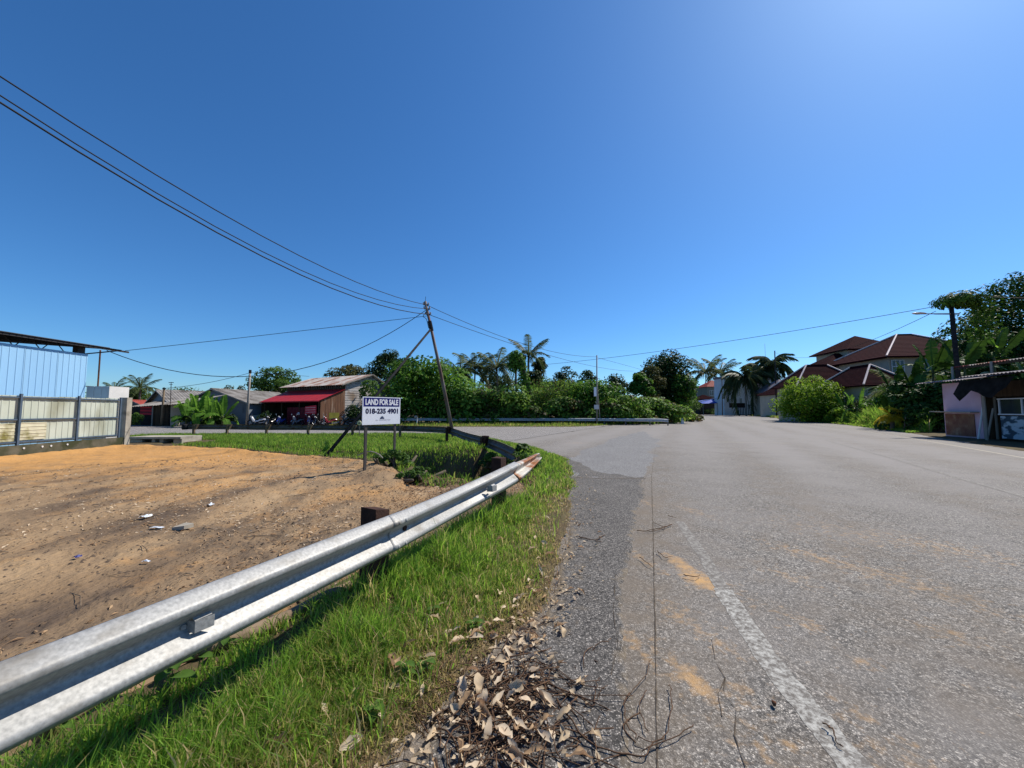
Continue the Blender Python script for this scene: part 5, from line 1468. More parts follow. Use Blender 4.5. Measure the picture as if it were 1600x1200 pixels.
# windows: upper storey front, ground floor left of porch
pane_window(rh, uc - bv * .03 + av * .3 + Vector((0, 0, HT(583, 53) )), 1.5, 1.75, av, -bv, 3, 2)
pane_window(rh, uc - bv * .03 + av * 3.4 + Vector((0, 0, HT(583, 53))), 1.6, 1.75, av, -bv, 3, 2, frame=M['green_paint'])
pane_window(rh, lc - av * .03 + bv * 3.6 + Vector((0, 0, 2.0)), 1.7, 1.7, bv, -av, 3, 3)
pane_window(rh, lc - bv * .03 + av * 1.0 + Vector((0, 0, 1.9)), 1.8, 1.7, av, -bv, 3, 3)
mb = MB(); mb.obox(lc - bv * .4 + av * .15 + Vector((0, 0, 3.5)), av * .75, bv * .38, (0, 0, .6)); mb.build('air_conditioner', M['cream'], rh)

# ------------------------------------------------------------------ far houses up the road
def simple_house(name, label, px0, px1, Y, py_e, py_r, wall, roof, depth=8, hipd=True, wins=()):
    c = Vector((Hx(px0, Y), Y, 0)); w = (Hx(px1, Y) - c.x)
    root = thing(name, label, 'house', tuple(c))
    global av, bv
    sa, sb_ = av, bv
    av, bv = Vector((1, 0, 0)), Vector((0, 1, 0))
    ze, zr = HT(py_e, Y), HT(py_r, Y + depth / 2)
    if hipd: hip(root, c, w, depth, ze, zr, .5, roof)
    else:
        F = house_frame((c.x + w, Y), (-1, 0), (0, 1)); gable_house(root, F, w, depth, ze, zr, wall, roof, nsheets=6)
    if hipd: block(root, c, w, depth, 0, ze - .15, wall)
    for (a, b, t, bt) in wins:
        wx0, wx1 = Hx(a, Y), Hx(b, Y)
        pane_window(root, Vector((wx0, Y - .01 - (.5 if False else 0), HT(bt, Y))), wx1 - wx0, HT(t, Y) - HT(bt, Y), Vector((1, 0, 0)), Vector((0, -1, 0)), 2, 1)
    av, bv = sa, sb_
    return root
simple_house('house', 'distant low house with grey roof and maroon wall left of the coconut palms', 1070, 1106, 165, 611, 601, pm('maroon_wall', (.10, .04, .045), (.13, .05, .055), scale=1, rough=.9), M['grey_roof'], 9, True, [(1083, 1090, 614, 622)])
simple_house('house', 'distant grey-green house with bright red tiled roof', 1106, 1138, 150, 604, 594, pm('grey_green_wall', (.16, .17, .14), (.20, .21, .17), scale=1, rough=.9), M['red_roof'], 8, True, [(1110, 1116, 610, 618), (1122, 1129, 610, 618)])
simple_house('house', 'low shelter with maroon roof in front of the red-tiled house', 1093, 1117, 140, 623, 617, M['dark_int'], M['maroon_roof'], 5, True)
bt = thing('tarpaulin', 'blue tarpaulin shade with pale edge beside the white house', 'tarpaulin', (Hx(1110, 126), 126, 0))
mb = MB(); mb.slab([(Hx(1098, 126), 126, HT(631, 126)), (Hx(1122, 126), 126, HT(630, 126)), (Hx(1124, 126), 130, HT(623, 126)), (Hx(1100, 126), 130, HT(626, 126))], (0, 0, .06)); mb.build('sheet', M['blue_tarp'], bt)
mb = MB(); mb.tube([(Hx(1092, 126), 125.9, HT(628, 126)), (Hx(1124, 126), 125.9, HT(621, 126))], .12, n=6); mb.build('edge_pole', M['frame_white'], bt)
for px_ in (1099, 1121): 
    mb = MB(); mb.tube([(Hx(px_, 126), 126.1, 0), (Hx(px_, 126), 126.1, HT(630, 126))], .08, n=6); mb.build('leg', M['pole_grey'], bt)
wh = thing('white_house', 'tall white two-storey house with steep gables behind drooping palms', 'house', (Hx(1133, 123), 123, 0))
Fw = house_frame((Hx(1176, 123), 123), (-1, 0), (0, 1))
gable_house(wh, Fw, Hx(1176, 123) - Hx(1144, 123), 9, HT(603, 123), HT(590, 123), M['whitewash'], M['tin_roof'], nsheets=5, over=.4)
Fw2 = house_frame((Hx(1143.8, 122), 122), (-1, 0), (0, 1))
mb = MB(); a_ = Hx(1132, 122); b_ = Hx(1143.5, 122)
mb.slab([(a_, 122, 0), (b_, 122, 0), (b_, 122, HT(602, 122)), (a_ + .2, 122, HT(590, 122))], (0, 6, 0)); mb.build('stair_tower', M['whitewash'], wh)
mb = MB(); mb.slab([(a_ - .2, 121.7, HT(589.3, 122)), (b_ + .1, 121.7, HT(602, 122)), (b_ + .1, 121.7, HT(600.8, 122)), (a_ - .2, 121.7, HT(588, 122))], (0, 6.4, 0)); mb.build('tower_roof', M['tin_roof'], wh)
Fw3 = house_frame((Hx(1218, 124.5), 124.5), (-1, 0), (0, 1))
gable_house(wh, Fw3, Hx(1218, 124.5) - Hx(1179, 124.5), 8, HT(612, 124.5), HT(589, 124.5), M['whitewash'], M['tin_roof'], nsheets=6, over=.4, ridge_s=.3)
X1 = Vector((1, 0, 0)); Yn = Vector((0, -1, 0))
for (a, b, t, bt_) in ((1138, 1143, 613, 618), (1139, 1142, 623, 630), (1147, 1151, 622, 630), (1156, 1160, 622, 630), (1196, 1201, 612, 620), (1206, 1211, 614, 620)):
    Yw = 121.98 if b <= 1143.5 else (122.98 if b < 1178 else 124.48)
    pane_window(wh, Vector((Hx(a, Yw), Yw, HT(bt_, Yw))), Hx(b, Yw) - Hx(a, Yw), HT(t, Yw) - HT(bt_, Yw), X1, Yn, 2, 1)
mb = MB(); mb.obox((Hx(1140, 117), 117, HT(637, 117)), (Hx(1166, 117) - Hx(1140, 117), 0, 0), (0, .15, 0), (0, 0, 1.4)); mb.build('balcony', M['dark_int'], wh)
gt = thing('gate', 'dark metal gate between white house and pale fence wall', 'gate', (Hx(1173, 111), 111, 0))
for px_ in np.linspace(1152, 1184, 14):
    mb = MB(); mb.box((Hx(px_, 111), 111, 1.7), (.2, .08, 3.1)); mb.build('bar', M['pole_dark'], gt)
for z_ in (.4, 3.1): 
    mb = MB(); mb.box(((Hx(1152, 111) + Hx(1184, 111)) / 2, 111.09, z_), (Hx(1184, 111) - Hx(1152, 111), .05, .12)); mb.build('rail', M['pole_dark'], gt)
bw = thing('wall', 'pale boundary wall of upright panels and dark gaps by the bend', 'wall', (Hx(1186, 108), 108, 0))
for k in range(9):
    pa, pb_ = 1186 + k * 5.6, 1186 + k * 5.6 + 3.7
    Ya = 108 - k * 3.6
    mb = MB(); mb.obox((Hx(pa, Ya), Ya, 0), (Hx(pb_, Ya) - Hx(pa, Ya), -.8, 0), (0, .2, 0), (0, 0, 3.2 - .13 * k)); mb.build('panel', M['concrete'] if k % 2 else M['cream_wall'], bw)
    mb = MB(); mb.obox((Hx(pb_, Ya), Ya - .7, 0), (Hx(pb_ + 1.9, Ya) - Hx(pb_, Ya), -.4, 0), (0, .1, 0), (0, 0, 2.6 - .1 * k)); mb.build('dark_panel', M['rust_dark'], bw)
simple_house('bungalow', 'grey and maroon roofed bungalow behind the yellow-green bush', 1212, 1262, 100, 612, 593, M['cream_wall'], M['tin_roof'], 9, True)
simple_house('bungalow', 'low house with maroon roof between pale wall and yellow-green bush', 1214, 1275, 90, 616, 601, M['cream_wall'], M['maroon_roof'], 6, True, [(1220, 1226, 622, 630)])
# poles up the road
r5_, top5 = thin_pole(1213, 548, 655, 84, .14, 'pole_dark', 'dark pole before the pale wall, beside the drooping palms', lean=-2.5, name='utility_pole')
r6_, top6 = thin_pole(1128.5, 590, 646, 118, .13, 'rust', 'thin brown pole standing before the white house', lean=-.5, name='utility_pole')
r7_, top7 = thin_pole(1199.5, 537, 640, 116, .05, 'pole_grey', 'slender pale aerial rising above the drooping palms', lean=-4.5, name='aerial_mast')
# vine-clad lamp post at the stall
vb = A(1503, 641, 26)
vl = thing('street_lamp', 'lamp post with long arm, its top smothered in vines', 'street lamp', (vb.x, 26, 0))
vtop = Vector((A(1499, 641, 26).x, 26, HT(470, 26)))
mb = MB(); mb.tube([(vb.x, 26, -.1), vtop], [.15, .12], n=10); mb.build('post', M['pole_dark'], vl, smooth=True)
arm0, arm1 = A(1499, 490, 26), A(1440, 490.5, 26)
mb = MB(); mb.tube([arm0, arm1], .035, n=6); mb.tube([arm0 + Vector((0, 0, -.06)), A(1460, 491, 26)], .02, n=5); mb.build('arm', M['pole_grey'], vl)
mb = MB(); hd = A(1436, 490, 26)
P = []
for f_, w_, h_ in ((-1, .03, .02), (-.7, .12, .06), (-.1, .18, .09), (.5, .13, .07), (1, .04, .03)):
    P.append([(hd.x + f_ * .48, 26 + w_ * math.cos(a), hd.z + .02 + h_ * math.sin(a)) for a in np.linspace(0, 2 * math.pi, 9)])
mb.grid(P); mb.build('lamp_head', M['lamp_glass'], vl, smooth=True)
cable('long street cable from vine-clad lamp post to the distant palms', A(1462, 478, 26), A(705, 577, 70), [(1250, 524), (1060, 553), (933, 562), (850, 561)], .020, 40)
cable('service cable from the vine-clad lamp post past villa to the dark pole', A(1462, 486, 26), top5 - Vector((0, 0, .4)), [(1380, 526), (1310, 551), (1260, 557)], .018)
cable('cable running right from the vines into the big tree', A(1532, 463, 26), A(1640, 466, 24), [(1570, 465)], .020)
# ------------------------------------------------------------------ vegetation
M['f_vine'] = foliage_mat('vine_leaves', [(.026, .070, .010), (.050, .128, .015), (.085, .195, .022), (.145, .265, .036)], rough=.42, trans=.22, spec=.42)
M['f_thicket'] = foliage_mat('thicket_leaves', [(.085, .070, .028), (.045, .105, .016), (.085, .18, .024), (.135, .25, .036), (.21, .32, .060)], rough=.45, trans=.25, spec=.4)
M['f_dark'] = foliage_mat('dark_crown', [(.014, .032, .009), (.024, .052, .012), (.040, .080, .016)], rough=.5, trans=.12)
M['f_olive'] = foliage_mat('olive_crown', [(.040, .050, .016), (.070, .078, .022), (.110, .095, .030)], rough=.6, trans=.15)
M['f_mid'] = foliage_mat('mid_green_crown', [(.032, .070, .014), (.062, .125, .022), (.10, .18, .032)], rough=.5, trans=.25)
M['f_lime'] = foliage_mat('yellow_green_bush', [(.070, .135, .012), (.135, .24, .018), (.21, .33, .030)], rough=.5, trans=.3)
M['f_shrub'] = foliage_mat('reddish_shrub', [(.055, .085, .020), (.10, .14, .03), (.16, .10, .04), (.19, .08, .04)], rough=.6, trans=.2)
M['f_palm'] = foliage_mat('palm_fronds', [(.025, .042, .012), (.048, .075, .020), (.085, .115, .038), (.16, .15, .07)], rough=.45, trans=.18)
M['f_palmdark'] = foliage_mat('dark_palm_fronds', [(.028, .045, .020), (.050, .075, .030), (.085, .105, .045)], rough=.5, trans=.12)
M['f_banana'] = foliage_mat('banana_leaves', [(.045, .11, .016), (.085, .19, .022), (.15, .28, .038)], rough=.38, trans=.35, spec=.45)
M['f_vinedark'] = foliage_mat('hanging_creeper', [(.020, .055, .008), (.038, .095, .012), (.085, .165, .020)], trans=.04)
M['f_shade'] = foliage_mat('shaded_creeper', [(.014, .040, .008), (.026, .068, .010), (.045, .105, .014)], trans=.05)  # creeper green darkened to carry the shade on the growth round the stall
M['f_yellow'] = foliage_mat('yellow_palm_leaves', [(.30, .24, .015), (.42, .34, .02), (.20, .22, .03)], rough=.5, trans=.3)
M['stem'] = pm('green_stem', (.10, .12, .045), (.15, .13, .06), scale=3, rough=.8, stretch=(1, 1, .3))

def trunk_mesh(root, x, y, z1, r, spread, name='trunk', mat='trunk', limbs=5, lean=(0, 0)):
    mb = MB(); top = Vector((x + lean[0], y + lean[1], z1))
    mb.tube(smooth_path([Vector((x, y, -.2)), Vector((x + lean[0] * .3 + random.uniform(-.1, .1), y, z1 * .5)), top], 4), [r * (1 - .45 * k / 8) for k in range(9)], n=8)
    for k in range(limbs):
        a = 2 * math.pi * k / limbs + random.uniform(-.4, .4)
        b0 = Vector((x, y, 0)).lerp(top, random.uniform(.65, .95)); b0.z = z1 * random.uniform(.65, .95)
        e = b0 + Vector((math.cos(a) * spread, math.sin(a) * spread, spread * random.uniform(.6, 1.2)))
        mb.tube([b0, b0.lerp(e, .5) + Vector((0, 0, .15 * spread)), e], [r * .5, r * .32, r * .12], n=5)
    return mb.build(name, M[mat], root, smooth=True)

def tree(label, px0, px1, py_top, Y, mat, n=4200, leaf=.42, name='broadleaf_tree', crown_base=None, depth=None, k=26, cr=.42, group=None, seed=0, cat='tree', trunk=True, lo=.45):
    r = np.random.default_rng(1000 + seed + int(px0))
    x = Hx((px0 + px1) / 2, Y); w = Hx(px1, Y) - Hx(px0, Y); h = HT(py_top, Y)
    zb = h * .28 if crown_base is None else crown_base
    root = thing(name, label, cat, (x, Y, 0), 0, group)
    rad = (w / 2 * .82, (depth or w) / 2 * .82, (h - zb) / 2 * .86)
    cz = (h + zb) / 2
    P, Nn, tint, q = clumps(n, (x, Y, cz), rad, k, cr, r, lo=lo)
    if trunk: trunk_mesh(root, x, Y, max(zb + .3, cz * .8), max(.12, .035 * h), w * .28)
    leaves('crown', P, Nn, tint, leaf * np.ones(len(P)), M[mat], root, r=r)
    return root

def mound(label, px0, px1, py_top, Y, mat, n=5200, leaf=.34, name='vine_thicket', depth=5, cat='shrub', seed=0, k=46, cr=.30, aspect=.75, droop=.55, peaks=None, group=None, py_bot=None, hang=.3):
    """ground-hugging mass of creeper-covered growth, taller towards its middle"""
    r = np.random.default_rng(3000 + seed + int(px0))
    x0, x1 = Hx(px0, Y), Hx(px1, Y); h = HT(py_top, Y); w = x1 - x0
    root = thing(name, label, cat, ((x0 + x1) / 2, Y, 0), 0, group)
    # clump centres fill a lumpy half-dome
    u = r.random(k); t = r.random(k)
    cx = x0 + w * u; dome = np.clip(1 - np.abs(2 * u - 1) ** 2.6, .08, 1) ** .5
    hh = h * dome * (.66 + .38 * r.random(k))
    cy = Y + depth * (r.random(k) - .5)
    cz = hh * np.where(r.random(k) < .5, .92, .15 + .8 * t) - cr * h * .25
    cw = cr * min(h, w * .7) * (.5 + .8 * r.random(k))
    idx = r.choice(k, n, p=cw ** 2 / (cw ** 2).sum())
    v = unit(n, r); v[:, 2] = np.where(v[:, 2] < -.4, -v[:, 2], v[:, 2])
    rad = cw[idx][:, None] * (.75 + .33 * r.random((n, 1)))
    P = np.stack([cx[idx], cy[idx], cz[idx]], 1) + v * rad * np.array([1.15, 1, .9])
    Nn = norm(v * .8 + np.array([0, 0, .40]) + r.normal(size=(n, 3)) * .30)
    tint = np.clip(.46 + (r.random(k)[idx] - .5) * .75 + r.normal(size=n) * .22, 0, 1)
    m = (P[:, 2] > .02) & (P[:, 2] < h * 1.03)
    P, Nn, tint = P[m], Nn[m], tint[m]
    mb = MB()
    for q in range(7):
        xx = x0 + w * (q + .5) / 7; mb.tube([(xx, Y, -.1), (xx + r.normal() * .3, Y + r.normal() * .3, h * .55)], [.07, .03], n=5)
    mb.build('stems', M['trunk'], root, smooth=True)
    leaves('foliage', P, Nn, tint, leaf * np.ones(len(P)), M[mat], root, aspect=aspect, droop=droop, r=r)
    return root

# ---- palms
def frond_mesh(L_, droop, ll, n=17, seed=0, w=.06, hang=.5, lift=.35):
    r = np.random.default_rng(seed)
    t = np.linspace(0, 1, n)
    pts = np.stack([L_ * (t - .12 * droop * t ** 3), np.zeros(n), L_ * (lift * t - droop * t ** 2.2)], 1)
    V = []; F = []; T = []
    def add(vs, fs, tn):
        b = len(V); V.extend(vs); F.extend([[i + b for i in f] for f in fs]); T.extend([tn] * len(vs))
    for k in range(n - 1):                                   # rachis
        a, b = pts[k], pts[k + 1]; s = .035 * (1 - .8 * t[k])
        add([a + [0, s, 0], a - [0, s, 0], b - [0, s, 0], b + [0, s, 0]], [[0, 1, 2], [0, 2, 3]], .75)
    for k in range(2, n):
        for sd in (-1, 1):
            for sub in (0, .5):
                if k == n - 1 and sub: continue
                a = pts[k] + (pts[min(k + 1, n - 1)] - pts[k]) * sub
                tt = t[k]; l = ll * (math.sin(math.pi * (.12 + .80 * tt)) ** .7) * (.85 + .3 * r.random())
                tip = a + np.array([l * .42, sd * l * (.80 - .25 * hang), -l * hang * (.5 + .6 * r.random())])
                mid = a * .5 + tip * .5 + np.array([0, 0, .10 * l]); dirx = np.array([w, 0, 0])
                add([a - dirx * .6, a + dirx * .6, mid + dirx, mid - dirx, tip], [[0, 1, 2], [0, 2, 3], [3, 2, 4]], float(np.clip(.4 + .22 * r.normal(), 0, 1)))
    return np.array(V), F, np.array(T)

def mesh_from(name, V, F, T, mat):
    F = np.array(F, np.int32)
    me = bpy.data.meshes.new(name)
    me.vertices.add(len(V)); me.vertices.foreach_set('co', np.asarray(V, np.float32).ravel())
    me.loops.add(F.size); me.loops.foreach_set('vertex_index', F.ravel())
    me.polygons.add(len(F)); me.polygons.foreach_set('loop_start', np.arange(0, F.size, 3, dtype=np.int32))
    a = me.attributes.new('tint', 'FLOAT', 'POINT'); a.data.foreach_set('value', np.asarray(T, np.float32))
    me.update(calc_edges=True); me.materials.append(mat)
    return me
FR = {}
def fronds_of(key, mat, args):
    FR[key] = [mesh_from('frond', *frond_mesh(seed=40 + k, **a), M[mat]) for k, a in enumerate(args)]
fronds_of('coco', 'f_palm', [dict(L_=1, droop=.35, ll=.30, lift=.50, w=.014, hang=.6), dict(L_=1, droop=.75, ll=.30, lift=.45, w=.014, hang=.75), dict(L_=.95, droop=1.15, ll=.28, lift=.30, w=.014, hang=.8)])
fronds_of('royal', 'f_palmdark', [dict(L_=1, droop=.85, ll=.34, lift=.62, w=.022, hang=1.0, n=21), dict(L_=1, droop=1.35, ll=.36, lift=.50, w=.022, hang=1.1, n=21), dict(L_=.95, droop=1.75, ll=.34, lift=.40, w=.022, hang=1.1, n=21)])
fronds_of('young', 'f_palm', [dict(L_=1, droop=.45, ll=.30, lift=.75, w=.016, hang=.5), dict(L_=1, droop=.9, ll=.32, lift=.70, w=.016, hang=.6)])
fronds_of('yellow', 'f_yellow', [dict(L_=1, droop=.6, ll=.34, lift=.80, w=.02, hang=.6), dict(L_=1, droop=1.1, ll=.34, lift=.65, w=.02, hang=.8)])

def palm(label, px, py_top, Y, size, key='coco', nf=17, lean=0.0, group=None, tr=.15, crown_up=.55, name='palm_tree', seed=0, trunkmat='palm_trunk', base_z=None, mean=.0):
    r = np.random.default_rng(500 + seed + int(px))
    top_z = HT(py_top, Y) - size * crown_up; x = Hx(px, Y); bx = Hx(px - lean, Y)
    root = thing(name, label, 'palm', (bx, Y, 0), 0, group)
    top = Vector((x, Y, top_z))
    if top_z > .5:
        mb = MB(); path = smooth_path([Vector((bx, Y, -.1)), Vector((bx + (x - bx) * .35, Y, top_z * .5)), top], 6)
        mb.tube(path, [tr * (1.25 - .5 * k / (len(path) - 1)) for k in range(len(path))], n=8); mb.build('trunk', M[trunkmat], root, smooth=True)
    for k in range(nf):
        f = k / nf
        me = FR[key][0 if f < .35 else (1 if f < .72 else min(2, len(FR[key]) - 1))]
        o = bpy.data.objects.new('frond', me); C.objects.link(o); o.parent = root
        o.location = top - root.location
        pitch = math.radians(52 - 78 * f + mean + r.normal() * 7)
        o.rotation_euler = (r.normal() * .15, -pitch * .75, k * 2.399 + r.normal() * .2)
        s = size * (.85 + .25 * r.random()); o.scale = (s, s, s)
    return root

# ---- banana
def banana_leaf(L_, wd, lift, droop, seed=0, tears=True):
    r = np.random.default_rng(seed); n = 15
    V = []; F = []; T = []
    t = np.linspace(0, 1, n)
    x = L_ * (.12 + .88 * t) * (1 - .15 * droop * t); z = L_ * (lift * t - droop * t ** 2.1)
    wv = wd * np.sin(np.pi * np.clip(.04 + .93 * t, 0, 1)) ** .55
    for k in range(n - 1):
        for sd in (-1, 1):
            s0 = 1; j = (.82 + .3 * r.random()) if tears else 1; dz = -.25 * wv[k] * (.6 + .8 * r.random())
            gap = .82 if (tears and r.random() < .35) else 1.0
            a = [x[k], 0, z[k]]; b = [x[k] + (x[k + 1] - x[k]) * 1.0, 0, z[k + 1]]
            c = [x[k] + (x[k + 1] - x[k]) * gap + .05, sd * wv[k + 1] * j, z[k + 1] + dz]; d = [x[k] + .05, sd * wv[k] * j, z[k] + dz]
            i = len(V); V += [a, b, c, d]; T += [.45 + .15 * r.normal()] * 2 + [.35 + .15 * r.normal()] * 2
            F += [[i, i + 1, i + 2], [i, i + 2, i + 3]] if sd > 0 else [[i, i + 2, i + 1], [i, i + 3, i + 2]]
    for k in range(n - 1):
        s = .025 * (1 - .7 * t[k]); i = len(V); V += [[x[k], s, z[k] + .012], [x[k], -s, z[k] + .012], [x[k + 1], -s, z[k + 1] + .012], [x[k + 1], s, z[k + 1] + .012]]; T += [.95] * 4; F += [[i, i + 1, i + 2], [i, i + 2, i + 3]]
    i = len(V); V += [[0, .03, 0], [0, -.03, 0], [x[0], -.03, z[0]], [x[0], .03, z[0]]]; T += [.9] * 4; F += [[i, i + 1, i + 2], [i, i + 2, i + 3]]
    return np.array(V), F, np.clip(np.array(T), 0, 1)
M['f_banana_shaded'] = foliage_mat('shaded_banana_leaves', [(.022, .055, .010), (.038, .09, .014), (.07, .14, .022)], trans=.06)  # darker copy of the leaf colour, with the right-hand plants' shade in it
BL = [mesh_from('leaf', *banana_leaf(1, .17, .85, .25, 1), M['f_banana']), mesh_from('leaf', *banana_leaf(1, .18, .70, .75, 2), M['f_banana']), mesh_from('leaf', *banana_leaf(1, .16, .55, 1.2, 3), M['f_banana'])]
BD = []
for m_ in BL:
    c_ = m_.copy(); c_.materials[0] = M['f_banana_shaded']; BD.append(c_)
def banana(label, px, py_top, Y, leaf, nl=8, base_px=None, group=None, seed=0, spread=1.0, dark=False):
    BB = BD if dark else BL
    r = np.random.default_rng(800 + seed + int(px)); x = Hx(px, Y); h = max(.4, HT(py_top, Y) - leaf * .72)
    root = thing('banana_plant', label, 'banana plant', (x, Y, 0), 0, group)
    mb = MB(); mb.tube([(x, Y, -.1), (x + r.normal() * .05, Y, h * .6), (x, Y, h)], [.14, .11, .07], n=8); mb.build('stem', M['stem'], root, smooth=True)
    for k in range(nl):
        f = k / max(1, nl - 1); o = bpy.data.objects.new('leaf', BB[0 if f < .4 else (1 if f < .75 else 2)]); C.objects.link(o); o.parent = root
        o.location = (0, 0, h - .25 * f * leaf * .5)
        o.rotation_euler = (r.normal() * .25, -math.radians((42 - 58 * f) * spread), k * 2.3 + r.normal() * .35)
        s = leaf * (.85 + .3 * r.random()); o.scale = (s, s, s)
    return root

# left background
palm('leftmost small palm peeping over the white box and fence', 176, 596, 66, 2.6, nf=14, seed=1, lean=-1)
palm('small bushy palm above the fence pillar, left of the brown hut', 217, 591, 60, 3.0, nf=16, seed=2)
tree('low green tree between the two small palms at left', 186, 226, 606, 62, 'f_mid', n=2200, leaf=.4, crown_base=.6)
tree('spreading mid-green tree behind the roof of the grey house', 390, 478, 580, 62, 'f_mid', n=5200, leaf=.42, k=34, cr=.36)
tree('tiny treetop showing above the ridge of the grey house', 338, 362, 601, 70, 'f_olive', n=1100, leaf=.4)
tree('second tiny treetop just left of the pale grey pole', 366, 384, 604, 74, 'f_olive', n=900, leaf=.4)
tree('brownish olive tree with thin twiggy right side behind the shop', 510, 576, 560, 74, 'f_olive', n=3600, leaf=.48, k=24, cr=.36)
tree('round dark green tree rising behind the shop gable', 568, 640, 547, 68, 'f_dark', n=6500, leaf=.42, k=44, cr=.36)
# shrub and small tree in front of the shop
tree('spindly small tree with leafy tufts before the shop gable', 560, 594, 596, 38.5, 'f_mid', n=420, leaf=.34, k=6, cr=.42, crown_base=2.6, name='small_tree')
tree('dark potted-looking bush at the foot of the shop gable', 541, 566, 630, 40.5, 'f_dark', n=900, leaf=.22, crown_base=.1, trunk=False, name='bush', cat='bush')
tree('low green plant under the eave of the brown hut', 203, 222, 642, 38.2, 'f_mid', n=500, leaf=.2, crown_base=.0, trunk=False, name='bush', cat='bush')
tree('dark bush leaning against the light blue door of the grey house', 404, 436, 645, 41.6, 'f_dark', n=700, leaf=.2, crown_base=.05, trunk=False, name='bush', cat='bush')
# vine-covered hill of growth left of the leaning pole
mound('tall hill of vine-smothered growth behind the sale sign', 606, 742, 567, 47, 'f_vine', n=11000, leaf=.40, depth=7, k=80, cr=.26)
mound('low leafy growth behind the far rail beside the sale sign', 594, 690, 625, 45.4, 'f_vine', n=3600, leaf=.32, depth=3, k=40)
mound('lower vine slope at the right foot of the tall vine hill', 690, 770, 602, 45.6, 'f_thicket', n=5200, leaf=.34, depth=4)
# palms behind the thicket
palm('left one of three coconut palms behind the thicket, beside the leaning pole', 718, 561, 64, 4.3, nf=20, seed=3, group=None)
palm('middle one of three coconut palms behind the thicket', 742, 555, 66, 4.4, nf=19, seed=4, lean=2)
palm('right one of three coconut palms behind the thicket, spreading wide', 776, 551, 64, 4.8, nf=21, seed=5, lean=-2)
palm('tallest palm, rising beside the vine-clad snag', 826, 536, 60, 3.9, nf=18, seed=6, tr=.18)
tree('dark leafy tree close behind the three coconut palms', 752, 802, 571, 72, 'f_dark', n=3000, leaf=.45, crown_base=1.5)
# layered dark branches right of the tallest palm
for k, (lab, a, b, c, d) in enumerate([('dark flat-topped tree crown right of the tallest palm', 832, 855, 559, 62), ('lower dark tree crown beneath the flat-topped one', 822, 850, 579, 60)]):
    tree(lab, a, b, c, d, 'f_dark', n=1500, leaf=.40, crown_base=HT(c + 30, d), k=12, cr=.5, seed=k)
# vine-clad snag and bare trunk
def snag(label, pts, r0, r1, nleaf, Y, leaf=.30, matl='f_vine', name='vine_clad_snag', bare=False):
    W3 = [A(px, py, Y) for px, py in pts]; root = thing(name, label, 'tree', (W3[0].x, Y, 0)); path = smooth_path(W3, 6)
    mb = MB(); mb.tube(path, [r0 + (r1 - r0) * k / (len(path) - 1) for k in range(len(path))], n=8); mb.build('trunk', M['trunk'], root, smooth=True)
    if nleaf:
        r = np.random.default_rng(77 + nleaf); idx = r.integers(0, len(path), nleaf); f = idx / (len(path) - 1)
        c = np.array([p[:] for p in path])[idx]; u = unit(nleaf, r); ww = (.75 - .35 * np.abs(f - .75)) * (.5 + .6 * r.random(nleaf))
        P = c + u * ww[:, None] * np.array([1, 1, 1.1]) + np.stack([np.zeros(nleaf), np.zeros(nleaf), -.25 * r.random(nleaf)], 1)
        leaves('vines', P, norm(u + [0, 0, .3]), np.clip(.5 + .25 * r.normal(size=nleaf), 0, 1), leaf * np.ones(nleaf), M[matl], root, aspect=.7, droop=.7, r=r)
    return root
snag('leaning snag wrapped in vines, arching over at its top', [(836, 655), (829, 625), (821, 595), (815, 570), (808, 556), (803, 560), (801, 572)], .30, .14, 2300, 46)
snag('bare grey trunk standing left of the vine-wrapped snag', [(808, 656), (806.5, 610), (805.5, 566)], .16, .11, 60, 46.6, name='bare_trunk')
# thicket along the far guardrail
mound('thicket of creepers between the palms and the vine-clad snag', 742, 830, 606, 46.5, 'f_thicket', n=6500, leaf=.34, depth=6, k=60)
mound('pale bamboo-like thicket right of the vine-clad snag', 818, 904, 596, 48, 'f_thicket', n=7500, leaf=.36, depth=6, k=64, aspect=.32, droop=.9)
mound('creeper thicket directly behind the slim pole', 880, 966, 598, 48.5, 'f_vine', n=7000, leaf=.36, depth=6, k=60)
mound('low front mound of bright creepers right of the slim pole', 934, 1006, 618, 45.5, 'f_thicket', n=5600, leaf=.34, depth=5, k=50)
mound('low front mound of creepers left of the slim pole', 846, 924, 622, 45.0, 'f_thicket', n=4600, leaf=.32, depth=3.5, k=40)
mound('low front mound of creepers below the vine-clad snag', 760, 850, 628, 44.8, 'f_thicket', n=4600, leaf=.32, depth=3, k=40)
mound('sloping bright green creepers at the right end of the thicket', 986, 1056, 622, 49, 'f_thicket', n=5600, leaf=.34, depth=6, k=50)
mound('dark vine column beneath the olive tree by the bend', 984, 1022, 576, 53, 'f_vine', n=4200, leaf=.38, depth=4, k=36)
tree('dark treetop behind the thicket, left of two', 862, 908, 572, 64, 'f_dark', n=3000, leaf=.42, crown_base=2)
tree('dark pointed treetop behind the thicket, right of two', 903, 938, 574, 66, 'f_dark', n=2200, leaf=.42, crown_base=2)
tree('small lone treetop above the thicket right of the slim pole', 950, 966, 583, 66, 'f_dark', n=700, leaf=.36, crown_base=3)
tree('olive-green tree leaning out before the big dark tree', 1000, 1036, 572, 57, 'f_olive', n=2600, leaf=.36, crown_base=2.0)
tree('big dark tree at the bend left of the distant houses', 1004, 1082, 551, 62, 'f_dark', n=9500, leaf=.44, k=56, cr=.40, crown_base=.4)
tree('bushy dark lower tree at the right foot of the big dark tree', 1040, 1090, 583, 60, 'f_vine', n=4200, leaf=.40, k=36, cr=.36, crown_base=.3)
tree('small round green bush before the low grey-roofed house', 1062, 1094, 619, 122, 'f_mid', n=1500, leaf=.36, crown_base=.05, name='bush', cat='bush', trunk=False)
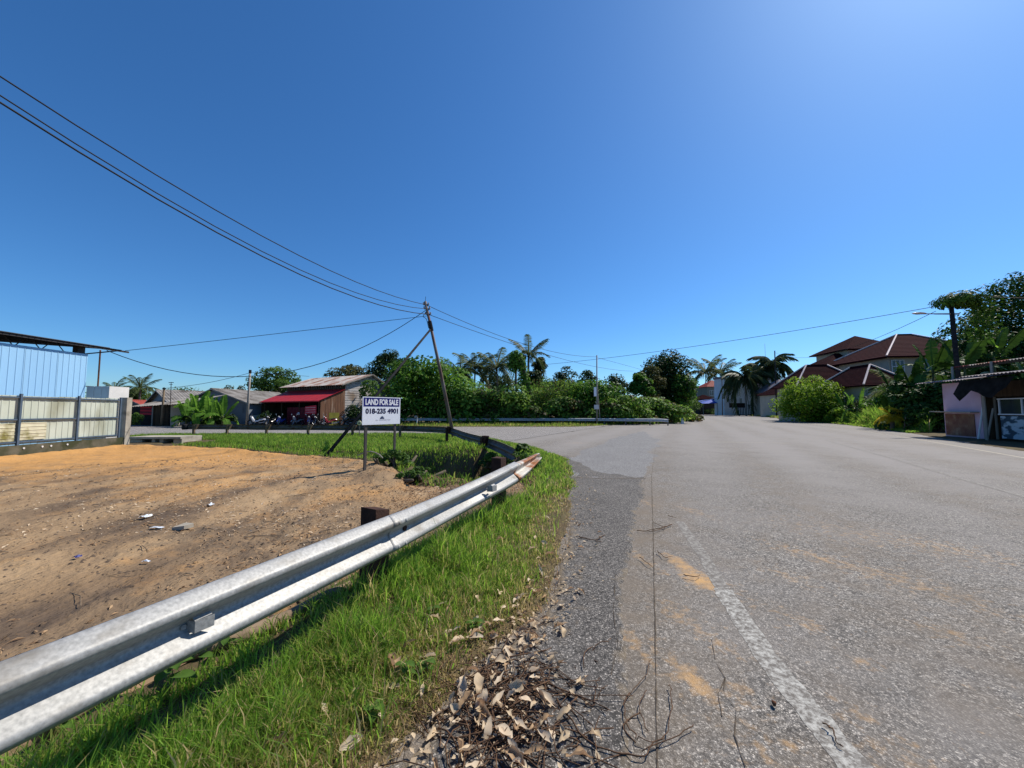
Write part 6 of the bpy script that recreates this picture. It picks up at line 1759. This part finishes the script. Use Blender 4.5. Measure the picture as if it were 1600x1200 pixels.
mound('strip of reddish shrubs on the tongue of land at the bend', 1030, 1094, 644, 55, 'f_shrub', n=2600, leaf=.26, depth=7, k=34, name='shrub_strip')
mound('low green shrubs at the left part of the tongue by the bend', 1008, 1060, 638, 52, 'f_thicket', n=2600, leaf=.28, depth=5, k=30)
# far backdrop trees between the groups
for k, (a, b, c, d, mt, lab) in enumerate([(236, 330, 612, 120, 'f_mid', 'distant hazy row of trees behind the brown hut'), (640, 720, 590, 95, 'f_dark', 'distant dark trees hidden behind the vine hill'),
                                        (780, 880, 592, 90, 'f_mid', 'distant mid-green trees behind the tallest palm'), (930, 1010, 596, 92, 'f_dark', 'distant dark trees behind the right part of the thicket'),
                                        (1085, 1140, 612, 190, 'f_mid', 'faraway trees behind the red-tiled house'), (1196, 1262, 606, 150, 'f_mid', 'faraway trees behind the grey and maroon bungalow'),
                                        (-60, 160, 610, 90, 'f_mid', 'trees far behind the blue shed at left')]):
    tree(lab, a, b, c, d, mt, n=2600, leaf=.7, crown_base=.2, k=26, cr=.5, depth=8, seed=k, name='distant_tree')
# palms by the far houses
palm('left coconut palm behind the red-tiled house', 1104, 562, 172, 10.8, nf=18, seed=7)
palm('right coconut palm behind the red-tiled house', 1127, 565, 176, 9.6, nf=18, seed=8)
palm('dense drooping dark palm in front of the white house', 1166, 569, 110, 7.2, key='royal', mean=-9, nf=24, seed=9, tr=.22, trunkmat='pole_grey')
palm('left of two tall drooping palms right of the white house', 1194, 560, 112, 6.5, key='royal', mean=-7, nf=19, seed=10, tr=.2, trunkmat='pole_grey', lean=-1)
palm('right of two tall drooping palms, behind the dark pole', 1210, 549, 113, 6.8, key='royal', mean=-5, nf=19, seed=11, tr=.2, trunkmat='pole_grey', lean=1)
tree('dark garden shrub behind the gate of the white house', 1186, 1210, 615, 114, 'f_dark', n=900, leaf=.3, crown_base=.1, name='bush', cat='bush', trunk=False)
tree('low green bush beside the pale verge left of the white house', 1092, 1122, 640, 140, 'f_mid', n=800, leaf=.3, crown_base=.0, name='bush', cat='bush', trunk=False)
# right side
tree('large rounded yellow-green bush in front of the villa', 1219, 1315, 590, 52, 'f_lime', n=17000, leaf=.27, k=80, cr=.30, crown_base=-1.6, depth=8, name='bush', cat='bush', lo=.5)
mound('leafy weeds at the right foot of the yellow-green bush', 1292, 1322, 638, 48, 'f_lime', n=1800, leaf=.26, depth=3, k=22, name='weed_patch')
tree('dark glossy shrub below the ground floor window of the villa', 1328, 1364, 622, 45, 'f_dark', n=1500, leaf=.26, crown_base=.1, trunk=False, name='bush', cat='bush')
tree('leafy shrub with bright tips left of the low drooping banana plant', 1362, 1404, 603, 41, 'f_vine', n=2200, leaf=.28, crown_base=.1, trunk=False, name='bush', cat='bush')
banana('small banana plant sprouting right of the yellow-green bush', 1322, 622, 46, 1.8, nl=7)
banana('low banana plant under the window of the villa', 1340, 618, 44, 1.9, nl=6, seed=2)
palm('young palm with one pale frond arching over the tall grass', 1418, 606, 35, 3.4, key='young', nf=9, seed=12, name='palm_plant', crown_up=.2)
palm('yellowing dwarf palm at the road edge of the tall grass', 1393, 640, 30.5, 1.25, key='yellow', nf=16, seed=13, name='palm_plant', crown_up=.55)
palm('green and yellow dwarf palm next to the yellowing one', 1412, 640, 30, 1.2, key='yellow', nf=12, seed=14, name='palm_plant', crown_up=.5)
banana('banana plant with upright leaf before the villa roof', 1462, 546, 31, 2.3, nl=9, seed=3, dark=True)
banana('broad banana plant left of the upright-leaved one', 1430, 572, 32, 2.2, nl=9, seed=4, dark=True)
banana('low banana plant with drooping pale leaves nearest the villa', 1400, 584, 33, 2.2, nl=9, seed=5, dark=True)
banana('banana plant leaning over the roof of the pink stall', 1512, 540, 29, 2.4, nl=8, seed=6, dark=True)
bb = banana('banana plant with one bright backlit leaf against the big vine tree', 1560, 524, 29, 2.3, nl=7, seed=7, dark=True)
o = bpy.data.objects.new('leaf', BL[0]); C.objects.link(o); o.parent = bb; o.location = (-.2, -.5, HT(545, 29)); o.rotation_euler = (.9, -math.radians(48), 2.6); o.scale = (1.9, 1.5, 1.9); o['label'] = 'bright yellow-green backlit leaf'
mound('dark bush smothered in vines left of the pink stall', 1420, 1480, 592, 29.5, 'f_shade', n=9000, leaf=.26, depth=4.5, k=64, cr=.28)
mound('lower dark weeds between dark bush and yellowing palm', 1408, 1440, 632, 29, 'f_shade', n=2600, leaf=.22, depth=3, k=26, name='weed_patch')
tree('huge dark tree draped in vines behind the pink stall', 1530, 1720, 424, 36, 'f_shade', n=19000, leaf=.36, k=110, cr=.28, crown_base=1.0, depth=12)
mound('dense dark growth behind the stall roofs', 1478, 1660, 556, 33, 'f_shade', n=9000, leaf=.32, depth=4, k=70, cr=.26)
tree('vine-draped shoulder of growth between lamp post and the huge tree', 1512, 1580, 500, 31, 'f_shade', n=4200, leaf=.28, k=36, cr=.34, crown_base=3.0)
# vines on the lamp post: a flat cap of leaves with hanging tails
r = np.random.default_rng(5)
n = 2600
capc = A(1499, 474, 26)
u = unit(n, r); P = np.array(capc[:]) + u * np.array([1.55, 1.2, .55]) * (.35 + .75 * r.random((n, 1)))
P[:, 2] += .25 - .10 * ((P[:, 0] - capc.x)) ** 2
tails = r.random(n) < .28
P[tails] = np.array(capc[:]) + np.stack([1.1 + .7 * r.random(tails.sum()), .5 * r.normal(size=tails.sum()), -2.6 * r.random(tails.sum())], 1)
leaves('vine_cap', P, norm(u + [0, 0, .6]), np.clip(.6 + .25 * r.normal(size=n), 0, 1), .20 * np.ones(n), M['f_vinedark'], vl, aspect=.6, droop=.6, r=r)
# banana plants before the grey house
banana('banana plant with tall bright leaf beside the stained white wall', 309, 619, 37.0, 2.0, nl=10, seed=8)
banana('drooping banana plant leaning over the stained white wall', 292, 632, 37.6, 1.9, nl=8, seed=9)
banana('middle banana plant of the clump before the grey house', 328, 628, 36.6, 1.8, nl=9, seed=10)
banana('right-hand banana plant of the clump before the grey house', 348, 629, 37.2, 1.8, nl=9, seed=11)
mound('dark undergrowth at the foot of the banana clump', 292, 364, 645, 37.6, 'f_dark', n=1800, leaf=.24, depth=1.5, k=26, name='undergrowth')
# weeds growing through the end of the old guardrail and on the ditch rim
mound('leafy weed clump covering the buried end of the old guardrail', 786, 836, 694, 10.4, 'f_mid', n=900, leaf=.10, depth=.6, k=20, name='weed_clump', cat='weeds')
mound('leafy weeds under the second post from the end of the old guardrail', 756, 800, 706, 11.4, 'f_mid', n=700, leaf=.09, depth=.6, k=16, name='weed_clump', cat='weeds')
mound('pale weeds at the foot of the right sign post', 588, 640, 703, 11.1, 'f_mid', n=700, leaf=.10, depth=.5, k=14, name='weed_clump', cat='weeds')
mound('bright weeds on the lot-side rim of the deep ditch', 628, 668, 732, 9.3, 'f_mid', n=700, leaf=.07, depth=.8, k=26, name='weed_clump', cat='weeds')

# ------------------------------------------------------------------ litter
# broadleaf weeds in the verge
def weed(label, px, py, h, nl, leaf, seed):
    g = G(px, py); r = np.random.default_rng(seed)
    root = thing('broadleaf_weed', label, 'weed', (g.x, g.y, float(height(g.x, g.y))))
    mb = MB(); mb.tube([(0, 0, -.01), (.01, .01, h * .6), (.0, .02, h)], [.004, .003, .002], n=5); mb.build('stem', M['stem'], root, world=False)
    for k in range(nl):
        V = []; n = 6; a = k * 2.4 + r.normal() * .3; z0 = h * (.45 + .55 * k / nl)
        L_ = leaf * (.7 + .5 * r.random())
        for j in range(n + 1):
            f = j / n; w_ = leaf * .30 * math.sin(math.pi * (.05 + .93 * f)) ** .8; x = L_ * f; z = L_ * (.45 * f - .5 * f * f)
            V += [(x, -w_, z + .012 * leaf), (x, 0, z - .06 * leaf), (x, w_, z + .012 * leaf)]
        F = []
        for j in range(n):
            b = j * 3; F += [[b, b + 3, b + 4], [b, b + 4, b + 1], [b + 1, b + 4, b + 5], [b + 1, b + 5, b + 2]]
        me = mesh_from('leaf', np.array(V), F, np.clip(.7 + .15 * r.normal(size=len(V)), 0, 1), M['f_mid'])
        o = bpy.data.objects.new('leaf', me); C.objects.link(o); o.parent = root; o.location = (0, 0, z0); o.rotation_euler = (0, 0, a)
    return root
weed('bright broadleaf weed beside the reflector bracket under the near rail', 262, 1098, .22, 7, .12, 1)
weed('taller broadleaf weed pushing up against the near rail', 308, 1062, .22, 7, .10, 2)
weed('small broadleaf weed at the timber under the rail', 352, 1030, .14, 5, .08, 3)
weed('broadleaf weed at the bottom left corner of the verge', 92, 1165, .14, 6, .08, 4)

wr = np.random.default_rng(31)
for k in range(34):
    px_, py_ = wr.uniform(120, 860), wr.uniform(790, 1190)
    g = G(px_, py_); xx, yy_ = np.array([g.x]), np.array([g.y])
    if rail_side(xx, yy_)[0] < .06 or sdf(xx, yy_, ROADS)[0] < .35: continue
    o = weed('low broadleaf weed growing among the verge grass', px_, py_, .05 + .06 * wr.random(), 6, .045 + .035 * wr.random(), 50 + k); o['group'] = 'low broadleaf weeds in the verge'
# dry fallen leaves: the larger ones singly
LM = [foliage_mat('dry_leaf_' + nm, cs, rough=.8, trans=.12, spec=.2) for nm, cs in (('tan', [(.46, .35, .22), (.58, .46, .31)]), ('brown', [(.33, .215, .12), (.42, .29, .17)]), ('pale', [(.62, .52, .38), (.54, .42, .29)]))]
def dry_leaf(seed, aspect, curl):
    r = np.random.default_rng(seed); n = 6; V = []
    for j in range(n + 1):
        f = j / n; w_ = aspect * .5 * math.sin(math.pi * (.04 + .94 * f)) ** .75 * (.85 + .3 * r.random())
        w_ *= (1 - .35 * f); zc = curl * math.sin(math.pi * f) * .5 + .09 * r.normal(); x = f - .5
        V += [(x, -w_, zc * .3 + curl * (.2 + .9 * r.random()) * w_ + .03 + .05 * r.normal()), (x, .04 * r.normal(), zc * .2), (x, w_ * (.7 + .5 * r.random()), zc * .3 + curl * (.1 + .9 * r.random()) * w_ + .03 + .05 * r.normal())]
    F = []
    for j in range(n):
        b = j * 3; F += [[b, b + 3, b + 4], [b, b + 4, b + 1], [b + 1, b + 4, b + 5], [b + 1, b + 5, b + 2]]
    return np.array(V), F
LMESH = []
for k in range(9):
    V, F = dry_leaf(20 + k, (.55, .42, .66, .34)[k % 4], (.7, 1.1, .4)[k % 3])
    LMESH.append(mesh_from('dry_leaf', V, F, np.clip(.5 + .3 * np.random.default_rng(k).normal(size=len(V)), 0, 1), LM[k % 3]))
lr = np.random.default_rng(99)
def put_leaf(px, py, s, label, group):
    g = G(px, py); o = bpy.data.objects.new('dry_leaf', LMESH[int(lr.integers(9))]); C.objects.link(o)
    on_grass = float(sdf(np.array([g.x]), np.array([g.y]), ROADS)[0]) > .25
    z = max(float(height(g.x, g.y)), .018) + (.045 if on_grass else .008) + pile(g) * 1.6
    o.location = (g.x, g.y, z); o.rotation_euler = (lr.normal() * .45, lr.normal() * .45, lr.random() * 6.28); o.scale = (s * (.9 + .4 * lr.random()), s * (.7 + .4 * lr.random()), s)
    return tag(o, label, 'leaf', group)
PC = G(800, 1110)
def pile(g):
    return .018 * math.exp(-((g.x - PC.x) / .22) ** 2 - ((g.y - PC.y) / .30) ** 2)
for k in range(100):
    px, py = 800 + lr.normal() * 66, 1105 + lr.normal() * 78
    if py > 1215 or px > 935: continue
    put_leaf(px, py, (.055 + .070 * lr.random()), 'dry tan leaf in the leaf and vine pile at the road edge', 'dry leaves in the pile at the road edge')
edge_px = [(905, 745), (908, 800), (898, 870), (870, 940), (835, 990), (810, 1030)]
for k in range(160):
    i = int(lr.integers(len(edge_px) - 1)); f = lr.random(); a, b = edge_px[i], edge_px[i + 1]
    px = a[0] - 14 + (b[0] - a[0]) * f + lr.normal() * 27; py = a[1] + (b[1] - a[1]) * f + lr.normal() * 10
    put_leaf(px, py, .038 + .04 * lr.random(), 'dry leaf strewn along the edge of grass and asphalt', 'dry leaves along the verge edge')
for px, py, s in [(612, 1063, .15), (690, 962, .10), (700, 972, .09), (745, 950, .10), (668, 1045, .10), (640, 1025, .08), (532, 1062, .09), (556, 1100, .07), (616, 1092, .08), (715, 1020, .10), (770, 1000, .09), (830, 870, .09), (858, 878, .09), (845, 905, .10), (760, 1130, .12),
                  (435, 1193, .11), (548, 1185, .09), (590, 1140, .07), (720, 905, .07), (700, 930, .06), (780, 940, .08), (742, 985, .08), (660, 1100, .07), (505, 1130, .06)]:
    put_leaf(px, py, s, 'single dry leaf lying in the green grass of the verge', 'dry leaves lying in the grass')

# crumbled leaf bits and straw in the pile and along the edge
n = 2600
x, y = verge_points(n * 6, 11)
s = sdf(x, y, ROADS); w_ = np.exp(-((s - .02) / .17) ** 2) * (rail_side(x, y) > .3)
gp = np.exp(-((x - PC.x) / .30) ** 2 - ((y - PC.y) / .42) ** 2)
k_ = rng.random(len(x)) < np.clip(w_ * .45 + gp * .35, 0, 1); x, y = x[k_], y[k_]
z = np.maximum(height(x, y), .018) + .012 + .018 * np.exp(-((x - PC.x) / .22) ** 2 - ((y - PC.y) / .30) ** 2) * rng.random(len(x))
o = leaves('leaf_litter', np.stack([x, y, z], 1), norm(np.array([0, 0, 1.0]) + rng.normal(size=(len(x), 3)) * .35), rng.random(len(x)), (.018 + .022 * rng.random(len(x))), LM[0], None, aspect=.6, droop=0)
o['kind'] = 'stuff'

# dry vines tangled in the pile
M['vine'] = pm('dry_vine', (.13, .075, .042), (.075, .045, .03), scale=30, rough=.85)
mb = MB()
for k in range(210):
    g = G(790 + lr.normal() * 65, 1105 + lr.normal() * 52); a = lr.normal() * .55 + (.5 if lr.random() < .6 else 2.4); L_ = .15 + .5 * lr.random(); bend = lr.normal() * 1.2
    pts = []; p = Vector((g.x - math.cos(a) * L_ / 2, g.y - math.sin(a) * L_ / 2, 0))
    for j in range(7):
        z_ = .02 + pile(p) * lr.random() + .018 * math.sin(j * .9 + k)
        pts.append(Vector((p.x, p.y, max(float(height(p.x, p.y)), .0) + z_))); a += bend / 6; p = p + Vector((math.cos(a), math.sin(a), 0)) * L_ / 6
    mb.tube(pts, .0020 + .0022 * lr.random() ** 2, n=5)
o = mb.build('dry_vines', M['vine'], smooth=True); o['kind'] = 'stuff'
def twig(label, pix, r=.003, fork=None, zz=.022):
    pts = smooth_path([G(px, py) + Vector((0, 0, zz + .006 * math.sin(i * 2))) for i, (px, py) in enumerate(pix)], 5)
    q_ = np.random.default_rng(len(label))
    pts = [p + Vector((q_.normal() * .006, q_.normal() * .006, abs(q_.normal()) * .004)) for p in pts]
    mb = MB(); mb.tube(pts, [r * (1.15 - .7 * k / len(pts)) * (.8 + .4 * q_.random()) for k in range(len(pts))], n=5)
    if fork:
        for fk in fork: mb.tube([p + Vector((q_.normal() * .005, q_.normal() * .005, 0)) for p in smooth_path([G(px, py) + Vector((0, 0, zz)) for px, py in fk], 4)], r * .6, n=5)
    return tag(mb.build('twig', M['vine'], smooth=True), label, 'twig', 'twigs on the asphalt')
twig('longest curved dry vine trailing right from the leaf pile across the joint', [(870, 1100), (915, 1165), (960, 1182), (1010, 1183), (1040, 1150), (1050, 1090), (1045, 1075)], .0042, [[(1005, 1182), (1060, 1155), (1085, 1140)], [(1010, 1150), (1000, 1110), (1010, 1085)]])
twig('looping dry vine above the longest one beside the shoulder crack', [(985, 1090), (975, 1115), (985, 1145), (1000, 1165), (1040, 1165)], .0035, [[(985, 1090), (1010, 1060), (1015, 1035)]])
twig('dry vine hooking up from the right side of the leaf pile', [(840, 1075), (890, 1090), (925, 1110), (930, 1085), (938, 1068)], .004, [[(890, 1068), (915, 1078), (945, 1082)]])
twig('dark dry vine looping through the right part of the leaf pile', [(820, 1120), (860, 1150), (905, 1165), (880, 1180), (830, 1195)], .004)
twig('dark dry vine bowed over the top of the leaf pile', [(720, 1070), (790, 1040), (860, 1050), (900, 1075)], .0035)
twig('small forked twig lying across the pavement joint', [(1050, 822), (1030, 829), (1010, 832)], .006, [[(1038, 827), (1020, 818)]])
twig('thin straight twig left of the faded edge line', [(996, 832), (1022, 833), (1042, 826)], .005)
twig('short dark twig right of the faded edge line', [(1043, 808), (1056, 812)], .005)
twig('short crooked twig beside the joint near the orange sand', [(1000, 875), (1012, 885), (1020, 890)], .004)
twig('twig with dry leaf scraps at the edge of the dark shoulder', [(905, 842), (930, 847), (945, 838)], .006, [[(930, 847), (940, 850)]])
twig('reddish curved twig lying on the white edge line', [(1288, 1138), (1300, 1148), (1308, 1165), (1312, 1172)], .0035, zz=.018)
for lab, pix in (('tiny dark twig fragment on the orange sand patch, left end', [(1028, 865), (1040, 875), (1050, 872)]), ('tiny dark twig fragment on the orange sand patch, lower end', [(1070, 903), (1085, 906), (1095, 902)])):
    twig(lab, pix, .004)
# small stone-like bit of bark by the edge line
g = G(1210, 1105); mb = MB(); mb.tube([g + Vector((-.008, -.012, .016)), g + Vector((0, 0, .022)), g + Vector((.004, .022, .018))], [.006, .012, .005], n=6)
tag(mb.build('bark_piece', M['rust'], smooth=True), 'small dark piece of bark lying left of the white edge line', 'bark')

# clods, chips and sticks over the bare lot
def scatter_lot(n, ymax=17, ymin=2.2):
    r_ = ymin * (ymax / ymin) ** rng.random(n); t = np.radians(-60 + 66 * rng.random(n)); x = np.sin(t) * r_; y = np.cos(t) * r_
    z, s = lot_height(x, y); k = (s < -.15) & (x > -16.9); return x[k], y[k], z[k]
def tetra(name, x, y, z, size, mat):
    n = len(x); b = np.array([[1, 0, -.35], [-.5, .87, -.35], [-.5, -.87, -.35], [.1, .1, .7], [.5, .7, .1]])
    a = rng.random(n) * 6.28; c, s = np.cos(a), np.sin(a); q = b[None] * (.7 + .6 * rng.random((n, 5, 1)))
    V = np.stack([q[..., 0] * c[:, None] - q[..., 1] * s[:, None], q[..., 0] * s[:, None] + q[..., 1] * c[:, None], q[..., 2] * .7], -1) * size[:, None, None] + np.stack([x, y, z], -1)[:, None]
    base = (np.arange(n) * 5)[:, None]; F = np.concatenate([base + np.array(f) for f in ([0, 4, 3], [4, 1, 3], [1, 2, 3], [2, 0, 3], [0, 1, 4])])
    o = np_mesh(name, V.reshape(-1, 3), F, mat); o['kind'] = 'stuff'; return o
x, y, z = scatter_lot(9000); tetra('soil_clods', x, y, z, (.006 + .020 * rng.random(len(x)) ** 3) * (1 + .10 * y), M['dirt'])
M['clod_dark'] = pm('dark_clod', (.075, .055, .042), (.12, .088, .062), scale=6, rough=.95)
x, y, z = scatter_lot(9000); k_ = fbm(x * .8, y * .8, 91) > .47; x, y, z = x[k_], y[k_], z[k_]; tetra('dark_clods', x, y, z, (.006 + .022 * rng.random(len(x)) ** 3) * (1 + .09 * y), M['clod_dark'])
x, y, z = scatter_lot(11000); k_ = fbm(x * .7 + 9, y * .5, 92) > .46; x, y, z = x[k_], y[k_], z[k_]
o = leaves('wood_chips', np.stack([x, y, z + .010], 1), norm(np.array([0, 0, 1.0]) + rng.normal(size=(len(x), 3)) * .3), rng.random(len(x)), (.014 + .030 * rng.random(len(x)) ** 2) * (1 + .10 * y), LM[2], None, aspect=.35, droop=0); o['kind'] = 'stuff'
x, y, z = scatter_lot(9000); k_ = fbm(x * .7 + 3, y * .5, 93) > .45; x, y, z = x[k_], y[k_], z[k_]
o = leaves('bark_flakes', np.stack([x, y, z + .010], 1), norm(np.array([0, 0, 1.0]) + rng.normal(size=(len(x), 3)) * .3), rng.random(len(x)), (.016 + .04 * rng.random(len(x)) ** 2) * (1 + .10 * y), LM[1], None, aspect=.28, droop=0); o['kind'] = 'stuff'
mb = MB()
x, y, z = scatter_lot(420, 15)
for xi, yi, zi in list(zip(x, y, z))[::2]:
    a = rng.random() * 6.28; L_ = .10 + .35 * rng.random() ** 2; r_ = .002 + .003 * rng.random()
    p0 = Vector((xi, yi, zi + .012)); p2 = p0 + Vector((math.cos(a), math.sin(a), 0)) * L_; p2.z = float(lot_height(p2.x, p2.y)[0]) + .012
    mb.tube([p0, p0.lerp(p2, .5) + Vector((rng.normal() * .02, rng.normal() * .02, .012)), p2], r_ * (1 + .06 * yi), n=4)
o = mb.build('dry_sticks', M['timber']); o['kind'] = 'stuff'
# brown mulch on the bank behind the rail
n = 2600; x = -2.2 + 2.6 * rng.random(n); y = 6.4 + 4.2 * rng.random(n); z, s = lot_height(x, y); k_ = (s < -.02) & (rail_side(x, y) < .35); x, y, z = x[k_], y[k_], z[k_]
o = leaves('mulch', np.stack([x, y, z + .015], 1), norm(np.array([0, 0, .8]) + rng.normal(size=(len(x), 3)) * .5), rng.random(len(x)), .035 + .05 * rng.random(len(x)), LM[1], None, aspect=.25, droop=0); o['kind'] = 'stuff'
n = 4200; x = -2.9 + 3.6 * rng.random(n); y = 7.0 + 3.2 * rng.random(n); zl_, s = lot_height(x, y); zg_ = height(x, y)
k_ = (s < .9) & (s > -.25) & (zg_ > -.45); x, y, z = x[k_], y[k_], np.maximum(np.where(s < .2, zl_, zg_), zg_)[k_]
o = leaves('bank_mulch', np.stack([x, y, z + .015], 1), norm(np.array([0, 0, .8]) + rng.normal(size=(len(x), 3)) * .5), rng.random(len(x)), .04 + .07 * rng.random(len(x)), LM[1], None, aspect=.25, droop=0); o['kind'] = 'stuff'
x, y, z = x[::2], y[::2], z[::2]; tetra('bank_clods', x, y, z, .02 + .06 * rng.random(len(x)) ** 3, M['clod_dark'])
# scraps of plastic
M['plastic'] = pm('pale_plastic', (.55, .60, .66), (.66, .70, .74), scale=8, rough=.3)
M['plastic_blue'] = pm('blue_plastic', (.04, .045, .16), (.05, .06, .2), scale=8, rough=.4)
def scrap(label, px, py, w, d, h, mat, seed, zf='lot'):
    g = G(px, py); r = np.random.default_rng(seed); z0 = float(lot_height(g.x, g.y)[0]) if zf == 'lot' else float(height(g.x, g.y)); P = []
    for i in range(6):
        P.append([(g.x + w * (i / 5 - .5), g.y + d * (j / 4 - .5), max(z0, -.3) + .02 + h * r.random() * math.sin(math.pi * (i + .5) / 6)) for j in range(5)])
    mb = MB(); mb.grid(P); return tag(mb.build('plastic_scrap', M[mat]), label, 'litter')
scrap('crumpled pale plastic wrapper in the middle of the lot', 227, 810, .11, .12, .04, 'plastic', 1)
scrap('long pale plastic strip lying right of the middle of the lot', 245, 824, .17, .06, .02, 'plastic', 2)
scrap('dark blue plastic scrap in the near part of the lot', 120, 870, .06, .06, .03, 'plastic_blue', 3)
scrap('small white scrap nearest the guardrail in the lot', 228, 878, .08, .03, .02, 'plastic', 4)
scrap('small pale scrap on the right side of the lot', 328, 790, .08, .10, .04, 'plastic', 5)
scrap('pale blue plastic bag on the edge of the deep ditch', 742, 745, .22, .16, .14, 'plastic', 6)
scrap('white scrap lying on the grass bank before the banana clump', 323, 683, .4, .15, .06, 'plastic', 7, 'g')
# pale stone slab and bent branch on the lot
g = G(285, 825); mb = MB(); mb.slab([(g.x - .10, g.y - .05, float(lot_height(g.x, g.y)[0]) - .01), (g.x + .08, g.y - .07, .0), (g.x + .11, g.y + .05, .0), (g.x - .03, g.y + .08, .0)], (0, 0, .05))
tag(mb.build('stone', M['concrete']), 'flat pale stone half buried right of the plastic wrappers', 'stone')
z_ = float(lot_height(G(560, 725).x, G(560, 725).y)[0])
mb = MB(); mb.tube(smooth_path([A(558, 712, 10.6), A(570, 707, 10.5), A(580, 705.5, 10.45), A(592, 710, 10.4), A(598, 716, 10.4)], 5), .014, n=6)
tag(mb.build('bent_branch', M['pole_grey'], smooth=True), 'pale bent branch arching past the left post of the sale sign', 'branch')
